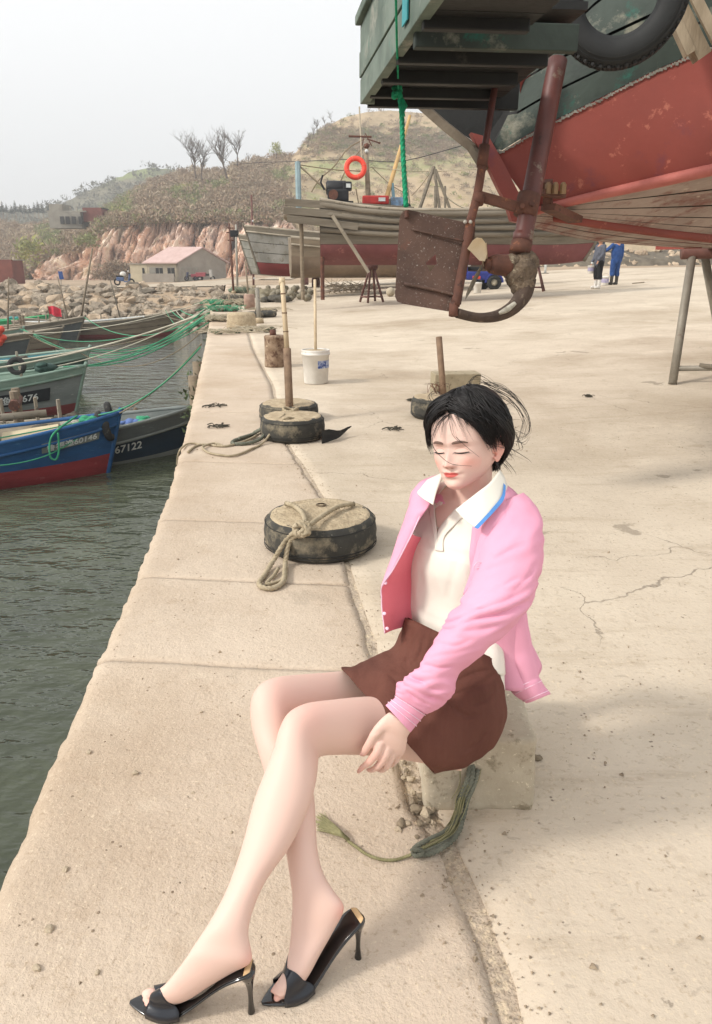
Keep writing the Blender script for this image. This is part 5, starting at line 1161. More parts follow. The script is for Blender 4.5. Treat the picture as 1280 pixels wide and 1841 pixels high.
for k, (px, py, lab) in enumerate(((548, 512, 'rusty drum prop under the stern of the grey beached boat'), (568, 516, 'dark drum prop right of the rusty one under the stern'))):
    c = sfoot(px, py); T = thing('prop_drum', c, lab, 'drum'); mk('drum', lathe([(0, 0), (.22, 0), (.23, .02), (.23, .3), (.22, .32), (.23, .34), (.19, .62), (0, .62)], 18, c), (M_RSTEEL, M_RUSTP)[k], parent=T, smooth=True); mk('pole', tube([c+Vector((0, 0, .5)), c+Vector((-.05, 0, 1.9))], .05, 8), M_OW2, parent=T)
# brushwood, float, floats heap
brp = []
q = random.Random(9); c0_ = sfoot(632, 526)
for i in range(170):
    a = c0_+Vector((q.uniform(-.9, .9), q.uniform(-.5, .5), q.uniform(.02, .35))); d = Vector((q.uniform(-1, 1), q.uniform(-.4, .4), q.uniform(-.25, .35))).normalized(); brp.append(tube([a, a+d*q.uniform(.3, .7)], [.014, .005], 4))
mk('brushwood_pile', join(*brp), M_OW2, kind='stuff', label='pile of dry sticks under the grey beached boat', cat='brushwood')
M_FLT = mat('grey_float', '#8b8370', '#6e6757', rough=.8, scale=5, bump=.15, bscale=20, spots='#a59c88', sscale=8)
spots = []
q = random.Random(77)
for i in range(200):
    if len(spots) > 58: break
    px = q.uniform(500, 560) if i % 3 else q.uniform(468, 515); py = q.uniform(520, 543); c = sfoot(px, py); r = .11+.025*q.random(); z = r
    for o_ in spots:
        dx = (o_[0]-c.x)**2+(o_[1]-c.y)**2
        if dx < (r+o_[3])**2*.8: z = max(z, o_[2]+math.sqrt(max(0, (r+o_[3])**2*.9-dx)))
    if z < .62: spots.append((c.x, c.y, z+gz(c.x, c.y)*(0 if z > r else 1), r, z))
fm = None
for i, (x, y, z, r, _) in enumerate(spots):
    o = mk('fishing_float', ball((0, 0, 0), 1, 14, 9), M_FLT, smooth=True, world=False, loc=(0, 0, 0)) if fm is None else fm.copy()
    if fm is None: fm = o
    else: COL.objects.link(o)
    o.location = (x, y, max(z, gz(x, y)+r*.95)); o.scale = (r, r, r*.95); tag(o, 'round grey fishing float in the heap beside the pole posts', 'float', 'grey floats heaped at the end of the quay')
nh_ = sfoot(497, 543); mk('net_heap', join(*[rock(nh_+Vector((q.uniform(-.5, .4), q.uniform(-.2, .3), .08)), q.uniform(.16, .28), i+60, (1.2, 1, .6), 2) for i in range(8)]), M_NETD, smooth=True, label='heap of grey netting in front of the floats', cat='net')
nh_ = sfoot(470, 535); mk('net_heap', join(*[rock(nh_+Vector((q.uniform(-.4, .4), q.uniform(-.2, .5), .14)), q.uniform(.2, .34), i+90, (1.1, 1, .8), 2) for i in range(7)]), mat('tan_net', '#8f8670', '#6d6553', rough=1, scale=5, bump=.9, bscale=30, bdist=.03), smooth=True, label='rounded tan net heap left of the floats', cat='net')
wf = sfoot(702, 533); mk('white_float', ball(wf+Vector((0, 0, .16)), .17, 16, 10), M_PLA, smooth=True, label='dull white float lying behind the reddish stand', cat='float')

# ================= RIGHT-HAND BACKGROUND =================
def wheel(c, r, w, T, rz=0, hub=None, name='wheel'):
    M_ = Matrix.Translation(c) @ Matrix.Rotation(rz, 4, 'Z') @ Matrix.Rotation(math.pi/2, 4, 'X')
    o = mk(name, xf(lathe([(r*.45, -w/2), (r*.9, -w/2), (r, -w*.35), (r, w*.35), (r*.9, w/2), (r*.45, w/2)], 20, cap=False), M_), M_TYRE, parent=T, smooth=True)
    mk('rim', xf(lathe([(0, -w*.3), (r*.5, -w*.42), (r*.5, w*.42), (0, w*.3)], 16), M_), hub or M_OW, parent=o, smooth=True)
tk = sfoot(1015, 476); trk = thing('flatbed_truck', tk, 'dark flatbed truck parked against the rubble bank at the back', 'truck')
MDK = mat('truck_dark', '#2f3232', '#232525', rough=.7, scale=2, bump=.1); MRM = mat('rim_tan', '#a39a86', '#857d6b', rough=.7)
for dx in (-3.1, 1.85): wheel(tk+Vector((dx, 0, .5)), .52, .35, trk, hub=MRM)
wheel(tk+Vector((.75, .3, .5)), .5, .35, trk, hub=MDK)
mk('chassis', box(tk+Vector((-.6, .6, .98)), (7.2, 1.8, .22)), MDK, parent=trk); mk('bed', box(tk+Vector((-1.2, .7, 1.25)), (5.8, 2.2, .16)), MDK, parent=trk); mk('tool_box', box(tk+Vector((-1.55, .1, .6)), (1.5, .6, .75), bev=.04), mat('truck_box', '#a4a89e', '#8a8e84', rough=.7), parent=trk); mk('step_guard', box(tk+Vector((.35, .05, .75)), (1.3, .1, .4)), MDK, parent=trk)
for k in range(3): mk('guard_bar', box(tk+Vector((.0+.5*k, -.02, .72)), (.28, .05, .3)), M_WHT, parent=trk)
mk('mudguard', tube([tk+Vector((1.85+.72*math.cos(a), .0, .5+.72*math.sin(a))) for a in [math.pi*k/8 for k in range(9)]], .07, 6), MDK, parent=trk); mk('cab', box(tk+Vector((3.2, .8, 1.6)), (1.6, 2.2, 1.9), bev=.1), MDK, parent=trk)
q = random.Random(31); rbk = []
rub = mk('rubble_bank', loft([[(x, 62, .4), (x, 63.5, 1.6+.3*fbm(x, 0, 0, .3)), (x, 66, 2.3+.4*fbm(x, 4, 0, .3)), (x, 71, 2.2), (x, 72, 0)] for x in [2+1.5*i for i in range(24)]], cap=False, closed_u=False), M_ROCK3, kind='structure', label='bank of dumped stones behind the truck', loc=(0, 0, 0))
for i in range(330):
    x = q.uniform(3, 35); u = q.random(); rbk.append(rock((x, 62.3+3.5*u, .7+1.7*u), q.uniform(.15, .42), i+300, (1, .8, .8), 1))
mk('stones', join(*rbk), M_ROCK2, parent=rub, kind='stuff')
# sheds at the right back
s1 = sfoot(1137, 468); sh1 = thing('cream_shed', s1, 'small cream shed with a white panel behind the two workers', 'shed'); mk('wall', box(s1+Vector((-.1, 1, 1.25)), (1.7, 2, 2.5)), mat('cream_wall', '#cfc3a6', '#bdb194', rough=.9, scale=1, bump=.1), parent=sh1); mk('white_panel', box(s1+Vector((1.1, .6, 1.3)), (.7, .8, 2.6)), M_WHT, parent=sh1); mk('notice', box(s1+Vector((-.1, -.03, 1.7)), (.9, .04, .6)), mat('notice_paper', '#d9cfa9', '#c3a98a', scale=6, bump=0), parent=sh1)
s2 = sfoot(1190, 463); sh2 = thing('grey_shed', s2, 'long grey-blue metal shed at the right back, beside the cream one', 'shed'); mk('wall', box(s2+Vector((3.0, 2, 1.5)), (8.6, 3, 3.0)), mat('grey_blue_sheet', '#9a9da1', '#86898e', rough=.7, scale=.6, bump=.1), parent=sh2); mk('roof', box(s2+Vector((3.0, 2, 3.05)), (8.9, 3.4, .14)), M_CONC, parent=sh2)
for i in range(18): mk('sheet_rib', box(s2+Vector((-1.2+.49*i, .47, 1.5)), (.05, .05, 2.9)), _mats['grey_blue_sheet'], parent=sh2)
# pale pipe post and red hose reel
pp = sfoot(980, 492); T = thing('pipe_post', pp, 'white pipe post standing in the yard before the truck', 'post'); mk('pipe', tube([pp, pp+Vector((0, 0, .95))], .07, 10), M_WHT, parent=T, smooth=True); mk('base_plate', box(pp+Vector((0, 0, .02)), (.35, .3, .05)), M_STEEL, parent=T)
rd_ = at(962, 466, 24); T = thing('red_pump', rd_, 'small red pump hanging beside the small stand', 'pump'); mk('casing', box(rd_, (.28, .22, .22), bev=.03), MR, parent=T); mk('inlet', xf(torus(.06, .03, 12, 6), Matrix.Translation(rd_+Vector((-.1, -.12, .14))) @ Matrix.Rotation(1.4, 4, 'X')), M_TYRE, parent=T)
# blue three-wheeler behind the propeller
tr = sfoot(868, 521); T = thing('farm_tricycle', tr, 'blue three-wheeled farm vehicle half hidden behind the propeller', 'tricycle')
MBV = mat('vehicle_blue', '#2e3b8c', '#252f70', rough=.5, bump=.05)
wheel(tr+Vector((.42, 0, .27)), .28, .16, T, hub=MRM); wheel(tr+Vector((.08, .5, .27)), .28, .16, T, hub=MDK); wheel(tr+Vector((-1.1, .3, .27)), .28, .14, T, hub=MDK)
mk('mudguard', tube([tr+Vector((.42+.33*math.cos(a), -.02, .27+.33*math.sin(a))) for a in [math.pi*k/8 for k in range(9)]], .045, 6), MBV, parent=T); mk('body', box(tr+Vector((-.2, .3, .52)), (.9, .7, .32), bev=.06), MBV, parent=T); mk('nose', box(tr+Vector((-.85, .3, .75)), (.5, .6, .55), bev=.1), MBV, parent=T); mk('headlight', ball(tr+Vector((-.6, -.1, .95)), .09), M_WHT, parent=T)
mk('lamp', box(tr+Vector((-.28, -.08, .46)), (.30, .06, .11), bev=.02), M_ORANGE, parent=T); mk('seat', box(tr+Vector((-.3, .3, .78)), (.5, .4, .14), bev=.04), MBK, parent=T); mk('handlebar', tube([tr+Vector((-.9, -.1, 1.15)), tr+Vector((-.88, .3, 1.1)), tr+Vector((-.9, .7, 1.15))], .02, 6), M_STEEL, parent=T)
def pail(c, r, h, m, lab, cat='bucket', band_=None, lid=False):
    T = thing('paint_bucket', c, lab, cat); mk('pail', lathe([(0, .0), (r*.86, 0), (r*.88, .01), (r, h*.86), (r*1.05, h*.87), (r*1.05, h*.93), (r*1.0, h*.94), (r*1.02, h), (r*.95, h), (r*.93, h*.9), (0, h*.88)], 24, c), m, parent=T, smooth=True)
    mk('handle', tube([c+Vector((r*1.05*math.cos(a), -.02-r*.7*math.sin(a)*0, h*.9+r*.9*math.sin(a))) for a in [math.pi*k/10 for k in range(11)]], .004, 5), M_STEEL, parent=T)
    if band_: mk('print_band', lathe([(r*.925+.002, h*.3), (r*.985+.002, h*.75)], 24, c, cap=False), band_, parent=T)
    return T
MWB = mat('white_bucket_plastic', '#d9d5cd', '#c2bdb3', rough=.5, scale=4, bump=.05, spots='#a3937c', sscale=6, slo=.60, shi=.72)
MVB = mat('violet_print', '#8d86a8', '#b5afc2', rough=.6, scale=9, bump=0)
pail(sfoot(858, 527), .15, .38, MWB, 'white bucket beside the blue three-wheeler')
# ---- two workers ----
def worker(px, py, H, face, top, bot, boot, lab, hold=None, hat=None, hair=True, arms=None):
    c = sfoot(px, py); T = thing('person', c, lab, 'person', rz=0); f = Vector((math.cos(face), math.sin(face), 0)); l = Vector((-f.y, f.x, 0)); U = Vector((0, 0, 1)); k = H/1.7
    def W3(a, b, z): return c+f*a*k+l*b*k+U*z*k
    def surf(parts_, vox=.012, it=6):
        vs, fs = join(*parts_); me = bpy.data.meshes.new('t'); me.from_pydata([tuple(v) for v in vs], [], fs); o = bpy.data.objects.new('t', me); COL.objects.link(o)
        m_ = o.modifiers.new('r', 'REMESH'); m_.mode = 'VOXEL'; m_.voxel_size = vox; s_ = o.modifiers.new('s', 'SMOOTH'); s_.factor = .5; s_.iterations = it
        dg = bpy.context.evaluated_depsgraph_get(); dg.update(); e = o.evaluated_get(dg).to_mesh(); r = [tuple(v.co) for v in e.vertices], [tuple(p.vertices) for p in e.polygons]; bpy.data.objects.remove(o); return r
    hd = W3(.03, 0, 1.58); A = arms or [((.0, .20, 1.38), (.02, .25, 1.10), (.10, .24, .86)), ((.0, -.20, 1.38), (.02, -.25, 1.10), (.10, -.24, .86))]
    skin = [ball(hd, .10*k, 16, 12, (.85, .85, 1.15)), limb3([W3(.01, 0, 1.36), W3(.02, 0, 1.5)], [.055*k, .05*k]), ball(hd+f*.10*k-U*.01, .018*k)]
    for a in A: skin += [limb3([W3(*a[0]), W3(*a[1]), W3(*a[2])], [.045*k, .038*k, .026*k]), limb3([W3(*a[2]), W3(a[2][0]+.03, a[2][1], a[2][2]-.08)], [.032*k, .026*k])]+[limb3([W3(a[2][0]+.02, a[2][1]+d_, a[2][2]-.07), W3(a[2][0]+.06, a[2][1]+d_, a[2][2]-.14)], [.011, .009]) for d_ in (-.025, -.008, .009, .025)]
    legs = []
    for s in (-1, 1): legs.append(limb3([W3(0, s*.09, .88), W3(.02, s*.10, .48), W3(.0, s*.11, .10)], [.085*k, .062*k, .045*k]))
    skin += legs+[limb3([W3(0, 0, .9), W3(.0, 0, 1.15), W3(0, 0, 1.35)], [.11*k, .10*k, .12*k])]
    mk('body', surf(skin), M_SKIN2, parent=T, smooth=True)
    jk = [xf(ball((0, 0, 0), 1, 20, 12, (.15*k, .215*k, .34*k)), Matrix.Translation(W3(0, 0, 1.12)) @ Matrix((f, l, U)).transposed().to_4x4()), xf(ball((0, 0, 0), 1, 16, 10, (.12*k, .22*k, .12*k)), Matrix.Translation(W3(0, 0, 1.32)) @ Matrix((f, l, U)).transposed().to_4x4()), limb3([W3(0, 0, .84), W3(0, 0, 1.1)], [.165*k, .17*k])]
    for a in A: jk.append(limb3([W3(*a[0]), W3(*a[1]), W3(*a[2])], [.075*k, .062*k, .05*k]))
    v, fc = surf(jk, .012, 4); mk('jacket', fold((v, fc), -.008, 9, 3), top, parent=T, smooth=True)
    tr__ = [limb3([W3(0, s*.085, .86), W3(.02, s*.10, .5), W3(.0, s*.11, .36)], [.115*k, .09*k, .085*k]) for s in (-1, 1)]+[xf(ball((0, 0, 0), 1, 16, 10, (.14*k, .19*k, .14*k)), Matrix.Translation(W3(0, 0, .86)) @ Matrix((f, l, U)).transposed().to_4x4())]
    v, fc = surf(tr__, .012, 4); mk('trousers', fold((v, fc), -.008, 11, 5), bot, parent=T, smooth=True)
    for s in (-1, 1): mk('boot', surf([limb3([W3(.0, s*.11, .42), W3(.0, s*.11, .07)], [.072*k, .055*k]), limb3([W3(-.02, s*.11, .05), W3(.08, s*.11, .05), W3(.15, s*.115, .04)], [.05*k, .052*k, .04*k])], .01, 3), boot, parent=T, smooth=True)
    mk('hair', xf(ball((0, 0, 0), 1, 16, 10, (.098*k, .095*k, .10*k)), Matrix.Translation(hd-f*.015+U*.035)), M_HAIRW, parent=T, smooth=True)
    if hold: mk('glove', ball(W3(*A[hold][2])-U*.06, .055, 10, 8), M_WHT, parent=T, smooth=True)
    return T, W3, A
def fold(vf, amp, s=14., seed=0, ax_=None, stretch=(1, 1, 1)):
    me = bpy.data.meshes.new('f'); me.from_pydata([tuple(v) for v in vf[0]], [], vf[1]); me.update(); out = []
    for v in me.vertices:
        p = Vector((v.co.x*stretch[0], v.co.y*stretch[1], v.co.z*stretch[2]))*s+Vector((seed*3.7, 0, seed)); q_ = 1-abs(noise.noise(p)+.5*noise.noise(p*2.1))*2
        out.append(tuple(v.co+v.normal*abs(amp)*q_))
    bpy.data.meshes.remove(me); return out, vf[1]
def limb3(P, r, n=6, seg=14):
    Q = cr([tuple(p)+(q,) for p, q in zip(P, r)], n)
    return join(tube([Vector(q[:3]) for q in Q], [max(.002, q[3]) for q in Q], seg), ball(P[0], r[0], 12, 8), ball(P[-1], r[-1], 12, 8))
M_SKIN2 = mat('worker_skin', '#b98a6f', '#a87a60', rough=.6, bump=0); M_HAIRW = mat('dark_hair', '#1d1917', rough=.6, bump=0)
w1, W1, A1 = worker(1073, 519, 1.70, math.radians(195), mat('grey_jacket', '#5f626c', '#50535c', rough=.9, bump=.2), mat('black_trousers', '#232324', '#19191a', rough=.9, bump=.2), mat('white_rubber_boot', '#dcd8d2', '#cbc6be', rough=.5, bump=0), 'worker in grey jacket, black trousers and white boots, turned to the left', hold=1,
    arms=[((.0, .20, 1.38), (.05, .26, 1.12), (.16, .20, .95)), ((.0, -.20, 1.38), (.02, -.25, 1.10), (.14, -.20, .90))])
w2, W2, A2 = worker(1103, 512, 1.70, math.radians(110), mat('blue_overall', '#2b4d86', '#223f70', rough=.9, bump=.2), mat('blue_overall', '#2b4d86'), mat('dark_rubber_boot', '#4d4a44', '#3b3833', rough=.6, bump=0), 'worker in blue overalls and dark boots standing right of the grey one', arms=[((.0, .20, 1.38), (.05, .36, 1.25), (.12, .48, 1.18)), ((.0, -.20, 1.38), (.02, -.25, 1.10), (.06, -.24, .84))])
bk = W1(.17, -.20, .50); pail(bk-Vector((0, 0, .0)), .12, .26, MWB, 'small white bucket hanging from the hand of the worker in grey', band_=MVB); pail(sfoot(1087, 513), .14, .32, MWB, 'bucket with a violet print standing between the two workers', band_=MVB)
mk('ground_stick', tube([sfoot(1137, 511)+Vector((0, 0, .03)), sfoot(1158, 509)+Vector((0, 0, .03))], .02, 5), M_OW2, label='dark stick lying on the yard right of the workers', cat='stick')
# ================= THINGS ON THE QUAY =================
M_CTOP = mat('rough_concrete_fill', '#b9a88c', '#9d8c72', rough=1, scale=12, bump=1, bscale=55, spots='#7d6e5a', sscale=30, slo=.56, shi=.66, spots2='#d3c4a8', s2scale=40, bdist=.012)
M_TDUST = mat('dusty_tyre', '#45433d', '#302f2b', rough=.85, scale=5, bump=.5, bscale=26, spots='#90856f', sscale=6, slo=.50, shi=.68, spots2='#bdb6a6', s2scale=38, s2lo=.68, s2hi=.71, bdist=.005)
M_ROPE = mat('old_hemp_rope', '#b3a58c', '#94876f', rough=1, scale=20, bump=.5, bscale=150, bdist=.004)
M_ROPEG = mat('grey_green_rope', '#77786a', '#5a5c50', rough=1, scale=20, bump=.5, bscale=150, bdist=.004)
M_ROPEY = mat('frayed_olive_rope', '#96916c', '#7b7757', rough=1, scale=30, bump=.2)
M_POLE = mat('bamboo_pole', '#cdbb9c', '#b8a383', rough=.6, scale=5, bump=.1, spots='#77624b', sscale=7, slo=.62, shi=.72); M_RPIPE = mat('rusty_pipe', '#8c745d', '#6f5a48', rough=.85, scale=9, bump=.3, bscale=50, spots='#5a3e31', sscale=12)
def tyre_block(px, py, R, h, lab, seed=1, tilt=0, fillz=None, back=True, rin=.66):
    f = gnd(px, py, 0); f.z = gz(f.x, f.y) if f.x > jx(f.y) else 0; c = f+Vector(((f.x)/f.y*R*.0, R, 0)); d = (f-Vector((0, 0, 0))); d.z = 0; c = f+d.normalized()*R
    T = thing('tyre_mooring_weight', c, lab, 'mooring weight', 'tyres filled with concrete as mooring weights')
    Mx = Matrix.Translation(c) @ Matrix.Rotation(tilt, 4, 'X')
    rows = []
    for i in range(80):
        a = 2*math.pi*i/80; r = []
        for rr_, z_ in ((.70, .0), (.90, .0), (.97, .10), (1.0, .30), (1.01, .55), (.985, .80), (.93, .95), (.84, 1.0), (.76, .985), (.70, .93)):
            w = 1+.008*fbm(math.cos(a)*2+seed, math.sin(a)*2, z_*2, 1); r.append((R*rr_*w*math.cos(a), R*rr_*w*math.sin(a), h*z_+.004*fbm(a*2, z_, seed, 2)))
        rows.append(r)
    v, fc = loft(rows+[rows[0]], cap=False); mk('tyre', xf((v, fc), Mx), M_TDUST, parent=T, smooth=True)
    for z_ in (.16, .24, .84): mk('tread_line', xf(torus(R*(1.005 if z_ < .5 else .985), .0022, 60, 5), Mx @ Matrix.Translation((0, 0, h*z_))), M_TYRE, parent=T)
    rows = []
    for j in range(16):
        rr_ = R*.93*j/15; row = []
        for k in range(60):
            a = 2*math.pi*k/60; z = h*(.995)+.012*(1-(j/15)**2)+.012*fbm(rr_*math.cos(a)*9+seed, rr_*math.sin(a)*9, seed, 1, 4)+(-.02 if j == 15 else 0)
            row.append((rr_*math.cos(a), rr_*math.sin(a), z))
        rows.append(row)
    v, fc = loft(rows, cap=False); mk('concrete_fill', xf((v, fc), Mx), M_CTOP, parent=T, smooth=True)
    return T, c
t1, c1 = tyre_block(577, 1018, .288, .175, 'nearest concrete-filled tyre, with a thick knotted rope over its top', 3)
# hole in the fill
mk('lifting_hole', lathe([(0, -.02), (.022, -.012), (.028, .002), (.020, .004)], 14, c1+Vector((.0, .10, .188)), cap=False), mat('hole_dark', '#6d5f4d', rough=1), parent=t1, smooth=True)
def topz(x, y): return .19
def on1(px, py, z=.195): return gnd(px, py, z)
rp_ = thing('knotted_rope', c1, 'thick pale rope tied in a knot with a loop hanging down the nearest tyre', 'rope')
mk('strand', rope_tube([Vector(q) for q in cr([tuple(on1(*p)) for p in [(514,905,.200),(526,908,.206),(540,918,.206),(548,932,.210),(548,944,.212)]], 6)], .0135), M_ROPE, parent=rp_, smooth=True)
mk('strand', rope_tube([Vector(q) for q in cr([tuple(on1(*p)) for p in [(636,906,.196),(610,910,.210),(588,922,.212),(570,934,.212),(556,944,.214)]], 6)], .0125), M_ROPE, parent=rp_, smooth=True)
kc = on1(543, 950, .205); kc.y -= .01
kk = []
for i, (a, b, rr_) in enumerate(((0, 0, .030), (1.1, .5, .030), (2.2, -.4, .028), (.6, 1.3, .024))):
    kk.append(rope_tube([kc+Vector((rr_*1.15*math.cos(s+a), rr_*.75*math.sin(s+b)-.012*math.sin(2*s), rr_*.85*math.sin(s+a+b))) for s in [k*2*math.pi/18 for k in range(19)]], .0135))
mk('knot', join(*kk), M_ROPE, parent=rp_, smooth=True)
gq = lambda px, py, z=.014: gnd(px, py, z)
frt = lambda px, py, y_: None
def onfront(px, py, dy=-.02):   # point on the front wall plane of the tyre
    yq = c1.y-.288+dy; v = (py-H0/2)/F0; t = yq/(CP-v*SP); return at(px, py, t)
lp_ = [kc+Vector((-.02, -.02, 0)), onfront(520, 965, .05), onfront(505, 985, .0), onfront(490, 1010, -.02), gq(475,1035), gq(466,1048), gq(472,1056), gq(488,1058), gq(503,1052), gq(511,1040, .02), onfront(513, 1012, -.02), onfront(517, 985, .01), onfront(526, 968, .04), kc+Vector((.0, -.02, -.005))]
mk('loop', rope_tube([Vector(q) for q in cr([tuple(p) for p in lp_], 5)], .0125), M_ROPE, parent=rp_, smooth=True)
mk('loop', rope_tube([Vector(q) for q in cr([tuple(p) for p in [gq(500,1022,.02), gq(492,1035), gq(482,1045), gq(480,1050), gq(495,1047), gq(508,1042)]], 5)], .009), M_ROPE, parent=rp_, smooth=True)
# second pair
t3, c3 = tyre_block(520, 763, .275, .15, 'concrete-filled tyre partly hidden behind the one with the pole', 9)
t2, c2 = tyre_block(527, 799, .268, .185, 'concrete-filled tyre with a tall wooden pole standing behind it and a rubber flap', 6)
fp = [[gnd(578+ (632-578)*i/8, 776+ (768-776)*i/8, .10-.03*i/8)+Vector((0, 0, -.045*(j)*(1-i/8.5)+.012*math.sin(i))) for j in range(4)] for i in range(9)]
mk('rubber_flap', loft(fp, cap=False, closed_u=False), M_TYRE, parent=t2, smooth=True)
pb = gnd(521, 738, .12); pb.z = .0
pole = thing('mooring_pole', pb, 'tall two-part pole, brown below and bamboo above, behind the double tyres', 'pole')
tp_ = at(516, 627, depth(pb)); tpp = at(507, 503, depth(pb))
mk('lower_tube', tube([pb, pb.lerp(tp_, .5), tp_], .036, 14), M_RPIPE, parent=pole, smooth=True); mk('bamboo', tube([tp_-(tp_-pb)*.05, tp_.lerp(tpp, .5), tpp], [.024, .022, .021], 12), M_POLE, parent=pole, smooth=True)
for f_ in (.25, .52, .8): q_ = tp_.lerp(tpp, f_); mk('node', tube([q_-Vector((0, 0, .006)), q_+Vector((0, 0, .006))], .025, 12), M_RPIPE, parent=pole)
mk('cap', tube([tpp-Vector((0, 0, .05)), tpp+Vector((0, 0, .02))], .029, 12), M_POLE, parent=pole, smooth=True)
rq = thing('mooring_rope', gnd(500, 775, .1), 'old rope wound round the tall pole and trailing left to the quay edge', 'rope')
wr = []
for k in range(3):
    c = gnd(522, 742-3*k, .16+.02*k); wr.append(rope_tube([c+Vector((.062*math.cos(a), .05*math.sin(a), .012*math.sin(a*2+k))) for a in [j*2*math.pi/16 for j in range(17)]], .013))
mk('turns', join(*wr), M_ROPE, parent=rq, smooth=True)
def trail(P, r, m, nm='trailing_end', par=None): return mk(nm, rope_tube([Vector(q) for q in cr([tuple(gnd(*p)) for p in P], 7)], r), m, parent=par or rq, smooth=True)
trail([(512,745,.19),(497,757,.17),(470,778,.04),(440,793,.014),(405,802,.013),(368,799,.012),(350,803,.012),(338,813,.012)], .010, M_ROPE)
trail([(528,752,.19),(512,752,.20),(494,768,.12),(474,795,.02),(450,808,.012),(420,819,.012),(390,817,.012),(372,812,.012),(365,803,.022),(385,797,.02),(400,801,.012)], .0095, M_ROPE)
trail([(365,800,.012),(350,797,.012),(335,799,.012),(322,812,-.01),(318,835,-.15)], .008, M_ROPE)
trail([(505,752,.18),(482,765,.12),(462,775,.05),(448,785,.02),(424,791,.016),(418,797,.016),(435,798,.016),(455,795,.02),(470,788,.03),(478,778,.06)], .0155, M_ROPEG); trail([(498,757,.17),(476,768,.10),(455,780,.04),(430,788,.03)], .014, M_ROPEG)
# bucket with a pipe
bf = gnd(567, 692, 0); bc = bf+Vector((0, .165, 0)); bc.z = gz(bc.x, bc.y)
bu = thing('paint_bucket', bc, 'white plastic bucket full of concrete holding a thin upright pipe', 'bucket')
r_, h_ = .165, .40
mk('pail', lathe([(0, 0), (r_*.86, 0), (r_*.88, .012), (r_*.99, h_*.84), (r_*1.06, h_*.85), (r_*1.06, h_*.90), (r_*1.0, h_*.91), (r_*1.03, h_*.955), (r_*1.03, h_), (r_*.95, h_), (r_*.94, h_*.95), (0, h_*.95)], 40, bc), MWB, parent=bu, smooth=True)
mk('fill', lathe([(0, h_*.99), (r_*.6, h_*.985), (r_*.93, h_*.96)], 24, bc, cap=False), M_CTOP, parent=bu, smooth=True)
lb = []
for i in range(9):
    a = math.radians(-78+9*i); lb.append([bc+Vector(((r_*.955+.003)*math.cos(a), (r_*.955+.003)*math.sin(a), z)) for z in (.19, .235, .28)])
pl_ = mk('printed_label', loft(lb, cap=False, closed_u=False), mat('blue_bucket_print', '#5b74a8', '#c9ccd2', rough=.6, scale=22, bump=0, spots='#2d4480', sscale=30, slo=.5, shi=.56), parent=bu)
p0 = bc+Vector((.0, 0, h_*.9)); p1 = at(566, 503, depth(bc))
mk('pipe', tube([p0, p0.lerp(p1, .5), p1], .017, 12), M_POLE, parent=bu, smooth=True)
# rusty bollard
bb = gnd(493, 661, 0)+Vector((0, .14, 0)); bl = thing('bollard', bb, 'squat mottled concrete bollard with a short pipe stub, left of the white bucket', 'bollard')
mk('body', [xf(lathe([(0, 0), (.145, 0), (.15, .03), (.142, .12), (.140, .38), (.146, .41), (.13, .43), (0, .43)], 32), Matrix.Translation(bb))][0], mat('mottled_rust_concrete', '#a08c76', '#7b6450', rough=1, scale=9, bump=.8, bscale=40, spots='#5e4638', sscale=14, slo=.5, shi=.6, spots2='#c7b79c', s2scale=12, bdist=.01), parent=bl, smooth=True); mk('stub', tube([bb+Vector((-.02, .02, .40)), bb+Vector((-.02, .02, .50))], .045, 12), M_RUSTP, parent=bl, smooth=True)
# tyre, pipe and slab behind her head
t4, c4 = tyre_block(786, 758, .255, .19, 'concrete-filled tyre with a leaning rusty pipe, behind her head', 14)
q_ = gnd(799, 712, .19); q_.z = .12; pt = at(789, 606, depth(q_)-.02); pz = thing('rusty_pipe', q_, 'rusty pipe standing up out of the tyre behind her head', 'pipe'); mk('tube', tube([q_, pt], .030, 14, cap=True), M_RPIPE, parent=pz, smooth=True)
s_a = gnd(775, 712, 0.03); bx = mk('concrete_slab_block', (lambda M_: xf(box((0, 0, .10), (.50, .26, .27), bev=.012), M_))(Matrix.Translation((s_a.x+.27, s_a.y+.13, s_a.z)) @ Matrix.Rotation(.10, 4, 'Z')), M_BLOCK2 if 'M_BLOCK2' in globals() else mat('weathered_block', '#a39880', '#8c8169', rough=1, scale=8, bump=.6, bscale=50, spots='#6b614e', sscale=20, bdist=.008), label='weathered concrete block behind the tyre near her head', cat='concrete block')
wl = []
q = random.Random(12)
for i in range(9):
    a = gnd(790+q.uniform(-6, 8), 708+q.uniform(-3, 5), .2); wl.append(tube([Vector(v) for v in cr([a, a+Vector((q.uniform(-.05, .02), 0, .07)), a+Vector((q.uniform(-.1, .05), 0, .10)), a+Vector((q.uniform(-.12, .06), -.02, .02))], 4)], .002, 4))
mk('wire_tangle', join(*wl), M_RUSTP, label='tangle of dark wire on the tyre near her head', cat='wire')
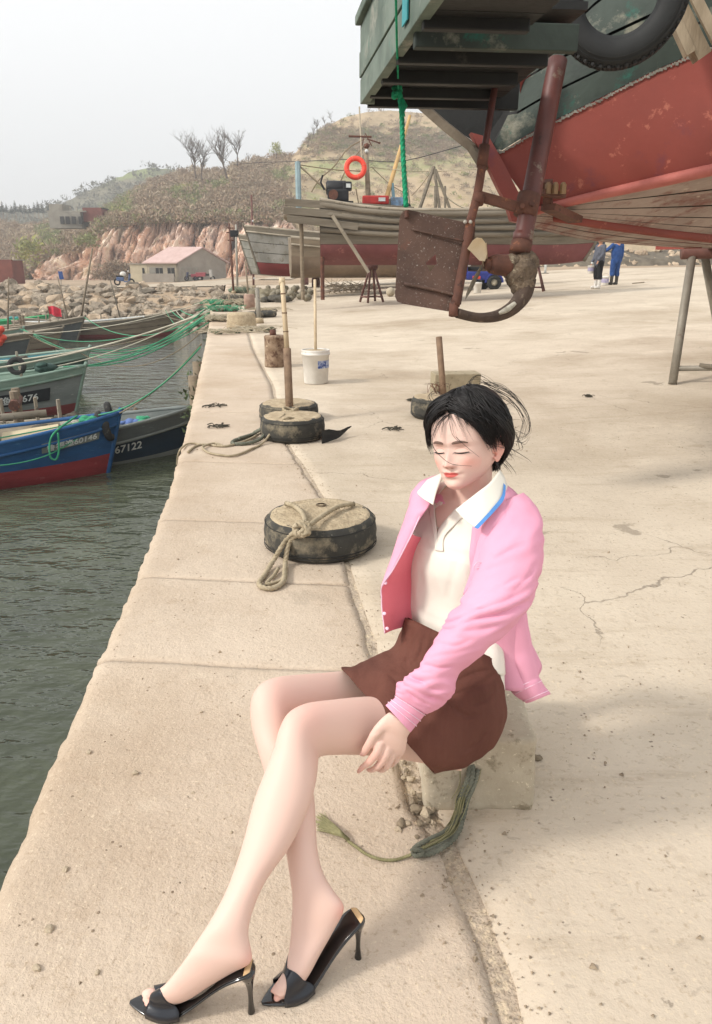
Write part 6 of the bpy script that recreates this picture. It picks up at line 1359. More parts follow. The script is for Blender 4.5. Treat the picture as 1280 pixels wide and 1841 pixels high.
# rope of the block she sits on
g1 = thing('block_rope', gnd(800, 1500, .01), 'doubled grey-green rope looped over the front of her concrete block', 'rope')
yf = 1.645
def bf_(px, py): v = (py-H0/2)/F0; t = yf/(CP-v*SP); return at(px, py, t)
trail([(1,1,0)]*0 or [(760,1530,.015),(748,1535,.015)], .01, M_ROPEG, par=g1) if False else None
mk('strand', rope_tube([Vector(q) for q in cr([tuple(p) for p in [bf_(853,1388)+Vector((0, .03, .01)), bf_(848,1400), bf_(838,1425), bf_(829,1448), gnd(820,1475,.02), gnd(800,1496,.015), gnd(775,1508,.015), gnd(752,1520,.015), gnd(741,1531,.014)]], 6)], .0072, strands=3, pitch=5), M_ROPEG, parent=g1, smooth=True)
mk('strand', rope_tube([Vector(q) for q in cr([tuple(p) for p in [bf_(849,1390)+Vector((0, .03, .01)), bf_(840,1402), bf_(829,1428), bf_(822,1450), gnd(830,1478,.02), gnd(818,1505,.015), gnd(795,1524,.015), gnd(768,1536,.015), gnd(742,1534,.018)]], 6)], .0072, strands=3, pitch=5), M_ROPEG, parent=g1, smooth=True)
mk('strand', rope_tube([Vector(q) for q in cr([tuple(p) for p in [gnd(742,1530,.028), gnd(752,1527,.032), gnd(760,1533,.028), gnd(750,1539,.02), gnd(741,1534,.02)]], 5)], .0065), M_ROPEG, parent=g1, smooth=True)
q = random.Random(44); ff = []
base_ = [bf_(853,1390)+Vector((0, .02, 0)), bf_(843,1412), bf_(832,1437), gnd(824,1470,.02), gnd(808,1500,.015), gnd(780,1518,.015), gnd(750,1532,.015)]
for i in range(46):
    o_ = Vector((q.gauss(0, .011), q.gauss(0, .006), q.gauss(0, .004))); a_ = q.randint(0, 3); b_ = q.randint(a_+2, 6)
    P = [p+o_*q.uniform(.5, 1.2)+Vector((0, 0, abs(o_.z))) for p in base_[a_:b_+1]]; ff.append(tube([Vector(v) for v in cr(P, 5)], q.uniform(.0007, .0016), 4))
mk('stray_fibres', join(*ff), M_ROPEY, parent=g1)
mk('strand', rope_tube([Vector(v) for v in cr([tuple(p+Vector((.012, -.004, 0))) for p in base_], 6)], .0062, pitch=5), M_ROPEG, parent=g1, smooth=True)
g2_ = thing('frayed_rope', gnd(680, 1540, .01), 'thin olive rope with a frayed tassel end lying left of the block', 'rope')
mk('strand', rope_tube([Vector(q) for q in cr([tuple(gnd(*p)) for p in [(745,1534,.02),(730,1540,.010),(710,1546,.008),(685,1545,.008),(660,1536,.008),(640,1522,.009),(626,1512,.011)]], 6)], .0042), M_ROPEY, parent=g2_, smooth=True)
q = random.Random(8); fz = []
for i in range(110):
    w = q.uniform(-1, 1); a = (626+q.uniform(-2, 3), 1510+q.uniform(-3, 3)); 
    P = [gnd(a[0], a[1], .012), gnd(612+4*w, 1497+9*w, .016+.012*q.random()), gnd(595+5*w+q.uniform(-4, 4), 1488+13*w, .010+.012*q.random()), gnd(572+q.uniform(-5, 12), 1478+14*w+q.uniform(-5, 5), .004+.006*q.random())]
    fz.append(tube([Vector(v) for v in cr(P, 4)], q.uniform(.0006, .0013), 4))
mk('tassel', join(*fz), M_ROPEY, parent=g2_)
# rubble in the joint before the block
q = random.Random(15); rb__ = []
for i, (px, py, r) in enumerate([(768,1408,.012),(757,1432,.013),(742,1425,.010),(731,1385,.010),(726,1398,.009),(748,1455,.016),(765,1462,.018),(755,1480,.010),(733,1480,.012),(722,1482,.016),(716,1492,.010),(760,1400,.01),(770,1440,.012),(965,1362,.014),(958,1345,.010),(745,1440,.014),(738,1400,.012),(770,1475,.010),(778,1478,.008),(727,1370,.008),(742,1360,.009),(750,1505,.008)]):
    p = gnd(px, py, r*.3); p.y = min(p.y, 1.66) if 765 < px < 955 else p.y; o = mk('rubble_stone', rock(p, r, i+200, (1, .8, .7), 2), (M_ROCK2, M_ROCK3, M_ROCK)[i % 3] if False else mat('rubble_%s' % ('pale', 'dark')[i % 2], ('#b3a48d', '#85786580'[:7])[i % 2], rough=1, scale=30, bump=.4, bscale=90, bdist=.004), label='broken stone in the joint in front of her block', cat='stone', group='broken stones in the joint by the block')
for i, (px, py, r) in enumerate([(243,1390,.011),(118,1563,.009),(88,1670,.012),(66,1740,.010),(347,1426,.006),(416,1497,.005),(160,1352,.009),(362,1280,.006),(175,1748,.006),(470,1555,.005)]):
    mk('pebble', rock(gnd(px, py, r*.3), r, i+400, (1, .8, .7), 2), mat('rubble_pale', '#b3a48d'), label='loose pebble on the bare concrete apron near the shoes', cat='pebble', group='loose pebbles on the apron')
# seaweed scraps
M_WEED = mat('dry_seaweed', '#4a463b', '#35322a', rough=1, scale=20, bump=.3)
def scrap(px, py, r, lab, seed):
    q = random.Random(seed); out = []; c = gnd(px, py, .01); c.z = (gz(c.x, c.y) if c.x > jx(c.y) else 0)+.006
    for i in range(16):
        a = q.uniform(0, 6.28); p = c+Vector((q.uniform(-r, r)*.5, q.uniform(-r, r)*.5, 0)); out.append(tube([Vector(v) for v in cr([p, p+Vector((math.cos(a)*r*.5, math.sin(a)*r*.5, .014*q.random()+.004)), p+Vector((math.cos(a+.5)*r, math.sin(a+.5)*r, .003))], 3)], q.uniform(.002, .006), 4))
    mk('seaweed_scrap', join(*out), M_WEED, label=lab, cat='seaweed')
scrap(388, 729, .09, 'dark seaweed scrap on the apron left of the tyres, the farther one', 1); scrap(390, 765, .08, 'dark seaweed scrap on the apron left of the tyres, the nearer one', 2); scrap(706, 771, .07, 'tangled seaweed scrap on the yard between tyres and woman', 3); scrap(1058, 722, .05, 'small scrap of seaweed on the yard behind her to the right', 4); scrap(738, 719, .06, 'curved dry weed left of the tyre behind her head', 6)
# ---- clutter at the far end of the quay ----
def post(px, py, pyt, r, lab, m, lean=0, cat='post', arms=False):
    b = gnd(px, py, 0) if px < 470 else sfoot(px, py); t = at(px+lean, pyt, depth(b)); T = thing('mooring_post', b, lab, cat); mk('pole', tube([b, b.lerp(t, .5), t], [r, r, r*.9], 10), m, parent=T, smooth=True); mk('base', lathe([(0, 0), (r*2.1, 0), (r*1.9, .12), (0, .13)], 14, b), M_CTOP, parent=T, smooth=True)
    return T, b, t
post(466, 581, 518, .055, 'grey pipe post with a concrete foot, right of the pink bollard', M_STEEL, -4); T5, b5_, t5_ = post(420, 528, 402, .05, 'dark utility pole with lamps and crossbars at the end of the quay', M_RUSTP, -8); 
for dy, w in ((8, .35), (16, .5), (30, .3), (60, .25)): mk('crossbar', beam(at(413-w*12, 402+dy, 33.5), at(413+w*24, 402+dy, 33.5), .04, .05), M_RUSTP, parent=T5)
mk('lamp', box(at(421, 420, 33.4), (.35, .25, .28), bev=.03), MBK, parent=T5)
T6, b6_, t6_ = post(427, 520, 404, .06, 'pale grey concrete pole just right of the dark utility pole', M_CONC, -3); T7, b7_, t7_ = post(456, 517, 351, .06, 'tall thin red-brown pole at the end of the quay', M_RSTEEL, -4)
for f_ in (.1, .25, .4, .6, .72): q_ = b7_.lerp(t7_, f_); mk('insulator', ball(q_+Vector((.05, -.05, 0)), .055, 8, 6), M_WHT, parent=T7)
post(422, 585, 560, .05, 'short rusty stake left of the concrete drum bollard', M_RUSTP); post(412, 548, 530, .04, 'thin stake among the nets at the far quay edge', M_OW2); post(447, 535, 470, .035, 'slim leaning stick post before the floats', M_OW2, -6)
bd = gnd(424, 592, 0)+Vector((.1, .2, 0)); T = thing('bollard', bd, 'wide pale concrete drum bollard wound with green net at the quay end', 'bollard'); mk('drum', lathe([(0, 0), (.32, 0), (.33, .05), (.31, .30), (.28, .34), (0, .35)], 28, bd), M_CTOP, parent=T, smooth=True)
bd2 = sfoot(449, 556); T = thing('bollard', bd2, 'pinkish concrete bollard on a small tyre at the quay end', 'bollard'); mk('body', lathe([(0, 0), (.17, 0), (.17, .42), (.15, .45), (0, .45)], 24, bd2), mat('pink_concrete', '#a98f80', '#93796b', rough=1, scale=8, bump=.5), parent=T, smooth=True)
for px, py, R_, lab in ((478, 571, .26, 'small tyre lying beside the grey pipe post'), (455, 573, .24, 'small dark tyre under the pinkish bollard')):
    c = sfoot(px, py)+Vector((0, .25, .08)); T = thing('old_tyre', c, lab, 'tyre'); mk('tyre', xf(torus(R_-.07, .08, 30, 10), Matrix.Translation(c)), M_TDUST, parent=T, smooth=True)
def netheap(px, py, wd, hh, m, lab, seed, n=8, cat='net'):
    q = random.Random(seed); c = gnd(px, py, 0) if px < 440 else sfoot(px, py); k = depth(c)/F0
    vf = join(*[rock(c+Vector((q.uniform(-.5, .5)*wd*k, q.uniform(-.1, .4), hh*k*.3)), hh*k*q.uniform(.4, .7), seed*20+i, (1.6, 1.1, .6), 2) for i in range(n)])
    st = []
    for i in range(30):
        a = c+Vector((q.uniform(-.5, .5)*wd*k, q.uniform(-.3, .3), .02)); st.append(tube([Vector(v) for v in cr([a, a+Vector((q.uniform(-.3, .3), q.uniform(-.2, .2), hh*k*.8)), a+Vector((q.uniform(-.6, .6), q.uniform(-.3, .3), .02))], 4)], .006, 4))
    T = thing('net_pile', c, lab, cat); mk('netting', vf, m, parent=T, smooth=True); mk('loose_twine', join(*st), M_NETG if seed in (7, 13) else M_NETW, parent=T, kind='stuff')
M_NETT = mat('tan_net', '#8f8670'); M_NETGG = mat('grey_green_net', '#6f7a63', '#566050', rough=1, scale=6, bump=.9, bscale=30, bdist=.03)
netheap(405, 600, 60, 9, M_NETGG, 'flat grey-green net lying across the quay at the far joint', 3, 12); netheap(462, 597, 55, 10, mat('olive_net_roll', '#5d5a45', '#45432f', rough=1, scale=6, bump=.9, bscale=40, bdist=.03), 'olive rolled net lying right of the drum bollard', 4, 9); netheap(398, 578, 40, 14, M_NETT, 'tan net heap at the quay edge before the stakes', 5, 9)
netheap(405, 560, 45, 12, M_NETGG, 'green-grey net heap where the mooring lines come ashore', 7, 10); netheap(430, 549, 50, 13, M_NETT, 'tan tangled net pile around the pinkish bollard', 9, 10); netheap(415, 540, 40, 14, M_NETD, 'dark net pile at the foot of the utility pole', 10, 8); netheap(440, 527, 40, 16, M_NETGG, 'grey-green net pile left of the tan heap', 11, 9); netheap(478, 560, 40, 7, M_NETD, 'low dark net around the small tyre', 12, 7); netheap(393, 548, 26, 10, M_NETG, 'bright green twine heap on the quay edge', 13, 8)
# old posts and weed hanging on the quay wall
q = random.Random(5)
for i, (y0, lab) in enumerate(((11.5, 'old timber fender pile on the quay wall, nearer one'), (13.2, 'old timber fender pile on the quay wall, farther one'))):
    x = qx(y0)-.12; T = thing('fender_pile', (x, y0, -3), lab, 'timber pile'); mk('pile', tube([(x, y0, -3.3), (x-.02, y0, -.25)], .09, 9), M_OW2, parent=T, smooth=True); mk('weed', clump_mesh([(Vector((x-.05, y0, -.6-.3*k)), .22) for k in range(5)], 5+i, 1, 40, .5), mat('weed_green', '#5b6a48', '#434e35', rough=1, bump=0), parent=T, kind='stuff')
pts = [(Vector((qx(y)-.04, y, -.35-q.random()*.9)), q.uniform(.08, .2)) for y in [8+.4*i for i in range(60)]]; mk('wall_weed', clump_mesh(pts, 9, 1, 24, .5), mat('weed_green', '#5b6a48'), kind='stuff', label='weed and net shreds clinging to the quay wall', cat='weed', loc=(0, 0, 0))
# power lines
for k, (P, lab) in enumerate((([(420,296,150),(470,292,140),(540,290,120),(640,286,100)], 'power line crossing the ridge to the mast'), ([(640,286,100),(720,290,95),(830,262,90)], 'power line continuing right in front of the hill'), ([(346,300,170),(380,275,165),(410,290,160)], 'short cable between the ridge trees'))):
    mk('power_line', tube([Vector(v) for v in cr([tuple(at(*p)) for p in P], 8)], .05 if k != 2 else .05, 4), M_DARK2, label=lab, cat='cable')
for px, py, pyt, t in ((265, 345, 326, 180), (312, 340, 321, 180)):
    pass
# ================= THE SEATED WOMAN =================
def sring(pl, pr, t, th, n=28, tr=None, sq=1.0):
    L = at(pl[0], pl[1], t); R = at(pr[0], pr[1], tr if tr else t); c = (L+R)/2; a = (R-L)/2
    b = (c-Vector((0, 0, CH))).normalized()*th
    out = []
    for k in range(n):
        q = 2*math.pi*k/n; cc, ss = math.cos(q), math.sin(q)
        cc = math.copysign(abs(cc)**sq, cc); ss = math.copysign(abs(ss)**sq, ss)
        out.append(c+a*cc+b*ss)
    return out
def srows(rows, sub=5, n=28, cap=True, sq=1.0):
    R = cr([r if len(r) == 7 else tuple(r)+(r[4],) for r in rows], sub)
    return loft([sring((r[0], r[1]), (r[2], r[3]), r[4], r[5], n, r[6], sq) for r in R], cap)
def limb3(P, r, n=6, seg=14):
    Q = cr([tuple(p)+(q,) for p, q in zip(P, r)], n)
    vf = tube([Vector(q[:3]) for q in Q], [max(.002, q[3]) for q in Q], seg)
    a = ball(P[0], r[0], 12, 8); b = ball(P[-1], r[-1], 12, 8)
    return join(vf, a, b)
def ringL(c, f, lv, hw, hd, n=40, e=1.0):
    out = []
    for k in range(n):
        a = 2*math.pi*k/n; ca, sa = math.cos(a), math.sin(a)
        out.append(Vector(c)+f*(math.copysign(abs(ca)**e, ca)*hd)+lv*(math.copysign(abs(sa)**e, sa)*hw))
    return out
fC = Vector((-.72, -.69, 0)).normalized(); lC = Vector((.69, -.72, 0)).normalized()
fP = Vector((-.88, -.47, 0)).normalized(); lP = Vector((.47, -.88, 0)).normalized()
TOR = [  # z, cx, cy, half width, half depth, blend chest/pelvis
 (.225, .235, 1.72, .10, .06, 1), (.30, .24, 1.70, .145, .10, 1), (.40, .25, 1.695, .132, .095, .8), (.50, .255, 1.70, .112, .082, .5),
 (.60, .262, 1.705, .120, .085, .2), (.70, .268, 1.705, .134, .094, 0), (.77, .272, 1.708, .145, .092, 0), (.82, .276, 1.712, .142, .072, 0), (.85, .279, 1.716, .125, .058, 0), (.872, .281, 1.72, .085, .052, 0)]
def torso_ring(z, off=0.0, n=40, ow=0.0):
    A = TOR
    for i in range(len(A)-1):
        if z <= A[i+1][0] or i == len(A)-2:
            t = (z-A[i][0])/(A[i+1][0]-A[i][0]); t = max(0, min(1, t)); break
    t = t*t*(3-2*t)*.5+t*.5
    v = [A[i][k]+(A[i+1][k]-A[i][k])*t for k in range(6)]
    f = (fC*(1-v[5])+fP*v[5]).normalized(); l = (lC*(1-v[5])+lP*v[5]).normalized()
    return Vector((v[1], v[2], z)), f, l, v[3]+off+ow, v[4]+off
# head frame: +Y face, +Z up, her left is -X
HM = Matrix.Translation((.255, 1.695, .998)) @ Matrix.Rotation(math.radians(143.5), 4, 'Z') @ Matrix.Rotation(math.radians(3.0), 4, 'X') @ Matrix.Rotation(math.radians(8.8), 4, 'Y')
HI = HM.inverted()
KZ = .87
def zz(z): return z if z > -25 else -25+(z+25)*KZ
def interp(tab, z):
    if z >= tab[0][0]: return tab[0][1]
    for i in range(len(tab)-1):
        if z >= tab[i+1][0]:
            t = (z-tab[i+1][0])/(tab[i][0]-tab[i+1][0]); t = t*t*(3-2*t)*.35+t*.65
            return tab[i+1][1]+(tab[i][1]-tab[i+1][1])*t
    return tab[-1][1]
HWt = [(112, 4), (109, 22), (103, 38), (92, 53), (75, 65), (50, 72.5), (25, 74), (0, 72), (-20, 68), (-40, 62), (-58, 54), (-74, 44), (-86, 34), (-95, 23), (-101, 12), (-104, 4)]
FYt = [(112, 2), (109, 22), (103, 38), (92, 55), (75, 72), (55, 82), (35, 86), (15, 86), (4, 82), (-12, 81), (-30, 82), (-50, 82.5), (-68, 81), (-80, 80), (-92, 79), (-99, 74), (-104, 62)]
BYt = [(112, -22), (109, -42), (103, -58), (92, -74), (75, -88), (50, -99), (25, -101), (0, -95), (-20, -84), (-40, -66), (-58, -46), (-74, -18), (-86, 6), (-95, 28), (-101, 45), (-104, 54)]
def g2(x, z, cx, cz, sx, sz): return math.exp(-((x-cx)/sx)**2-((z-cz)/sz)**2)
def face_disp(x, z):
    d = 0
    ax = abs(x)
    d -= 8.0*g2(ax, z, 27, 3, 15, 10)          # sockets
    d += 4.8*g2(ax, z, 28, -1.5, 13, 7.5)      # lids over the eyeballs
    d += 2.2*g2(ax, z, 26, 18, 20, 7)          # brow
    h = 0                                      # nose
    if z > -36: h = 3.0+max(0, (4-z))/40*19 if z < 4 else 3.0*math.exp(-((z-4)/14)**2)
    else: h = 22*math.exp(-((z+36)/4.6)**2)
    sx = 6.2+max(0, min(1, (0-z)/34))*3.6
    d += h*math.exp(-(x/sx)**2)
    d += 7.5*g2(ax, z, 12.5, -34, 5.0, 5.5)    # wings
    d -= 2.0*g2(ax, z, 7, -42, 3.5, 3)         # nostril hollow
    d -= 1.5*g2(x, z, 0, -48, 3, 5)            # philtrum
    d += 5.2*g2(ax, z, 5, -54, 13, 4.0)+1.2*g2(ax, z, 15, -56, 9, 3)
    d += 6.2*g2(x, z, 0, -64.5, 14, 5.0)
    d -= 4.2*g2(x, z, 0, -59.0, 20, 1.9)
    d -= 3.0*g2(ax, z, 24, -60, 5, 5)
    d -= 3.2*g2(x, z, 0, -74, 17, 5)
    d += 3.5*g2(x, z, 0, -90, 17, 10)
    d += 4.5*g2(ax, z, 40, -26, 17, 18)        # cheeks
    return d
def head_mesh():
    zs = []
    z = 112.
    while z > -104: zs.append(z); z -= (1.3 if z < 30 else 2.2)
    zs.append(-104); N = 200; rings = []
    for z in zs:
        w, fy, by = interp(HWt, z), interp(FYt, z), interp(BYt, z)
        mid = (fy*0.12+by*0.88)+(abs(by)*0.0); mid = by+(fy-by)*(.48 if z > -20 else max(.30, .48+(z+20)*.003))
        ring = []
        for k in range(N):
            a = 2*math.pi*k/N; c, s = math.cos(a), math.sin(a)
            e = .86 if s > 0 and z < 90 else 1.0
            x = w*math.copysign(abs(c)**e, c); y = mid+(fy-mid if s > 0 else mid-by)*math.copysign(abs(s)**(e if s > 0 else 1), s)
            if s > 0: y += face_disp(x, z)*min(1, s*1.8)**2
            ring.append((x/1000, y/1000, z/1000))
        rings.append(ring)
    vf = loft(rings)
    return [(x, y, (z if z > -.025 else -.025+(z+.025)*KZ)) for x, y, z in vf[0]], vf[1]
def ear_mesh(side):
    # side -1 = her left (-X)
    out = []
    rim = [(-2, 14, 0), (-9, 25, 4), (-19, 27, 8), (-26, 19, 11), (-27, 5, 12), (-22, -9, 10), (-15, -20, 6), (-8, -28, 3), (-2, -27, 1), (0, -18, 0)]
    P = [Vector((side*(71+h), y, z-9))/1000 for y, z, h in rim]
    Q = cr(P, 5); out.append(tube([Vector(q) for q in Q], .0030, 8))
    inn = [(-6, 8, 3), (-14, 13, 6), (-19, 6, 8), (-18, -4, 8), (-12, -12, 5)]
    Q = cr([Vector((side*(71+h), y, z-9))/1000 for y, z, h in inn], 5); out.append(tube([Vector(q) for q in Q], .0026, 8))
    R_ = Matrix.Translation(Vector((side*72, -13, -9))/1000) @ Matrix.Rotation(side*math.radians(-22), 4, 'Z')
    out.append(xf(ball((0, 0, 0), 1, 20, 12, (.0042, .0135, .0265)), R_))
    out.append(ball(Vector((side*73, -5, -35))/1000, .0062, 12, 8, (.7, 1, 1)))
    out.append(ball(Vector((side*74, 0, -15))/1000, .0042, 10, 8))
    return join(*out)
P3 = lambda px, py, t: at(px, py, t)
LEGN = [(800,1235,832,1388,1.83,.076),(740,1246,768,1374,1.79,.074),(690,1250,706,1364,1.755,.068),(640,1253,646,1358,1.71,.064),(592,1258,594,1358,1.665,.060),
 (550,1264,574,1362,1.63,.056),(518,1281,573,1368,1.607,.054),(501,1312,572,1376,1.59,.052),(492,1345,571,1390,1.575,.050),(477,1385,567,1412,1.56,.051),
 (456,1440,557,1450,1.54,.051),(435,1520,522,1522,1.505,.045),(411,1590,481,1580,1.478,.037),(389,1635,457,1632,1.458,.032),(368,1670,447,1676,1.443,.030),
 (352,1693,453,1708,1.437,.027),(337,1716,452,1732,1.432,.026),(322,1737,420,1749,1.437,.027),(305,1759,380,1772,1.445,.029),(289,1775,338,1799,1.458,.032),(272,1785,306,1808,1.468,.031),(262,1791,284,1808,1.474,.026)]
LEGF = [(715,1195,780,1300,2.0,.074),(645,1203,700,1308,1.91,.068),(592,1208,630,1300,1.845,.062),(542,1212,572,1297,1.785,.058),(497,1217,535,1298,1.735,.056),
 (467,1230,530,1303,1.71,.054),(451,1258,531,1312,1.695,.052),(451,1300,534,1332,1.68,.050),(462,1345,543,1360,1.66,.050),(474,1385,556,1390,1.645,.050),
 (487,1430,565,1432,1.62,.048),(500,1480,568,1475,1.60,.043),(513,1530,571,1525,1.575,.036),(521,1580,581,1568,1.555,.030),(525,1618,600,1600,1.543,.028),
 (523,1652,620,1632,1.535,.026),(521,1690,600,1675,1.53,.026),(516,1724,576,1717,1.52,.029),(506,1752,556,1754,1.51,.032),(492,1772,532,1786,1.503,.031),(485,1783,512,1797,1.50,.026)]
def toes(base, dirv, side, up, sizes):
    out = []
    for i, (o_, L, r) in enumerate(sizes):
        b = base+side*o_; out.append(limb3([b, b+dirv*L*.6+up*.002, b+dirv*L-up*.002], [r, r*1.02, r*.82], 3, 10))
    return out
parts = [srows(LEGN, 4), srows(LEGF, 4)]
# toes
for (toe, heel, sgn) in (((235, 1803), (450, 1818), 1), ((472, 1803), (643, 1720), -1)):
    A = gnd(*toe); B = gnd(*heel); d = (A-B).normalized(); s = Vector((-d.y, d.x, 0))   # s: to her left when facing the toe
    base = A-d*.052+Vector((0, 0, .013))
    inner = -s if sgn == 1 else s      # big toe lies on the inner side
    parts += toes(base, d, inner, Vector((0, 0, 1)), [(.0125, .026, .0088), (.001, .022, .0068), (-.008, .016, .0062), (-.016, .009, .0058), (-.023, .002, .0054)])
# pelvis, torso, neck
parts.append(loft([ringL(c, f, l, hw, hd, 40) for c, f, l, hw, hd in [torso_ring(z) for z in [.225+.0125*i for i in range(int((.872-.225)/.0125)+1)]]]))
nb = Vector((.281, 1.722, .84)); nh = HM @ Vector((0, -.020, -.06)); nh2 = HM @ Vector((0, -.012, -.03))
parts.append(limb3([nb-Vector((0, 0, .03)), nb.lerp(nh, .45), nh, nh2], [.062, .0475, .0475, .05]))
# trapezius / shoulders
LS = Vector((.372, 1.602, .815)); RS = Vector((.186, 1.823, .825))
parts.append(limb3([nb.lerp(nh, .25), nb+(LS-nb)*.45+Vector((0, 0, .012)), LS], [.042, .045, .044]))
parts.append(limb3([nb.lerp(nh, .25), nb+(RS-nb)*.45+Vector((0, 0, .012)), RS], [.042, .045, .044]))
# collarbones
for S_ in (LS, RS):
    parts.append(limb3([nb+fC*.048+Vector((0, 0, .012))+(S_-nb)*.06, nb+fC*.050+(S_-nb)*.45+Vector((0, 0, .014)), S_+fC*.02+Vector((0, 0, .01))], [.0075, .0065, .006]))
SL = [(884,912,938,888,1.73,.040,1.73),(868,950,962,917,1.69,.056,1.69),(861,1000,974,955,1.655,.064,1.64),(851,1038,976,1000,1.64,.066,1.62),(838,1070,967,1040,1.62,.066,1.61),
 (820,1098,951,1078,1.60,.066,1.59),(803,1126,925,1114,1.59,.064,1.58),(785,1153,890,1152,1.585,.060,1.575),(768,1178,853,1186,1.585,.054,1.58),(757,1192,822,1212,1.59,.048,1.585),
 (742,1214,811,1243,1.59,.045,1.59),(722,1229,795,1262,1.595,.041,1.595),(716,1241,780,1275,1.60,.037,1.60),(713,1249,766,1282,1.602,.033,1.602)]
# left arm (near)
_c = lambda r: (at(r[0], r[1], r[4])+at(r[2], r[3], r[6]))/2
AC = [_c(r) for r in SL]
EL = AC[6]; WR = at(717, 1294, 1.622)
parts.append(limb3([LS, AC[1], AC[3], AC[5], EL], [.036, .036, .034, .032, .031])); parts.append(limb3([EL, AC[8], AC[10], AC[12], WR], [.031, .030, .025, .021, .018]))
# right arm (behind her, hand on the block)
ER = Vector((.27, 1.96, .60)); WRr = Vector((.335, 1.985, .335))
parts.append(limb3([RS, RS.lerp(ER, .5), ER], [.044, .038, .034])); parts.append(limb3([ER, ER.lerp(WRr, .35), WRr], [.034, .034, .023]))
HR = Vector((.35, 1.965, .262)); hd_ = Vector((.65, .35, 0)).normalized(); hs_ = Vector((-hd_.y, hd_.x, 0))
parts.append(limb3([WRr, WRr.lerp(HR, .5)+Vector((-.005, 0, 0)), HR], [.023, .026, .020])); parts.append(xf(ball((0, 0, 0), 1, 16, 10, (.042, .038, .014)), Matrix.Translation(HR+hd_*.02-Vector((0, 0, .012))) @ Matrix((hd_, hs_, Vector((0, 0, 1)))).transposed().to_4x4()))
for i, (o_, L) in enumerate(((.030, .066), (.010, .074), (-.010, .068), (-.028, .054))):
    b = HR+hd_*.045+hs_*o_-Vector((0, 0, .012)); parts.append(limb3([b, b+hd_*L*.5+Vector((0, 0, .006)), b+hd_*L-Vector((0, 0, .004))], [.0088, .0082, .0068], 4, 10))
b = HR+hs_*.03-Vector((0, 0, .008)); parts.append(limb3([b, b+hs_*.03+hd_*.02, b+hs_*.035+hd_*.05-Vector((0, 0, .006))], [.012, .0095, .0075], 4, 10))
# left hand on the thigh
parts.append(srows([(700,1278,742,1312,1.605,.020),(686,1290,734,1325,1.612,.019),(676,1302,732,1336,1.622,.0165),(670,1322,730,1347,1.632,.015),(672,1340,727,1356,1.642,.013),(676,1350,722,1362,1.650,.010)], 5, 24))
def finger(pts, rs): parts.append(limb3([at(*p) for p in pts], rs, 5, 12))
finger([(684,1336,1.628),(678,1352,1.632),(664,1370,1.645),(652,1379,1.657),(644,1388,1.668)], [.0105,.0098,.0090,.0080,.0064])
finger([(698,1340,1.634),(694,1356,1.636),(680,1377,1.652),(669,1384,1.668),(661,1384,1.684)], [.0105,.0100,.0090,.0080,.0066])
finger([(710,1342,1.642),(706,1357,1.646),(695,1378,1.662),(686,1385,1.680),(678,1383,1.695)], [.0100,.0094,.0086,.0076,.0064])
finger([(721,1342,1.652),(718,1355,1.658),(710,1370,1.672),(703,1376,1.686),(697,1376,1.700)], [.0092,.0084,.0076,.0068,.0058])
finger([(694,1298,1.612),(678,1314,1.618),(667,1332,1.630),(657,1348,1.642),(652,1356,1.650)], [.0135,.0118,.0098,.0088,.0068])
parts.append(xf(join(head_mesh(), ear_mesh(-1), ear_mesh(1)), HM))
vs, fs = join(*parts)
me = bpy.data.meshes.new('tmp'); me.from_pydata([tuple(v) for v in vs], [], fs)
bm = bmesh.new(); bm.from_mesh(me); bmesh.ops.recalc_face_normals(bm, faces=bm.faces); bm.to_mesh(me); bm.free()
ob = bpy.data.objects.new('tmp', me); COL.objects.link(ob)
rm = ob.modifiers.new('r', 'REMESH'); rm.mode = 'VOXEL'; rm.voxel_size = .0023; rm.adaptivity = 0
dg = bpy.context.evaluated_depsgraph_get(); dg.update()
me2 = bpy.data.meshes.new_from_object(ob.evaluated_get(dg)); bpy.data.objects.remove(ob)
n = len(me2.vertices); co = np.empty(n*3); me2.vertices.foreach_get('co', co); co = co.reshape(-1, 3)
ne = len(me2.edges); ed = np.empty(ne*2, dtype=np.int64); me2.edges.foreach_get('vertices', ed); ed = ed.reshape(-1, 2)
deg = np.zeros(n); np.add.at(deg, ed[:, 0], 1); np.add.at(deg, ed[:, 1], 1)
HIn = np.array(HI); hl = co@HIn[:3, :3].T+HIn[:3, 3]
dh = np.linalg.norm((hl-np.array([0, .02, .01]))/np.array([1, 1.1, 1.1]), axis=1)
whead = (dh < .105)
hc = np.array(at(695, 1345, 1.64)); whand = np.linalg.norm(co-hc, axis=1) < .055
toesm = (co[:, 2] < .03)
fac = np.where(whead | whand | toesm, 0.35, 1.0)
def smooth(co, it, w):
    for _ in range(it):
        s = np.zeros_like(co)
        for k in range(3):
            s[:, k] = np.bincount(ed[:, 0], co[ed[:, 1], k], n)+np.bincount(ed[:, 1], co[ed[:, 0], k], n)
        a = s/np.maximum(deg, 1)[:, None]
        co = co+(a-co)*w[:, None]
    return co
co = smooth(co, 3, np.where(fac < 1, .5, .6)); co = smooth(co, 4, np.where(whand, .5, 0)); co = smooth(co, 22, np.where(fac < 1, 0.0, .6))
me2.vertices.foreach_set('co', co.ravel())
hl = co@HIn[:3, :3].T+HIn[:3, 3]; hl = hl*1000
X, Y, Z = hl[:, 0], hl[:, 1], hl[:, 2]; Z = np.where(Z > -25, Z, -25+(Z+25)/KZ)
base = np.array(hx('#d8b8aa')[:3]); colr = np.tile(base, (n, 1))
def blend(mask, c, amt):
    global colr
    c = np.array(hx(c)[:3]); m_ = np.clip(mask*amt, 0, 1)[:, None]; colr = colr*(1-m_)+c*m_
G_ = lambda x, z, cx, cz, sx, sz: np.exp(-((x-cx)/sx)**2-((z-cz)/sz)**2)
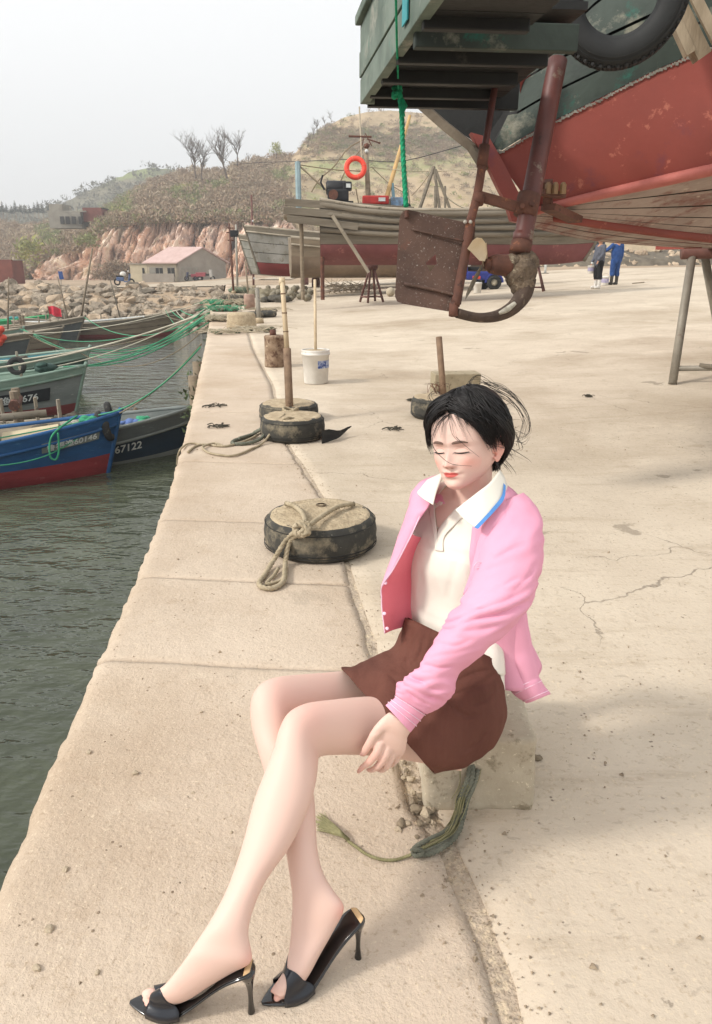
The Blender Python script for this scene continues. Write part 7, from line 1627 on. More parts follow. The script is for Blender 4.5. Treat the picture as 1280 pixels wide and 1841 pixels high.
front = (Y > 40) & (np.abs(X) < 60) & (Z > -102) & (Z < 90)
blend(front*G_(np.abs(X), Z, 42, -30, 17, 15), '#e8907f', .42)
blend(front*G_(X, Z, 0, -33, 11, 9), '#e59a88', .30)
blend(front*G_(np.abs(X), Z, 30, 6, 16, 8), '#d99a86', .12)
blend(front*G_(X, Z, 0, -92, 14, 8), '#e59a88', .25)
blend(front*G_(np.abs(X), Z, 28, 7, 14, 2.2), '#b98472', .35); blend(front*G_(np.abs(X), Z, 14, -14, 4, 14), '#d3a595', .25)  # shade of the lid crease painted into the skin colour; nose sides darkened too
blend(((np.abs(X) > 68) & (np.abs(Z) < 40) & (Y < 8) & (Y > -45)).astype(float), '#e58f7c', .45)
hwl = 19.5
ax = np.abs(X)
up_ = -59.0+ (5.6-1.6*np.exp(-(ax/3.2)**2))*np.sqrt(np.clip(1-(ax/hwl)**2, 0, 1)); lo_ = -59.0-8.6*np.sqrt(np.clip(1-(ax/(hwl-2))**2, 0, 1))
lip = np.clip((up_-Z)/1.2+.5, 0, 1)*np.clip((Z-lo_)/1.4+.5, 0, 1)*(ax < hwl)*(Y > 60)
blend(lip, '#cc4a46', .85); blend(lip*G_(X, Z, 0, -59.2, 19, 1.5), '#8d1f20', .8)
blend(front*G_(ax, Z, 6.5, -43, 3.4, 2.0), '#8a4438', .75)  # dark of the nostril hollows painted into the skin colour
# limbs: knees, heels, toes, knuckles a little pinker
for (p, r, a_) in (((545, 1290, 1.60), .045, .22), ((480, 1255, 1.69), .045, .22), ((612, 1635, 1.535), .018, .55), ((445, 1722, 1.43), .018, .35), ((667, 1360, 1.64), .03, .25), ((650, 1385, 1.66), .016, .35), ((262, 1797, 1.47), .02, .5), ((492, 1787, 1.50), .022, .5)):
    d_ = np.linalg.norm(co-np.array(at(*p)), axis=1); blend(np.exp(-(d_/r)**2), '#e58f80', a_)
nzv = np.array([noise.noise(Vector(v)*38)+.6*noise.noise(Vector(v)*110) for v in co[::1].tolist()]) if n < 400000 else np.zeros(n)
colr = np.clip(colr*(1+np.stack([nzv*.02, nzv*.05, nzv*.055], 1)), 0, 1)
ca = me2.color_attributes.new('skin_tone', 'FLOAT_COLOR', 'POINT'); ca.data.foreach_set('color', np.concatenate([colr, np.ones((n, 1))], 1).ravel())
M_SKIN = mat('skin', '#e9c3ae', rough=.55, bump=.08, bscale=420, spec=.3, sss=.06, attr='skin_tone', bdist=.001)
woman = thing('person', (.25, 1.69, .22), 'short-haired woman in pink cardigan and brown skirt seated on the concrete block', 'person')
W = woman.location.copy()
me2.materials.clear(); me2.materials.append(M_SKIN)
co -= np.array(W); me2.vertices.foreach_set('co', co.ravel()); me2.polygons.foreach_set('use_smooth', [True]*len(me2.polygons)); me2.update()
body = bpy.data.objects.new('body', me2); COL.objects.link(body); body.parent = woman; FR[body.name] = FR[woman.name]

# ---- face details ----
def hp(x, y, z): return HM @ Vector((x/1000, y/1000, z/1000))
from mathutils.bvhtree import BVHTree
bvh = BVHTree.FromPolygons([tuple(v+W) for v in (Vector(q) for q in co.tolist())], [tuple(p.vertices) for p in me2.polygons])
Yv = (HM.to_3x3() @ Vector((0, 1, 0))).normalized()
def onface(x, z, off=.4):
    o_ = hp(x, 160, z); h = bvh.ray_cast(o_, -Yv)
    return (h[0]+Yv*off/1000) if h[0] is not None else hp(x, 80, z)
M_HAIR = mat('black_hair', '#17110f', '#0b0808', rough=.46, scale=30, bump=.0, spec=.4)
M_BROW = mat('brow', '#7d665b', '#6a554b', rough=.9, bump=0)
for s in (-1, 1):
    P = [onface(s*x, z, .3) for x, z in ((11, 14.5), (18, 16.5), (27, 17.5), (36, 17), (44, 14.5))]
    mk('eyebrow', tube([Vector(q) for q in cr(P, 5)], [.0014+.0020*math.sin(math.pi*min(1, (i+3)/23)) for i in range(21)], 6, flat=.35), M_BROW, parent=woman, smooth=True)
    P = [onface(s*x, z, .2) for x, z in ((13, -6.2), (19, -7.4), (27, -8.0), (34, -7.8), (40, -7.0), (44, -6.6))]
    q = [tube([Vector(q) for q in cr(P, 5)], [.0007+.0009*math.sin(math.pi*min(1, i/25)) for i in range(26)], 6)]
    for i in range(16):     # lashes
        x = 15+i*1.75; z = -7.8+abs(i-8)*.28
        a = onface(s*x, z, .2); q.append(tube([a, a+(HM.to_3x3() @ Vector((s*(x-27)/900, .004, -.0032)))], [.00035, .0001], 3))
    mk('eyelashes', join(*q), M_HAIR, parent=woman)
    P = [onface(s*x, z, .05) for x, z in ((14, 1.0), (21, 3.0), (29, 3.4), (37, 1.6), (42, -1.5))]
    mk('eyelid_fold', tube([Vector(q) for q in cr(P, 5)], .00035, 5), mat('lid_fold', '#b97a68', rough=.6, bump=0), parent=woman)

M_NAIL = mat('nail_pink', '#e6b3a8', rough=.25, bump=0)
for p, q_, r_ in (((651.5,1353,1.640),(649,1359,1.645),.0048), ((648,1385,1.656),(643.5,1389,1.664),.0036)):
    a_, b_ = at(*p), at(*q_); u_ = (b_-a_).normalized(); w_ = u_.cross(VIEW).normalized(); n__ = w_.cross(u_)
    mk('fingernail', xf(ball((0, 0, 0), 1, 12, 8, (.0062, r_, .0016)), Matrix.Translation((a_+b_)/2) @ Matrix((u_, w_, n__)).transposed().to_4x4()), M_NAIL, parent=woman, smooth=True)
# ---- hair ----
def skull(x, y, z):     # inside test value of head ellipsoid at (mm)
    return 0
def head_pt(th, ph, off):
    """th azimuth from face (+Y) towards her left (-X), ph elevation; cranium ellipsoid centre (0,-8,18)"""
    d = Vector((-math.sin(th)*math.cos(ph), math.cos(th)*math.cos(ph), math.sin(ph)))
    rx, ry, rz = 74+off, 92+off, 93+off
    return Vector((d.x*rx, d.y*ry-8, d.z*rz+18))
rh = random.Random(11)
def hair_path(th0, sgn, layer, rr):
    """a lock from the parting, over the side, back or down"""
    pass
BT = [(0, 36), (10, 34), (27, 25), (46, 14), (54, 5), (63, -6), (72, -11), (80, -6), (88, 6), (98, 6), (106, -14), (130, -38), (150, -48), (180, -50)]
def border(a):
    a = abs(a)
    for i in range(len(BT)-1):
        if a <= BT[i+1][0]:
            return BT[i][1]+(BT[i+1][1]-BT[i][1])*(a-BT[i][0])/(BT[i+1][0]-BT[i][0])
    return -48
def dbg(px, py):
    d = (at(px, py, 1)-Vector((0, 0, CH))).normalized(); h = bvh.ray_cast(Vector((0, 0, CH)), d)
    if h[0] is None: return None
    q = (HI @ h[0])*1000; q -= Vector((0, -8, 18)); q = Vector((q.x/74, q.y/92, q.z/93)); q.normalize()
    return round(math.degrees(math.atan2(-q.x, q.y))), round(math.degrees(math.asin(q.z)))
print('HAIR', [(p, dbg(*p)) for p in ((810,747),(827,767),(849,778),(857,790),(870,808),(887,795),(779,758),(776,775),(795,750),(850,690),(896,809),(905,790))])
print('CHK', [round(v) for p in (hp(-31,80,-5), hp(31,80,-5), hp(0,105,-34), hp(0,88,-59), hp(0,84,-103), hp(0,-8,112)) for v in proj(p)])
NA = 72; rings = []
for j in range(28):
    row = []
    for k in range(NA):
        a = -180+360*k/NA; b = math.radians(border(a)); ph = math.pi/2-(math.pi/2-b)*j/27
        back = max(0, -math.cos(math.radians(a))); fr = max(0, math.cos(math.radians(a)))
        off = 8+(13+13*back+3*(1-fr))*math.sin(math.pi*min(1, j/26+.16))+2.2*fbm(a/14, j/9, 0, 1)
        off -= 4*math.exp(-((abs(a-(-8)))/6)**2)*min(1, j/8)
        if j >= 26: off = (1.5 if j == 27 else 4) if abs(a) < 100 else 6
        p = head_pt(math.radians(a), ph, off)
        if p.z < -30 and back > 0: p.y += (-30-p.z)*.5
        row.append(HM @ (p/1000))
    rings.append(row)
mk('hair', loft(rings, cap=True), M_HAIR, parent=woman, smooth=True)
locks = []
def lock(P, r0, seg=5, flat=.5):
    Q = [Vector(q) for q in cr([HM @ (Vector(p)/1000) for p in P], 5)]; m_ = len(Q)
    locks.append(tube(Q, [max(.00012, r0*(1-(i/(m_-1))**2.2)) for i in range(m_)], seg, flat=flat))
for i in range(1500):
    # roots near the parting (slightly to her right), combed to the sides and swept back
    side = 1 if rh.random() < .62 else -1
    a0 = rh.uniform(5, 170); th0 = side*math.radians(rh.uniform(2, 25) if a0 < 60 else rh.uniform(5, 60))
    y0 = rh.uniform(-70, 62)                     # position of the root along the parting
    ph_part = math.acos(max(-1, min(1, (y0+8)/100)))
    # travel: start at the parting, end around az between 60..178 with a low elevation
    azE = rh.uniform(70, 178) if y0 < 30 else rh.uniform(58, 140)
    elE = border(azE)-rh.uniform(-6, 10)
    pts = []
    start = Vector((8, y0, 18+math.sqrt(max(0, 1-((y0+8)/97)**2))*107))
    off = rh.uniform(5, 15)
    for q in range(6):
        t = q/5
        if q == 0: pts.append(start); continue
        az = azE*(t**.75); el = 78*(1-t)+elE*t
        e = head_pt(side*math.radians(az), math.radians(el), 8+(off+(9 if azE > 100 else 0))*math.sin(math.pi*min(1, .25+t*.7)))
        p = e if t > .45 else start.lerp(e, min(1, t/.45*.9+.1))
        k = max(0, 1-abs(t-.35)*3)
        # keep outside the skull
        d = Vector((p.x/74, (p.y+8)/92, (p.z-18)/93)); L = d.length
        if L < 1.19: p = Vector((d.x*74, d.y*92, d.z*93))*(1.20/L)+Vector((0, -8, 18))
        if azE > 120 and t > .7: p += Vector((0, -6*(t-.7)*3, 0))
        pts.append(p+Vector((rh.gauss(0, 1.2), rh.gauss(0, 1.2), rh.gauss(0, 1.2))))
    lock(pts, rh.uniform(.0009, .0024))
for i in range(520):
    az = rh.uniform(35, 185); el = rh.uniform(25, 84); e2 = border(az)-rh.uniform(-4, 8); o1 = rh.uniform(20, 27); a2 = az+rh.uniform(8, 28)
    P = []
    for q in range(6):
        t = q/5; P.append(head_pt(math.radians(az+(a2-az)*t), math.radians(el+(e2-el)*t), o1+5*math.sin(math.pi*t)*rh.uniform(.3, 1.2)-6*t)+Vector((rh.gauss(0, .8), rh.gauss(0, .8), rh.gauss(0, .8))))
    lock(P, rh.uniform(.0008, .0020))
for i in range(520):
    sgn = rh.choice((-1, 1, 1)); az0 = rh.uniform(0, 14)-3; az1 = rh.uniform(34, 80); el0 = rh.uniform(40, 80); el1 = border(az1)+rh.uniform(-4, 14); o1 = rh.uniform(14, 24)
    P = []
    for q in range(6):
        t = q/5; P.append(head_pt(sgn*math.radians(az0+(az1-az0)*t**.8), math.radians(el0+(el1-el0)*t**1.3), o1*(1-.35*t))+Vector((rh.gauss(0, .7), rh.gauss(0, .7), rh.gauss(0, .7))))
    lock(P, rh.uniform(.0007, .0017))
for i in range(42):   # thin bangs falling over the forehead
    sgn = rh.choice((-1, 1)); x1 = sgn*rh.uniform(8, 56); z1 = rh.uniform(22, 52)-(abs(x1)*.25)
    a_ = Vector((x1*.35+rh.uniform(-4, 8), 70-abs(x1)*.12, 86-abs(x1)*.15)); e_ = HI @ onface(max(-60, min(60, x1)), z1, 2.5)*1000; m1 = HI @ onface(x1*.7, 60, 4)*1000
    lock([a_, a_.lerp(m1, .5)+Vector((0, 3, 2)), m1, m1.lerp(e_, .5)+Vector((0, 1.5, 0)), e_], rh.uniform(.00018, .0004), 4, 1)
# windblown tips at the back and over the crown
for i in range(260):
    az = rh.uniform(105, 200); el = rh.uniform(-40, 55)
    p0 = head_pt(math.radians(az), math.radians(el), 6); out = (p0-Vector((0, -8, 18))).normalized()
    L = rh.uniform(14, 52) if rh.random() < .75 else rh.uniform(40, 75)
    dn = Vector((rh.uniform(-.4, .5), -.55, rh.uniform(-.8, .1))).normalized()
    P = [p0, p0+out*L*.22+dn*L*.3, p0+out*L*.36+dn*L*.7, p0+out*L*.28+dn*L]
    lock(P, rh.uniform(.0002, .0008), 4, 1)
for i in range(60):   # short nape tips
    az = rh.uniform(100, 180); p0 = head_pt(math.radians(az), math.radians(-40), 6)
    lock([p0, p0+Vector((rh.gauss(0, 3), -4, -9)), p0+Vector((rh.gauss(0, 5), -3+rh.gauss(0, 4), -rh.uniform(14, 26)))], rh.uniform(.0012, .0022), 5)
mk('hair_locks', join(*locks), M_HAIR, parent=woman, smooth=True, kind='stuff')
# loose strands drawn in the photograph (pixel paths at head distance)
fly = []
def fpx(P, r=.00045, t=None):
    Q = [at(a, b, c) for a, b, c in P]; Q = [Vector(q) for q in cr(Q, 7)]; m_ = len(Q)
    fly.append(tube(Q, [r*(1-.7*(i/(m_-1))**2) for i in range(m_)], 4))
fpx([(812,742,1.665),(796,752,1.655),(781,775,1.65),(778,800,1.645),(790,818,1.625),(812,834,1.61),(848,838,1.62)], .0010)
fpx([(806,745,1.665),(815,778,1.655),(835,800,1.645),(862,822,1.64)], .0009)
fpx([(806,748,1.665),(812,778,1.65),(826,794,1.648),(850,798,1.66)], .00045)
fpx([(800,745,1.66),(790,765,1.652),(779,790,1.65)], .0005)
fpx([(905,800,1.66),(890,800,1.66),(872,812,1.68)], .0005); fpx([(908,806,1.66),(893,803,1.655),(876,806,1.68)], .0006)
for P in ([(842,700,1.75),(848,682,1.75),(862,674,1.75),(880,684,1.75),(900,700,1.76)], [(838,702,1.74),(846,686,1.74),(858,680,1.75),(872,688,1.75)],
          [(868,690,1.75),(905,702,1.76),(935,728,1.77),(951,756,1.78),(950,778,1.78),(934,790,1.77)], [(870,688,1.75),(912,705,1.77),(942,735,1.78),(953,762,1.79),(944,785,1.78)],
          [(880,695,1.76),(918,716,1.78),(940,748,1.79),(938,775,1.78),(928,800,1.77)], [(900,712,1.77),(928,730,1.79),(944,760,1.79),(936,792,1.78)],
          [(930,790,1.77),(942,796,1.78),(954,788,1.78)], [(928,780,1.77),(938,805,1.78),(930,808,1.78)], [(790,735,1.70),(776,715,1.71),(782,705,1.72),(800,712,1.72)], [(786,740,1.70),(772,722,1.71),(774,708,1.72),(790,704,1.72)],
          [(885,690,1.76),(925,712,1.79),(948,745,1.80),(952,775,1.80),(932,795,1.79)], [(862,686,1.76),(900,692,1.78),(925,712,1.79),(930,725,1.79)]):
    for k in range(3):
        fpx([(a+rh.gauss(0, 2.0), b+rh.gauss(0, 2.0), c) for a, b, c in P], rh.uniform(.0003, .0007))
for i in range(14):
    a = 800+rh.gauss(0, 6); fpx([(a+6, 745, 1.662), (a-6-i, 757+i, 1.655), (a-12-i*1.2, 772+i*1.8, 1.655)], .0003)
mk('loose_strands', join(*fly), M_HAIR, parent=woman, kind='stuff')

# ---- clothes ----
M_SHIRT = mat('white_polo_cotton', '#e3dfd3', '#dcd7ca', rough=.85, scale=4, bump=.12, bscale=420, bdist=.002)
M_PINK = mat('pink_knit', '#e3a2b8', '#dc99b0', rough=.9, scale=5, bump=.18, bscale=520, bdist=.002, spec=.2)
M_CORAL = mat('coral_lining', '#f38b98', '#ee8391', rough=.9, scale=5, bump=.1, bscale=400, spec=.2)
M_BLUE = mat('blue_stripe', '#5f9be0', rough=.85, bump=.1, bscale=300)
M_SKIRT = mat('brown_corduroy', '#68443a', '#583830', rough=.95, scale=9, bump=.5, bscale=120, stretch=(1, 1, .1), bdist=.003, spec=.15)
M_BTN = mat('button_pearl', '#efe6dd', rough=.3, bump=0)
def fold(vf, amp, s=14., seed=0, ax_=None, stretch=(1, 1, 1)):
    """gentle cloth folds along the vertex normal direction"""
    me = bpy.data.meshes.new('f'); me.from_pydata([tuple(v) for v in vf[0]], [], vf[1]); me.update()
    out = []
    for v in me.vertices:
        p = Vector((v.co.x*stretch[0], v.co.y*stretch[1], v.co.z*stretch[2]))*s+Vector((seed*3.7, 0, seed))
        q = noise.noise(p)+.5*noise.noise(p*2.1)
        q = 1-abs(q)*2 if amp > 0 else q
        out.append(tuple(v.co+v.normal*abs(amp)*q))
    bpy.data.meshes.remove(me); return out, vf[1]
def solid(name, vf, m, th=.002, parent=None, sub=1, inner=None, **kw):
    """cloth sheet given real thickness"""
    me = bpy.data.meshes.new(name); me.from_pydata([tuple(v) for v in vf[0]], [], vf[1]); me.update()
    nrm = [v.normal.copy() for v in me.vertices]; n0 = len(vf[0])
    vs = [tuple(v) for v in vf[0]]+[tuple(Vector(v)-nn*th) for v, nn in zip(vf[0], nrm)]
    cnt = {}
    for f in vf[1]:
        for i in range(len(f)):
            e = (f[i], f[(i+1) % len(f)]); cnt[frozenset(e)] = cnt.get(frozenset(e), [])+[e]
    fs = [tuple(f) for f in vf[1]]; nf = len(fs); fs += [tuple(reversed([i+n0 for i in f])) for f in vf[1]]
    for k, e in cnt.items():
        if len(e) == 1: a, b = e[0]; fs.append((b, a, a+n0, b+n0))
    bpy.data.meshes.remove(me)
    o = mk(name, (vs, fs), [m]+([inner] if inner else []), parent=parent, smooth=True, **kw)
    return o
def crease(vf, lines, dep=.004, w=.006):
    t = BVHTree.FromPolygons([Vector(v) for v in vf[0]], vf[1]); V = np.array([tuple(v) for v in vf[0]]); D = np.zeros(len(V)); Nn = np.zeros_like(V)
    for P in lines:
        k = dep; Q = []
        for p in cr(P, 8):
            d = (at(p[0], p[1], 1)-Vector((0, 0, CH))).normalized(); h = t.ray_cast(Vector((0, 0, CH)), d)
            if h[0] is not None: Q.append((tuple(h[0]), tuple(d)))
        m_ = len(Q)
        for i, (q, d) in enumerate(Q):
            r2 = ((V-np.array(q))**2).sum(1); a = dep*math.sin(math.pi*(i+.5)/m_)**.5
            g = a*(np.exp(-r2/w**2)-.38*np.exp(-r2/(2.3*w)**2)); u = np.abs(g) > np.abs(D); D[u] = g[u]; Nn[u] = d
    return [tuple(v) for v in (V+Nn*D[:, None])], vf[1]
def seamline(P, bv, m_, par, r=.001):
    Q = []
    for p in cr(P, 8):
        d = (at(p[0], p[1], 1)-Vector((0, 0, CH))).normalized(); h = bv.ray_cast(Vector((0, 0, CH)), d)
        if h[0] is not None: Q.append(h[0]-d*.0008)
    if len(Q) > 3: mk('seam_and_crease', tube(Q, r, 5), m_, parent=par, smooth=True)
def pip(px, py, poly):
    c = False; j = len(poly)-1
    for i in range(len(poly)):
        xi, yi = poly[i]; xj, yj = poly[j]
        if (yi > py) != (yj > py) and px < (xj-xi)*(py-yi)/(yj-yi)+xi: c = not c
        j = i
    return c
# polo shirt
NS = 120; rings = []
def shirt_off(z): return .010+(.010 if z < .62 else 0)*0+.012*math.exp(-((z-.56)/.09)**2)
zs = [.455+.0085*i for i in range(int((.862-.455)/.0085)+1)]
for z in zs:
    c, f, l, hw, hd = torso_ring(z); o_ = shirt_off(z); 
    if z > .76: o_ = .003
    r = ringL(c, f, l, hw+o_+.004, hd+o_+(.012*math.exp(-((z-.72)/.06)**2)), NS, .94)
    rings.append(r)
sv, sf = loft(rings, cap=False)
sv, sf = fold((sv, sf), -.008, 8., 2, stretch=(1, 1, .5)); sv, sf = fold((sv, sf), -.0035, 20., 5, stretch=(1, 1, .45))
sv, sf = crease((sv, sf), [[(838,985),(848,1040),(846,1090)], [(742,1080),(765,1105),(800,1122)], [(752,1000),(758,1040),(750,1075)], [(820,1010),(808,1060),(812,1100)], [(760,960),(775,985),(790,1000)]], .004, .007)
VN = [(779, 905), (784, 957), (824, 914), (862, 880), (800, 850), (780, 870)]
keep = []
for q in sf:
    c = sum((Vector(sv[i]) for i in q), Vector())/len(q); p = proj(c)
    if depth(c) < 1.80 and pip(p[0], p[1], VN) and c.z > .70: continue
    keep.append(q)
solid('polo_shirt', (sv, keep), M_SHIRT, .0022, woman)
# yoke of the shirt over the shoulders, closing to the neck
def strip(rows, sub=4, m_sub=3):
    R = [cr(r, m_sub) for r in rows]; C = list(zip(*R)); D = [cr(c, sub) for c in C]
    rows2 = list(zip(*D)); return loft([[Vector(v[:3]) for v in r] for r in rows2], cap=False, closed_u=False)
rings = []
for t in (0, .33, .66, 1.0):
    c, f, l, hw, hd = torso_ring(.855); nk = nb.lerp(nh, .22)
    rings.append(ringL(c.lerp(nk, t)+Vector((0, 0, .006*math.sin(math.pi*t)+.012*(1-t))), f, l, (hw+.01)*(1-t)+.060*t, (hd+.012)*(1-t)+.060*t, 60))
yv, yf = loft(rings, cap=False)
keep = [q for q in yf if (Vector(yv[q[0]])-nb).to_2d().normalized().dot(fC.to_2d().normalized()) < .15]
solid('shirt_yoke', (yv, keep), M_SHIRT, .002, woman)
# collar: two turned-down leaves
T_ = 1.655
cl = strip([[at(897,846,1.70), at(905,858,1.700), at(911,876,1.695)], [at(880,868,1.670), at(892,886,1.665), at(900,900,1.660)], [at(858,886,1.650), at(872,905,1.640), at(884,921,1.635)],
            [at(838,902,1.643), at(853,922,1.630), at(869,938,1.622)], [at(819,917,1.640), at(838,938,1.628), at(857,951,1.618)]])
co1 = solid('collar', fold(cl, -.0012, 30, 1), M_SHIRT, .003, woman)
def sh(p, k=.004): return Vector(p)-VIEW*k
st = strip([[at(905,863,1.697), at(909,870,1.696)], [at(902,890,1.663), at(906,897,1.661)], [at(884,914,1.633), at(888,920,1.632)], [at(866,934,1.619), at(871,938,1.618)], [at(852,948,1.614), at(859,951,1.613)]])
mk('collar_stripe', (lambda v, f: ([tuple(sh(q, .003)) for q in v], f))(*st), M_BLUE, parent=co1, smooth=True)
cl2 = strip([[at(800,846,1.79), at(780,856,1.80), at(768,862,1.81)], [at(793,862,1.745), at(774,868,1.755), at(757,876,1.775)], [at(785,882,1.715), at(770,882,1.725), at(750,886,1.750)], [at(779,907,1.690), at(772,903,1.695), at(764,899,1.712)]])
solid('collar', fold(cl2, -.001, 30, 4), M_SHIRT, .003, woman)
# collar stand behind the neck
q = []
for i in range(13):
    a = math.radians(-115+230*i/12)
    for_ = -fC*math.cos(a)*.058+lC*math.sin(a)*.058
    base = nb.lerp(nh, .22)+for_
    q.append([base+Vector((0, 0, .010)), base*1+Vector((0, 0, .034))+for_*.03, base+for_*.32+Vector((0, 0, .012)), base+for_*.55+Vector((0, 0, -.012))])
solid('collar_stand', loft(q, cap=False, closed_u=False), M_SHIRT, .0025, woman)
# placket edges and buttons
def onshirt(px, py, off=.0015):
    d = (at(px, py, 1)-Vector((0, 0, CH))).normalized(); h = sbv.ray_cast(Vector((0, 0, CH)), d)
    return (h[0]-d*off) if h[0] is not None else at(px, py, 1.66)
sbv = BVHTree.FromPolygons([Vector(v) for v in sv], sf)
for P, Q_ in (([(770,900),(774,930),(780,962),(783,990)], [(781,903),(783,930),(786,958),(786,990)]), ([(822,912),(804,932),(788,955),(785,990)], [(836,926),(816,946),(799,966),(797,992)])):
    A_ = cr([onshirt(*p, .0030) for p in P], 6); B_ = cr([onshirt(*p, .0030) for p in Q_], 6)
    solid('placket', loft([[Vector(a_).lerp(Vector(b_), k/5) for k in range(6)] for a_, b_ in zip(A_, B_)], cap=False, closed_u=False), M_SHIRT, .002, woman)
for P in ([(786,958),(786,972),(786,990)], ):
    mk('placket_edge', tube([Vector(q) for q in cr([onshirt(*p, .0008) for p in P], 5)], .0011, 6), mat('placket_fold', '#e8e0d0', rough=.9, bump=0), parent=woman, smooth=True)
for p in ((797,959), (812,928), (766,911)):
    c = onshirt(*p, .002); mk('button', xf(lathe([(.0, -.0008), (.0046, -.0008), (.0050, 0), (.0046, .0009), (.0032, .0006), (0, .0006)], 14), Matrix.Translation(c) @ (Vector((0, 0, CH))-c).to_track_quat('Z', 'Y').to_matrix().to_4x4()), M_BTN, parent=woman, smooth=True)
# shirt tail showing at her hip
solid('shirt_tail', fold(strip([[at(862,1165,1.765), at(885,1150,1.77), at(902,1150,1.79)], [at(868,1190,1.735), at(893,1185,1.74), at(905,1180,1.77)], [at(880,1200,1.728), at(900,1214,1.74), at(908,1212,1.77)]]), -.002, 20, 2), M_SHIRT, .002, woman)
solid('shirt_tail', strip([[at(893,1205,1.742), at(906,1207,1.76)], [at(893,1225,1.738), at(906,1226,1.76)], [at(895,1238,1.738), at(907,1240,1.76)]]), M_SHIRT, .002, woman)

# skirt
SK = [(733,1112,893,1190,1.88,.088,1.78),(722,1140,903,1225,1.89,.105,1.78),(711,1166,909,1272,1.89,.128,1.775),(692,1180,898,1325,1.885,.142,1.775),(656,1191,856,1366,1.88,.146,1.775),(634,1198,815,1380,1.88,.143,1.775),(614,1203,781,1387,1.88,.138,1.775)]
R = cr(SK, 14)
sk = loft([sring((r[0], r[1]), (r[2], r[3]), r[4], r[5], 190, r[6], .97) for r in R], cap=False)
sk = fold(sk, -.009, 8., 3); sk = fold(sk, -.006, 13., 21, stretch=(1.5, .5, .8)); sk = fold(sk, -.002, 24., 8)
sk = crease(sk, [[(888,1212),(862,1232),(828,1246),(805,1250)], [(897,1232),(872,1256),(852,1266)], [(744,1150),(738,1178),(722,1200)], [(762,1145),(756,1175),(742,1196)], [(800,1262),(838,1286),(862,1284)], [(780,1150),(770,1180)], [(700,1215),(720,1232),(735,1238)], [(876,1205),(850,1212),(822,1225)], [(880,1300),(862,1330),(835,1350)]], .006, .0075)
skirt = solid('skirt', sk, M_SKIRT, .003, woman)
# seams of the skirt panels
skb = BVHTree.FromPolygons([Vector(v) for v in sk[0]], sk[1])
def onskirt(px, py, off=.001):
    d = (at(px, py, 1)-Vector((0, 0, CH))).normalized(); h = skb.ray_cast(Vector((0, 0, CH)), d)
    return (h[0]-d*off) if h[0] is not None else None
M_SEAM = mat('seam_thread', '#3a1d18', rough=.95, bump=0)
for P in ([(648,1226),(668,1213),(690,1200),(718,1184)], [(718,1184),(735,1190),(752,1198)], [(762,1360),(790,1345),(822,1322),(858,1285),(864,1278)], [(893,1206),(880,1195),(862,1186)]):
    seamline(P, skb, M_SEAM, skirt, .0015)
# waistband
wb = [sring((r[0], r[1]), (r[2], r[3]), r[4], r[5]+.003, 60, r[6], .97) for r in cr([(733,1110,894,1187,1.88,.088,1.78), (730,1119,896,1196,1.88,.091,1.78)], 3)]
mk('waistband', loft(wb, cap=False), M_SKIRT, parent=skirt, smooth=True)

# cardigan sleeves and body
R = cr(SL, 8); sl = loft([sring((r[0], r[1]), (r[2], r[3]), r[4], r[5], 64, r[6], .96) for r in R], cap=False)
sl2 = []
for i_, v in enumerate(sl[0]):
    ri, ki = divmod(i_, 64); u_ = ri/8; an = 2*math.pi*ki/64
    w_ = math.exp(-((u_-5.6)/1.5)**2)+.8*math.exp(-((u_-10.6)/1.3)**2)+.35*math.exp(-((u_-1.5)/1.2)**2)
    q_ = noise.noise(Vector((u_*1.5+.5*math.cos(an), math.cos(an)*.9, math.sin(an)*.9+3)))
    q_ = (1-abs(q_)*3.2)*w_+.5*noise.noise(Vector((u_*.5, math.cos(an)*1.2, math.sin(an)*1.2)))
    cc = sum((Vector(sl[0][ri*64+j]) for j in (0, 16, 32, 48)), Vector())/4
    d_ = (Vector(v)-cc).normalized(); sl2.append(tuple(Vector(v)+d_*.009*q_))
sl = (sl2, sl[1]); sl = fold(sl, -.0012, 24., 3)
sl = crease(sl, [[(836,1078),(852,1094),(880,1100)], [(815,1108),(850,1124),(885,1122)], [(757,1192),(786,1200),(812,1196)], [(744,1216),(772,1236),(802,1242)], [(888,1008),(915,992),(948,978)], [(962,1010),(950,1036),(922,1062)], [(790,1158),(820,1160),(845,1150)], [(870,1060),(900,1056),(930,1040)], [(726,1236),(750,1256),(772,1266)]], .0055, .0065)
card = solid('cardigan', sl, M_PINK, .003, woman)
cf = [(713,1249,766,1282,1.602,.030),(708,1256,760,1290,1.603,.0285),(700,1262,750,1302,1.605,.0285),(693,1268,738,1317,1.607,.030)]
R = cr(cf, 6); mk('cuff', loft([sring((r[0], r[1]), (r[2], r[3]), r[4], r[5], 48) for r in R], cap=False), M_PINK, parent=card, smooth=True)
M_PINKL = mat('pink_rib_edge', '#f7cfe0', rough=.9, bump=0)
for k in (3, 9, 13):
    r = R[k]; g = sring((r[0]-.8, r[1]-.8), (r[2]+.8, r[3]+.8), r[4], r[5]+.0012, 48)
    mk('cuff_stripe', tube(g, .0011, 6, closed=True), M_PINKL, parent=card, smooth=True)
cbv = BVHTree.FromPolygons([Vector(v) for v in sl[0]], sl[1])
# right sleeve (far side) down to her hand on the block
rs = limb3([RS+Vector((.0, .0, -.004)), RS.lerp(ER, .5)+Vector((-.004, .01, 0)), ER+Vector((0, .008, 0)), ER.lerp(WRr, .5), WRr.lerp(ER, .1)], [.047, .047, .047, .042, .034], 8, 30)
mk('far_sleeve', fold(rs, .006, 12, 9), M_PINK, parent=card, smooth=True)
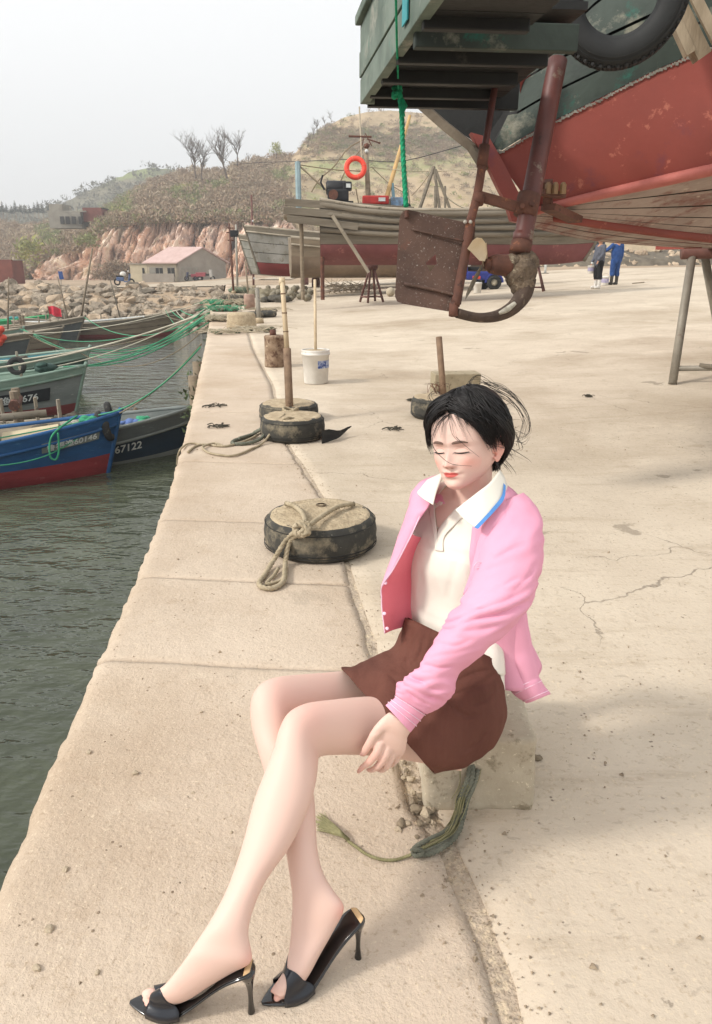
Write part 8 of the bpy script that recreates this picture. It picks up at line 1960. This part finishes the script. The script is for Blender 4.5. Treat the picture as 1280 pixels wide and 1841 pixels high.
# back and sides: open arcs round the torso, from the left front edge round the back to the right front edge
rows = []
for i in range(44):
    t = i/43; z = .872-.44*t
    c, f, l, hw, hd = torso_ring(min(z, .86)); c = Vector((c.x, c.y, z))
    fl = max(0, (t-.45)/.55)
    c2 = c+Vector((.055, -.005, 0))*fl**1.3+(-f)*(.03*fl)
    o_ = .010+.016*min(1, t/.25)
    a0 = 26+max(0, t-.12)*38; a1 = 360-(38+t*42)
    row = []
    for k in range(61):
        a = math.radians(a0+(a1-a0)*k/60)
        wv = 1+.05*math.sin(a*5+1)*fl
        row.append(c2+f*(math.cos(a)*(hd+o_+.004)*wv)+l*(math.sin(a)*(hw+o_)*wv))
    rows.append(row)
cb = loft(rows, cap=False, closed_u=False); cb = fold(cb, -.006, 9, 12, stretch=(1, 1, .6))
solid('cardigan_back', cb, M_PINK, .003, card)
# shoulder saddles
_sh = []
for S_, s_ in ((LS, 1), (RS, -1)):
    rg_ = []
    for t in (0, .2, .4, .6, .8, 1.0):
        p = nb.lerp(nh, .14).lerp(S_, .22+.70*t) + Vector((0, 0, .030+.010*math.sin(math.pi*t)-.012*t))
        r0 = []
        for k in range(25):
            a = math.pi*(-.12+1.24*k/24)
            r0.append(p+fC*(math.cos(a)*(.060-.012*t))+Vector((0, 0, 1))*(math.sin(a)*(.020+.018*t)-.030))
        rg_.append(r0)
    solid('cardigan_shoulder', fold(loft(rg_, cap=False, closed_u=False), -.002, 16, 3), M_PINK, .003, card); _sh.append(fold(loft(rg_, cap=False, closed_u=False), -.002, 16, 3))
# left front panel: from the shoulder down, edge shows a narrow placket
lp = strip([[at(903,868,1.74), at(925,885,1.75), at(950,915,1.74)], [at(886,915,1.668), at(915,925,1.650), at(950,945,1.66)], [at(868,952,1.642), at(892,965,1.625), at(930,985,1.62)], [at(858,985,1.640), at(875,1000,1.622), at(905,1020,1.62)],
            [at(846,1030,1.648), at(860,1040,1.635), at(885,1050,1.63)], [at(834,1068,1.665), at(846,1075,1.65), at(865,1085,1.64)]], 6, 5)
solid('cardigan_front', fold(lp, -.003, 18, 5), M_PINK, .003, card)
mk('front_gap', strip([[at(866,1006,1.617), at(878,992,1.612)], [at(856,1030,1.618), at(866,1022,1.612)], [at(844,1052,1.622), at(852,1050,1.618)], [at(834,1068,1.63), at(838,1066,1.628)]])[0:2], M_CORAL, parent=card, smooth=True)
_cv, _cf = join(sl, fold(lp, -.003, 18, 5), cb, *_sh); cbv = BVHTree.FromPolygons([Vector(v) for v in _cv], _cf)
M_PSEAM_CREASE = mat('pink_seam_and_crease', '#b9748e', rough=.9, bump=0)
for P in ([(920,902),(903,918),(884,938),(873,950)], [(920,902),(940,917),(957,933),(968,947)], [(917,986),(938,973),(957,970),(968,979),(973,1000)], [(872,1034),(890,1021),(912,1010),(934,1000)], [(846,1072),(862,1080),(880,1082)]):  # shoulder and sleeve seams, plus a crease whose shade is a darker line
    Q = []
    for p in cr(P, 4):
        d = (at(p[0], p[1], 1)-Vector((0, 0, CH))).normalized(); h = cbv.ray_cast(Vector((0, 0, CH)), d)
        if h[0] is not None and (not Q or (h[0]-Q[-1]).length < .03): Q.append(h[0]-d*.0006)
    if len(Q) > 3: mk('seam_and_crease', tube(Q, .0014, 5), M_PSEAM_CREASE, parent=card, smooth=True)
# embroidered badge edge on the left front
bd = [at(862+9*math.cos(a)*(1+.25*math.sin(3*a)), 1016+7*math.sin(a)*(1+.3*math.cos(2*a)), 1.606) for a in [k*2*math.pi/18 for k in range(18)]]
mk('badge', tube(bd, .0011, 5, closed=True), M_PINKL, parent=card, smooth=True)
# right front panel, blown open: pink outside above, coral inside below
ra = strip([[at(790,852,1.84), at(770,858,1.85), at(755,866,1.86), at(744,880,1.88)], [at(772,905,1.735), at(757,905,1.745), at(742,905,1.775), at(735,905,1.84)], [at(757,930,1.73), at(742,938,1.735), at(727,945,1.765), at(722,945,1.84)],
            [at(738,965,1.735), at(728,972,1.74), at(714,978,1.765), at(711,978,1.83)], [at(708,1022,1.755), at(702,1024,1.76), at(697,1026,1.775), at(695,1026,1.82)], [at(688,1052,1.77), at(687,1053,1.775), at(685,1054,1.78), at(684,1055,1.80)]], 6, 4)
solid('cardigan_front', fold(ra, -.0025, 18, 7), M_PINK, .003, card)
rb = strip([[at(740,960,1.745), at(752,965,1.80), at(770,968,1.86)], [at(707,1022,1.765), at(728,1020,1.82), at(760,1015,1.88)], [at(686,1055,1.785), at(712,1060,1.84), at(755,1060,1.90)], [at(687,1098,1.79), at(712,1100,1.85), at(755,1095,1.91)], [at(692,1139,1.80), at(715,1130,1.86), at(755,1120,1.92)]], 7, 6)
inner = fold(rb, -.003, 14, 8)
mk('cardigan_lining', inner, M_CORAL, parent=card, smooth=True)
mk('cardigan_front', ([tuple(Vector(v)+VIEW*.0035+Vector((-.0012, 0, 0))) for v in inner[0]], inner[1]), M_PINK, parent=card, smooth=True)
ed_ = cr([at(755,927,1.729), at(738,965,1.733), at(708,1022,1.753), at(687,1053,1.772), at(686,1075,1.78), at(687,1098,1.786), at(692,1139,1.796)], 8)
mk('placket_edge', tube([Vector(q) for q in ed_], .0016, 6), M_PINKL, parent=card, smooth=True)
for p in ((693,1048,1.768), (691,1103,1.782), (696,1130,1.79)):
    c = at(*p); mk('button', xf(lathe([(.0, -.0008), (.004, -.0008), (.0044, 0), (.004, .0009), (0, .0006)], 12), Matrix.Translation(c) @ (Vector((0, 0, CH))-c).to_track_quat('Z', 'Y').to_matrix().to_4x4()), M_PINKL, parent=card, smooth=True)
# hem of the back, hanging out to the right
hm = [(872,1095,938,1075,1.80,.030,1.78),(884,1135,946,1110,1.81,.034,1.79),(900,1175,954,1150,1.82,.036,1.80),(909,1205,961,1190,1.83,.038,1.81),(918,1235,966,1215,1.83,.040,1.82),(926,1247,972,1224,1.83,.042,1.82),(946,1264,988,1247,1.835,.044,1.83)]
R = cr(hm, 7); hv = loft([sring((r[0], r[1]), (r[2], r[3]), r[4], r[5], 48, r[6]) for r in R], cap=True)
solid('cardigan_hem', fold(hv, -.005, 14, 4), M_PINK, .002, card)
for k in (30, 35, 40):
    r = R[k]; g = sring((r[0]-1, r[1]+1), (r[2]+1.5, r[3]), r[4], r[5]+.003, 48, r[6]); mk('hem_stripe', tube(g, .0013, 6, closed=True), M_PINKL, parent=card, smooth=True)

# ---- high-heeled mules ----
M_PAT = mat('black_patent', '#0c0b0d', '#08080a', rough=.16, bump=0, coat=.6, spec=.6)
M_INS = mat('tan_insole', '#cfae82', rough=.6, bump=0)
M_NAVY = mat('navy_leather', '#20242c', '#181b22', rough=.28, bump=.05, bscale=300, coat=.2)
for idx, (toe, heel, tp) in enumerate((((234, 1804), (451, 1818), .112), ((471, 1806), (643, 1722), .112))):
    A = gnd(*toe); B = gnd(*heel); L = (B-A).length; d = (B-A).normalized(); s = Vector((-d.y, d.x, 0)); U = Vector((0, 0, 1))
    sc = L/.24
    shoe = thing('high_heeled_shoe', A, ('black patent open-toe mule on her near foot, leftmost shoe', 'black patent open-toe mule on her far foot, with its heel cup lifted off the sole')[idx], 'shoe', 'pair of high-heeled mules')
    prof = [(0, .001, .004, .005), (.012, .001, .013, .006), (.035, .0015, .026, .007), (.065, .002, .036, .008), (.090, .004, .038, .009), (.110, .010, .034, .010), (.135, .028, .029, .010), (.165, .056, .026, .010), (.195, .083, .026, .010), (.220, .099, .026, .010), (.238, .106, .023, .010), (.248, .108, .014, .009)]
    Q = cr(prof, 4)
    def ringS(q, top=0, wid=1.0, th=None):
        sx, z, w, t_ = q; c = A+d*(sx*sc); th = th or t_
        r = []
        for k in range(16):
            a = 2*math.pi*k/16
            r.append(c+s*(math.cos(a)*w*wid)+U*(z+th/2+top+math.copysign(abs(math.sin(a))**.6, math.sin(a))*th/2))
        return r
    mk('sole', loft([ringS(q) for q in Q]), M_PAT, parent=shoe, smooth=True)
    mk('insole', loft([ringS(q, q[3]*.95, .93, .002) for q in Q if q[0] > .03]), M_PAT if idx == 5 else (M_PAT), parent=shoe, smooth=True)
    mk('heel_pad', loft([ringS(q, q[3]*.95+.0022, .90, .001) for q in Q if .232 < q[0] < .247]), M_INS, parent=shoe, smooth=True)
    # heel
    hp_ = [(.236, .108, .021), (.238, .095, .017), (.240, .080, .0105), (.241, .055, .0062), (.241, .030, .0056), (.241, .010, .0075), (.241, .0, .0088)]
    mk('heel', loft([[A+d*(q[0]*sc)+s*(math.cos(a)*q[2])+d*(math.sin(a)*q[2]*.85)+U*q[1] for a in [2*math.pi*k/16 for k in range(16)]] for q in cr(hp_, 5)]), M_PAT, parent=shoe, smooth=True)
    # strap over the toes
    rows = []
    for i in range(11):
        t = i/10; row = []
        for k in range(27):
            a = math.pi*k/26; side_ = abs(math.cos(a))
            s0 = (.053-.013*side_**2)+(.007+.063*side_**1.5)*t
            w = np.interp(s0, [.03, .065, .09, .115], [.026, .0375, .0385, .035])+.001
            zb = .004+float(np.interp(s0, [.09, .115, .135], [0, .008, .022]))
            C_ = A+d*(s0*sc)+U*(zb+.010); D_ = s*math.cos(a)+U*math.sin(a)
            h_ = bvh.ray_cast(C_+D_*.09, -D_, .089); rr = (h_[0]-C_).length+.0028 if h_[0] is not None else 0
            lo_r = w*(1-.55*math.sin(a))
            rr = max(rr, lo_r) if side_ > .55 else (rr if rr > 0.006 else lo_r)
            row.append([C_, D_, rr, w, zb])
        R_ = [q[2] for q in row]
        for _ in range(3): R_ = [max(R_[j], (R_[max(j-1, 0)]+R_[j]+R_[min(j+1, 26)])/3) for j in range(27)]
        pts_ = [q[0]+q[1]*r_ for q, r_ in zip(row, R_)]
        C0 = row[0][0]; pts_ = [A+d*((row[0][0]-A).dot(d))+s*row[0][3]+U*(row[0][4]-.002)]+pts_+[A+d*((row[-1][0]-A).dot(d))-s*row[-1][3]+U*(row[-1][4]-.002)]
        rows.append(pts_)
    solid('strap', loft(rows, cap=False, closed_u=False), M_NAVY, .0022, shoe)

# ---- the block she sits on ----
bA = gnd(762, 1450); bB = gnd(956, 1447)
M_BLOCK = mat('block_concrete', '#b9ae9a', '#a39884', rough=.95, scale=5, bump=.6, bscale=60, spots='#857a66', sscale=22, slo=.55, shi=.64, spots2='#d6cbb0', s2scale=70, bdist=.006)
def rbox(x0, x1, y0, y1, z0, z1, n=22, r=.018, seed=1, am=.004, M=None):
    bm = bmesh.new(); bmesh.ops.create_cube(bm, size=2); bmesh.ops.subdivide_edges(bm, edges=list(bm.edges), cuts=n, use_grid_fill=True)
    c = Vector(((x0+x1)/2, (y0+y1)/2, (z0+z1)/2)); h = Vector(((x1-x0)/2, (y1-y0)/2, (z1-z0)/2))
    for v in bm.verts:
        p = Vector((v.co.x*h.x, v.co.y*h.y, v.co.z*h.z)); q = Vector([max(-h[i]+r, min(h[i]-r, p[i])) for i in range(3)])
        e = p-q
        if e.length > 1e-6: p = q+e.normalized()*r
        p += p.normalized()*am*fbm(p.x*9+seed, p.y*9, p.z*9, 1, 4)
        v.co = c+p
    bm.verts.index_update(); out = [tuple(v.co) for v in bm.verts], [tuple(v.index for v in f.verts) for f in bm.faces]; bm.free(); return out
blk = rbox(bA.x, bB.x, 1.665, 2.10, -.012, .222, seed=4, am=.012)
mk('concrete_block', blk, M_BLOCK, smooth=True, label='weathered rectangular concrete block under the seated woman', cat='concrete block')
# ================= HAZE =================
hm_ = bpy.data.materials.new('haze_air'); hm_.use_nodes = True; n_ = hm_.node_tree; n_.nodes.clear()
pv = n_.nodes.new('ShaderNodeVolumePrincipled'); pv.inputs['Density'].default_value = .0011; pv.inputs['Color'].default_value = (.93, .95, .97, 1); pv.inputs['Anisotropy'].default_value = .2
om = n_.nodes.new('ShaderNodeOutputMaterial'); n_.links.new(pv.outputs[0], om.inputs['Volume'])
hz_ = mk('haze', box((0, 0, 0), (1, 1, 1)), hm_, kind='stuff', world=False, label='pale hazy air over the harbour', cat='haze')
hz_.location = (0, 420, 68); hz_.scale = (1960, 1100, 152)
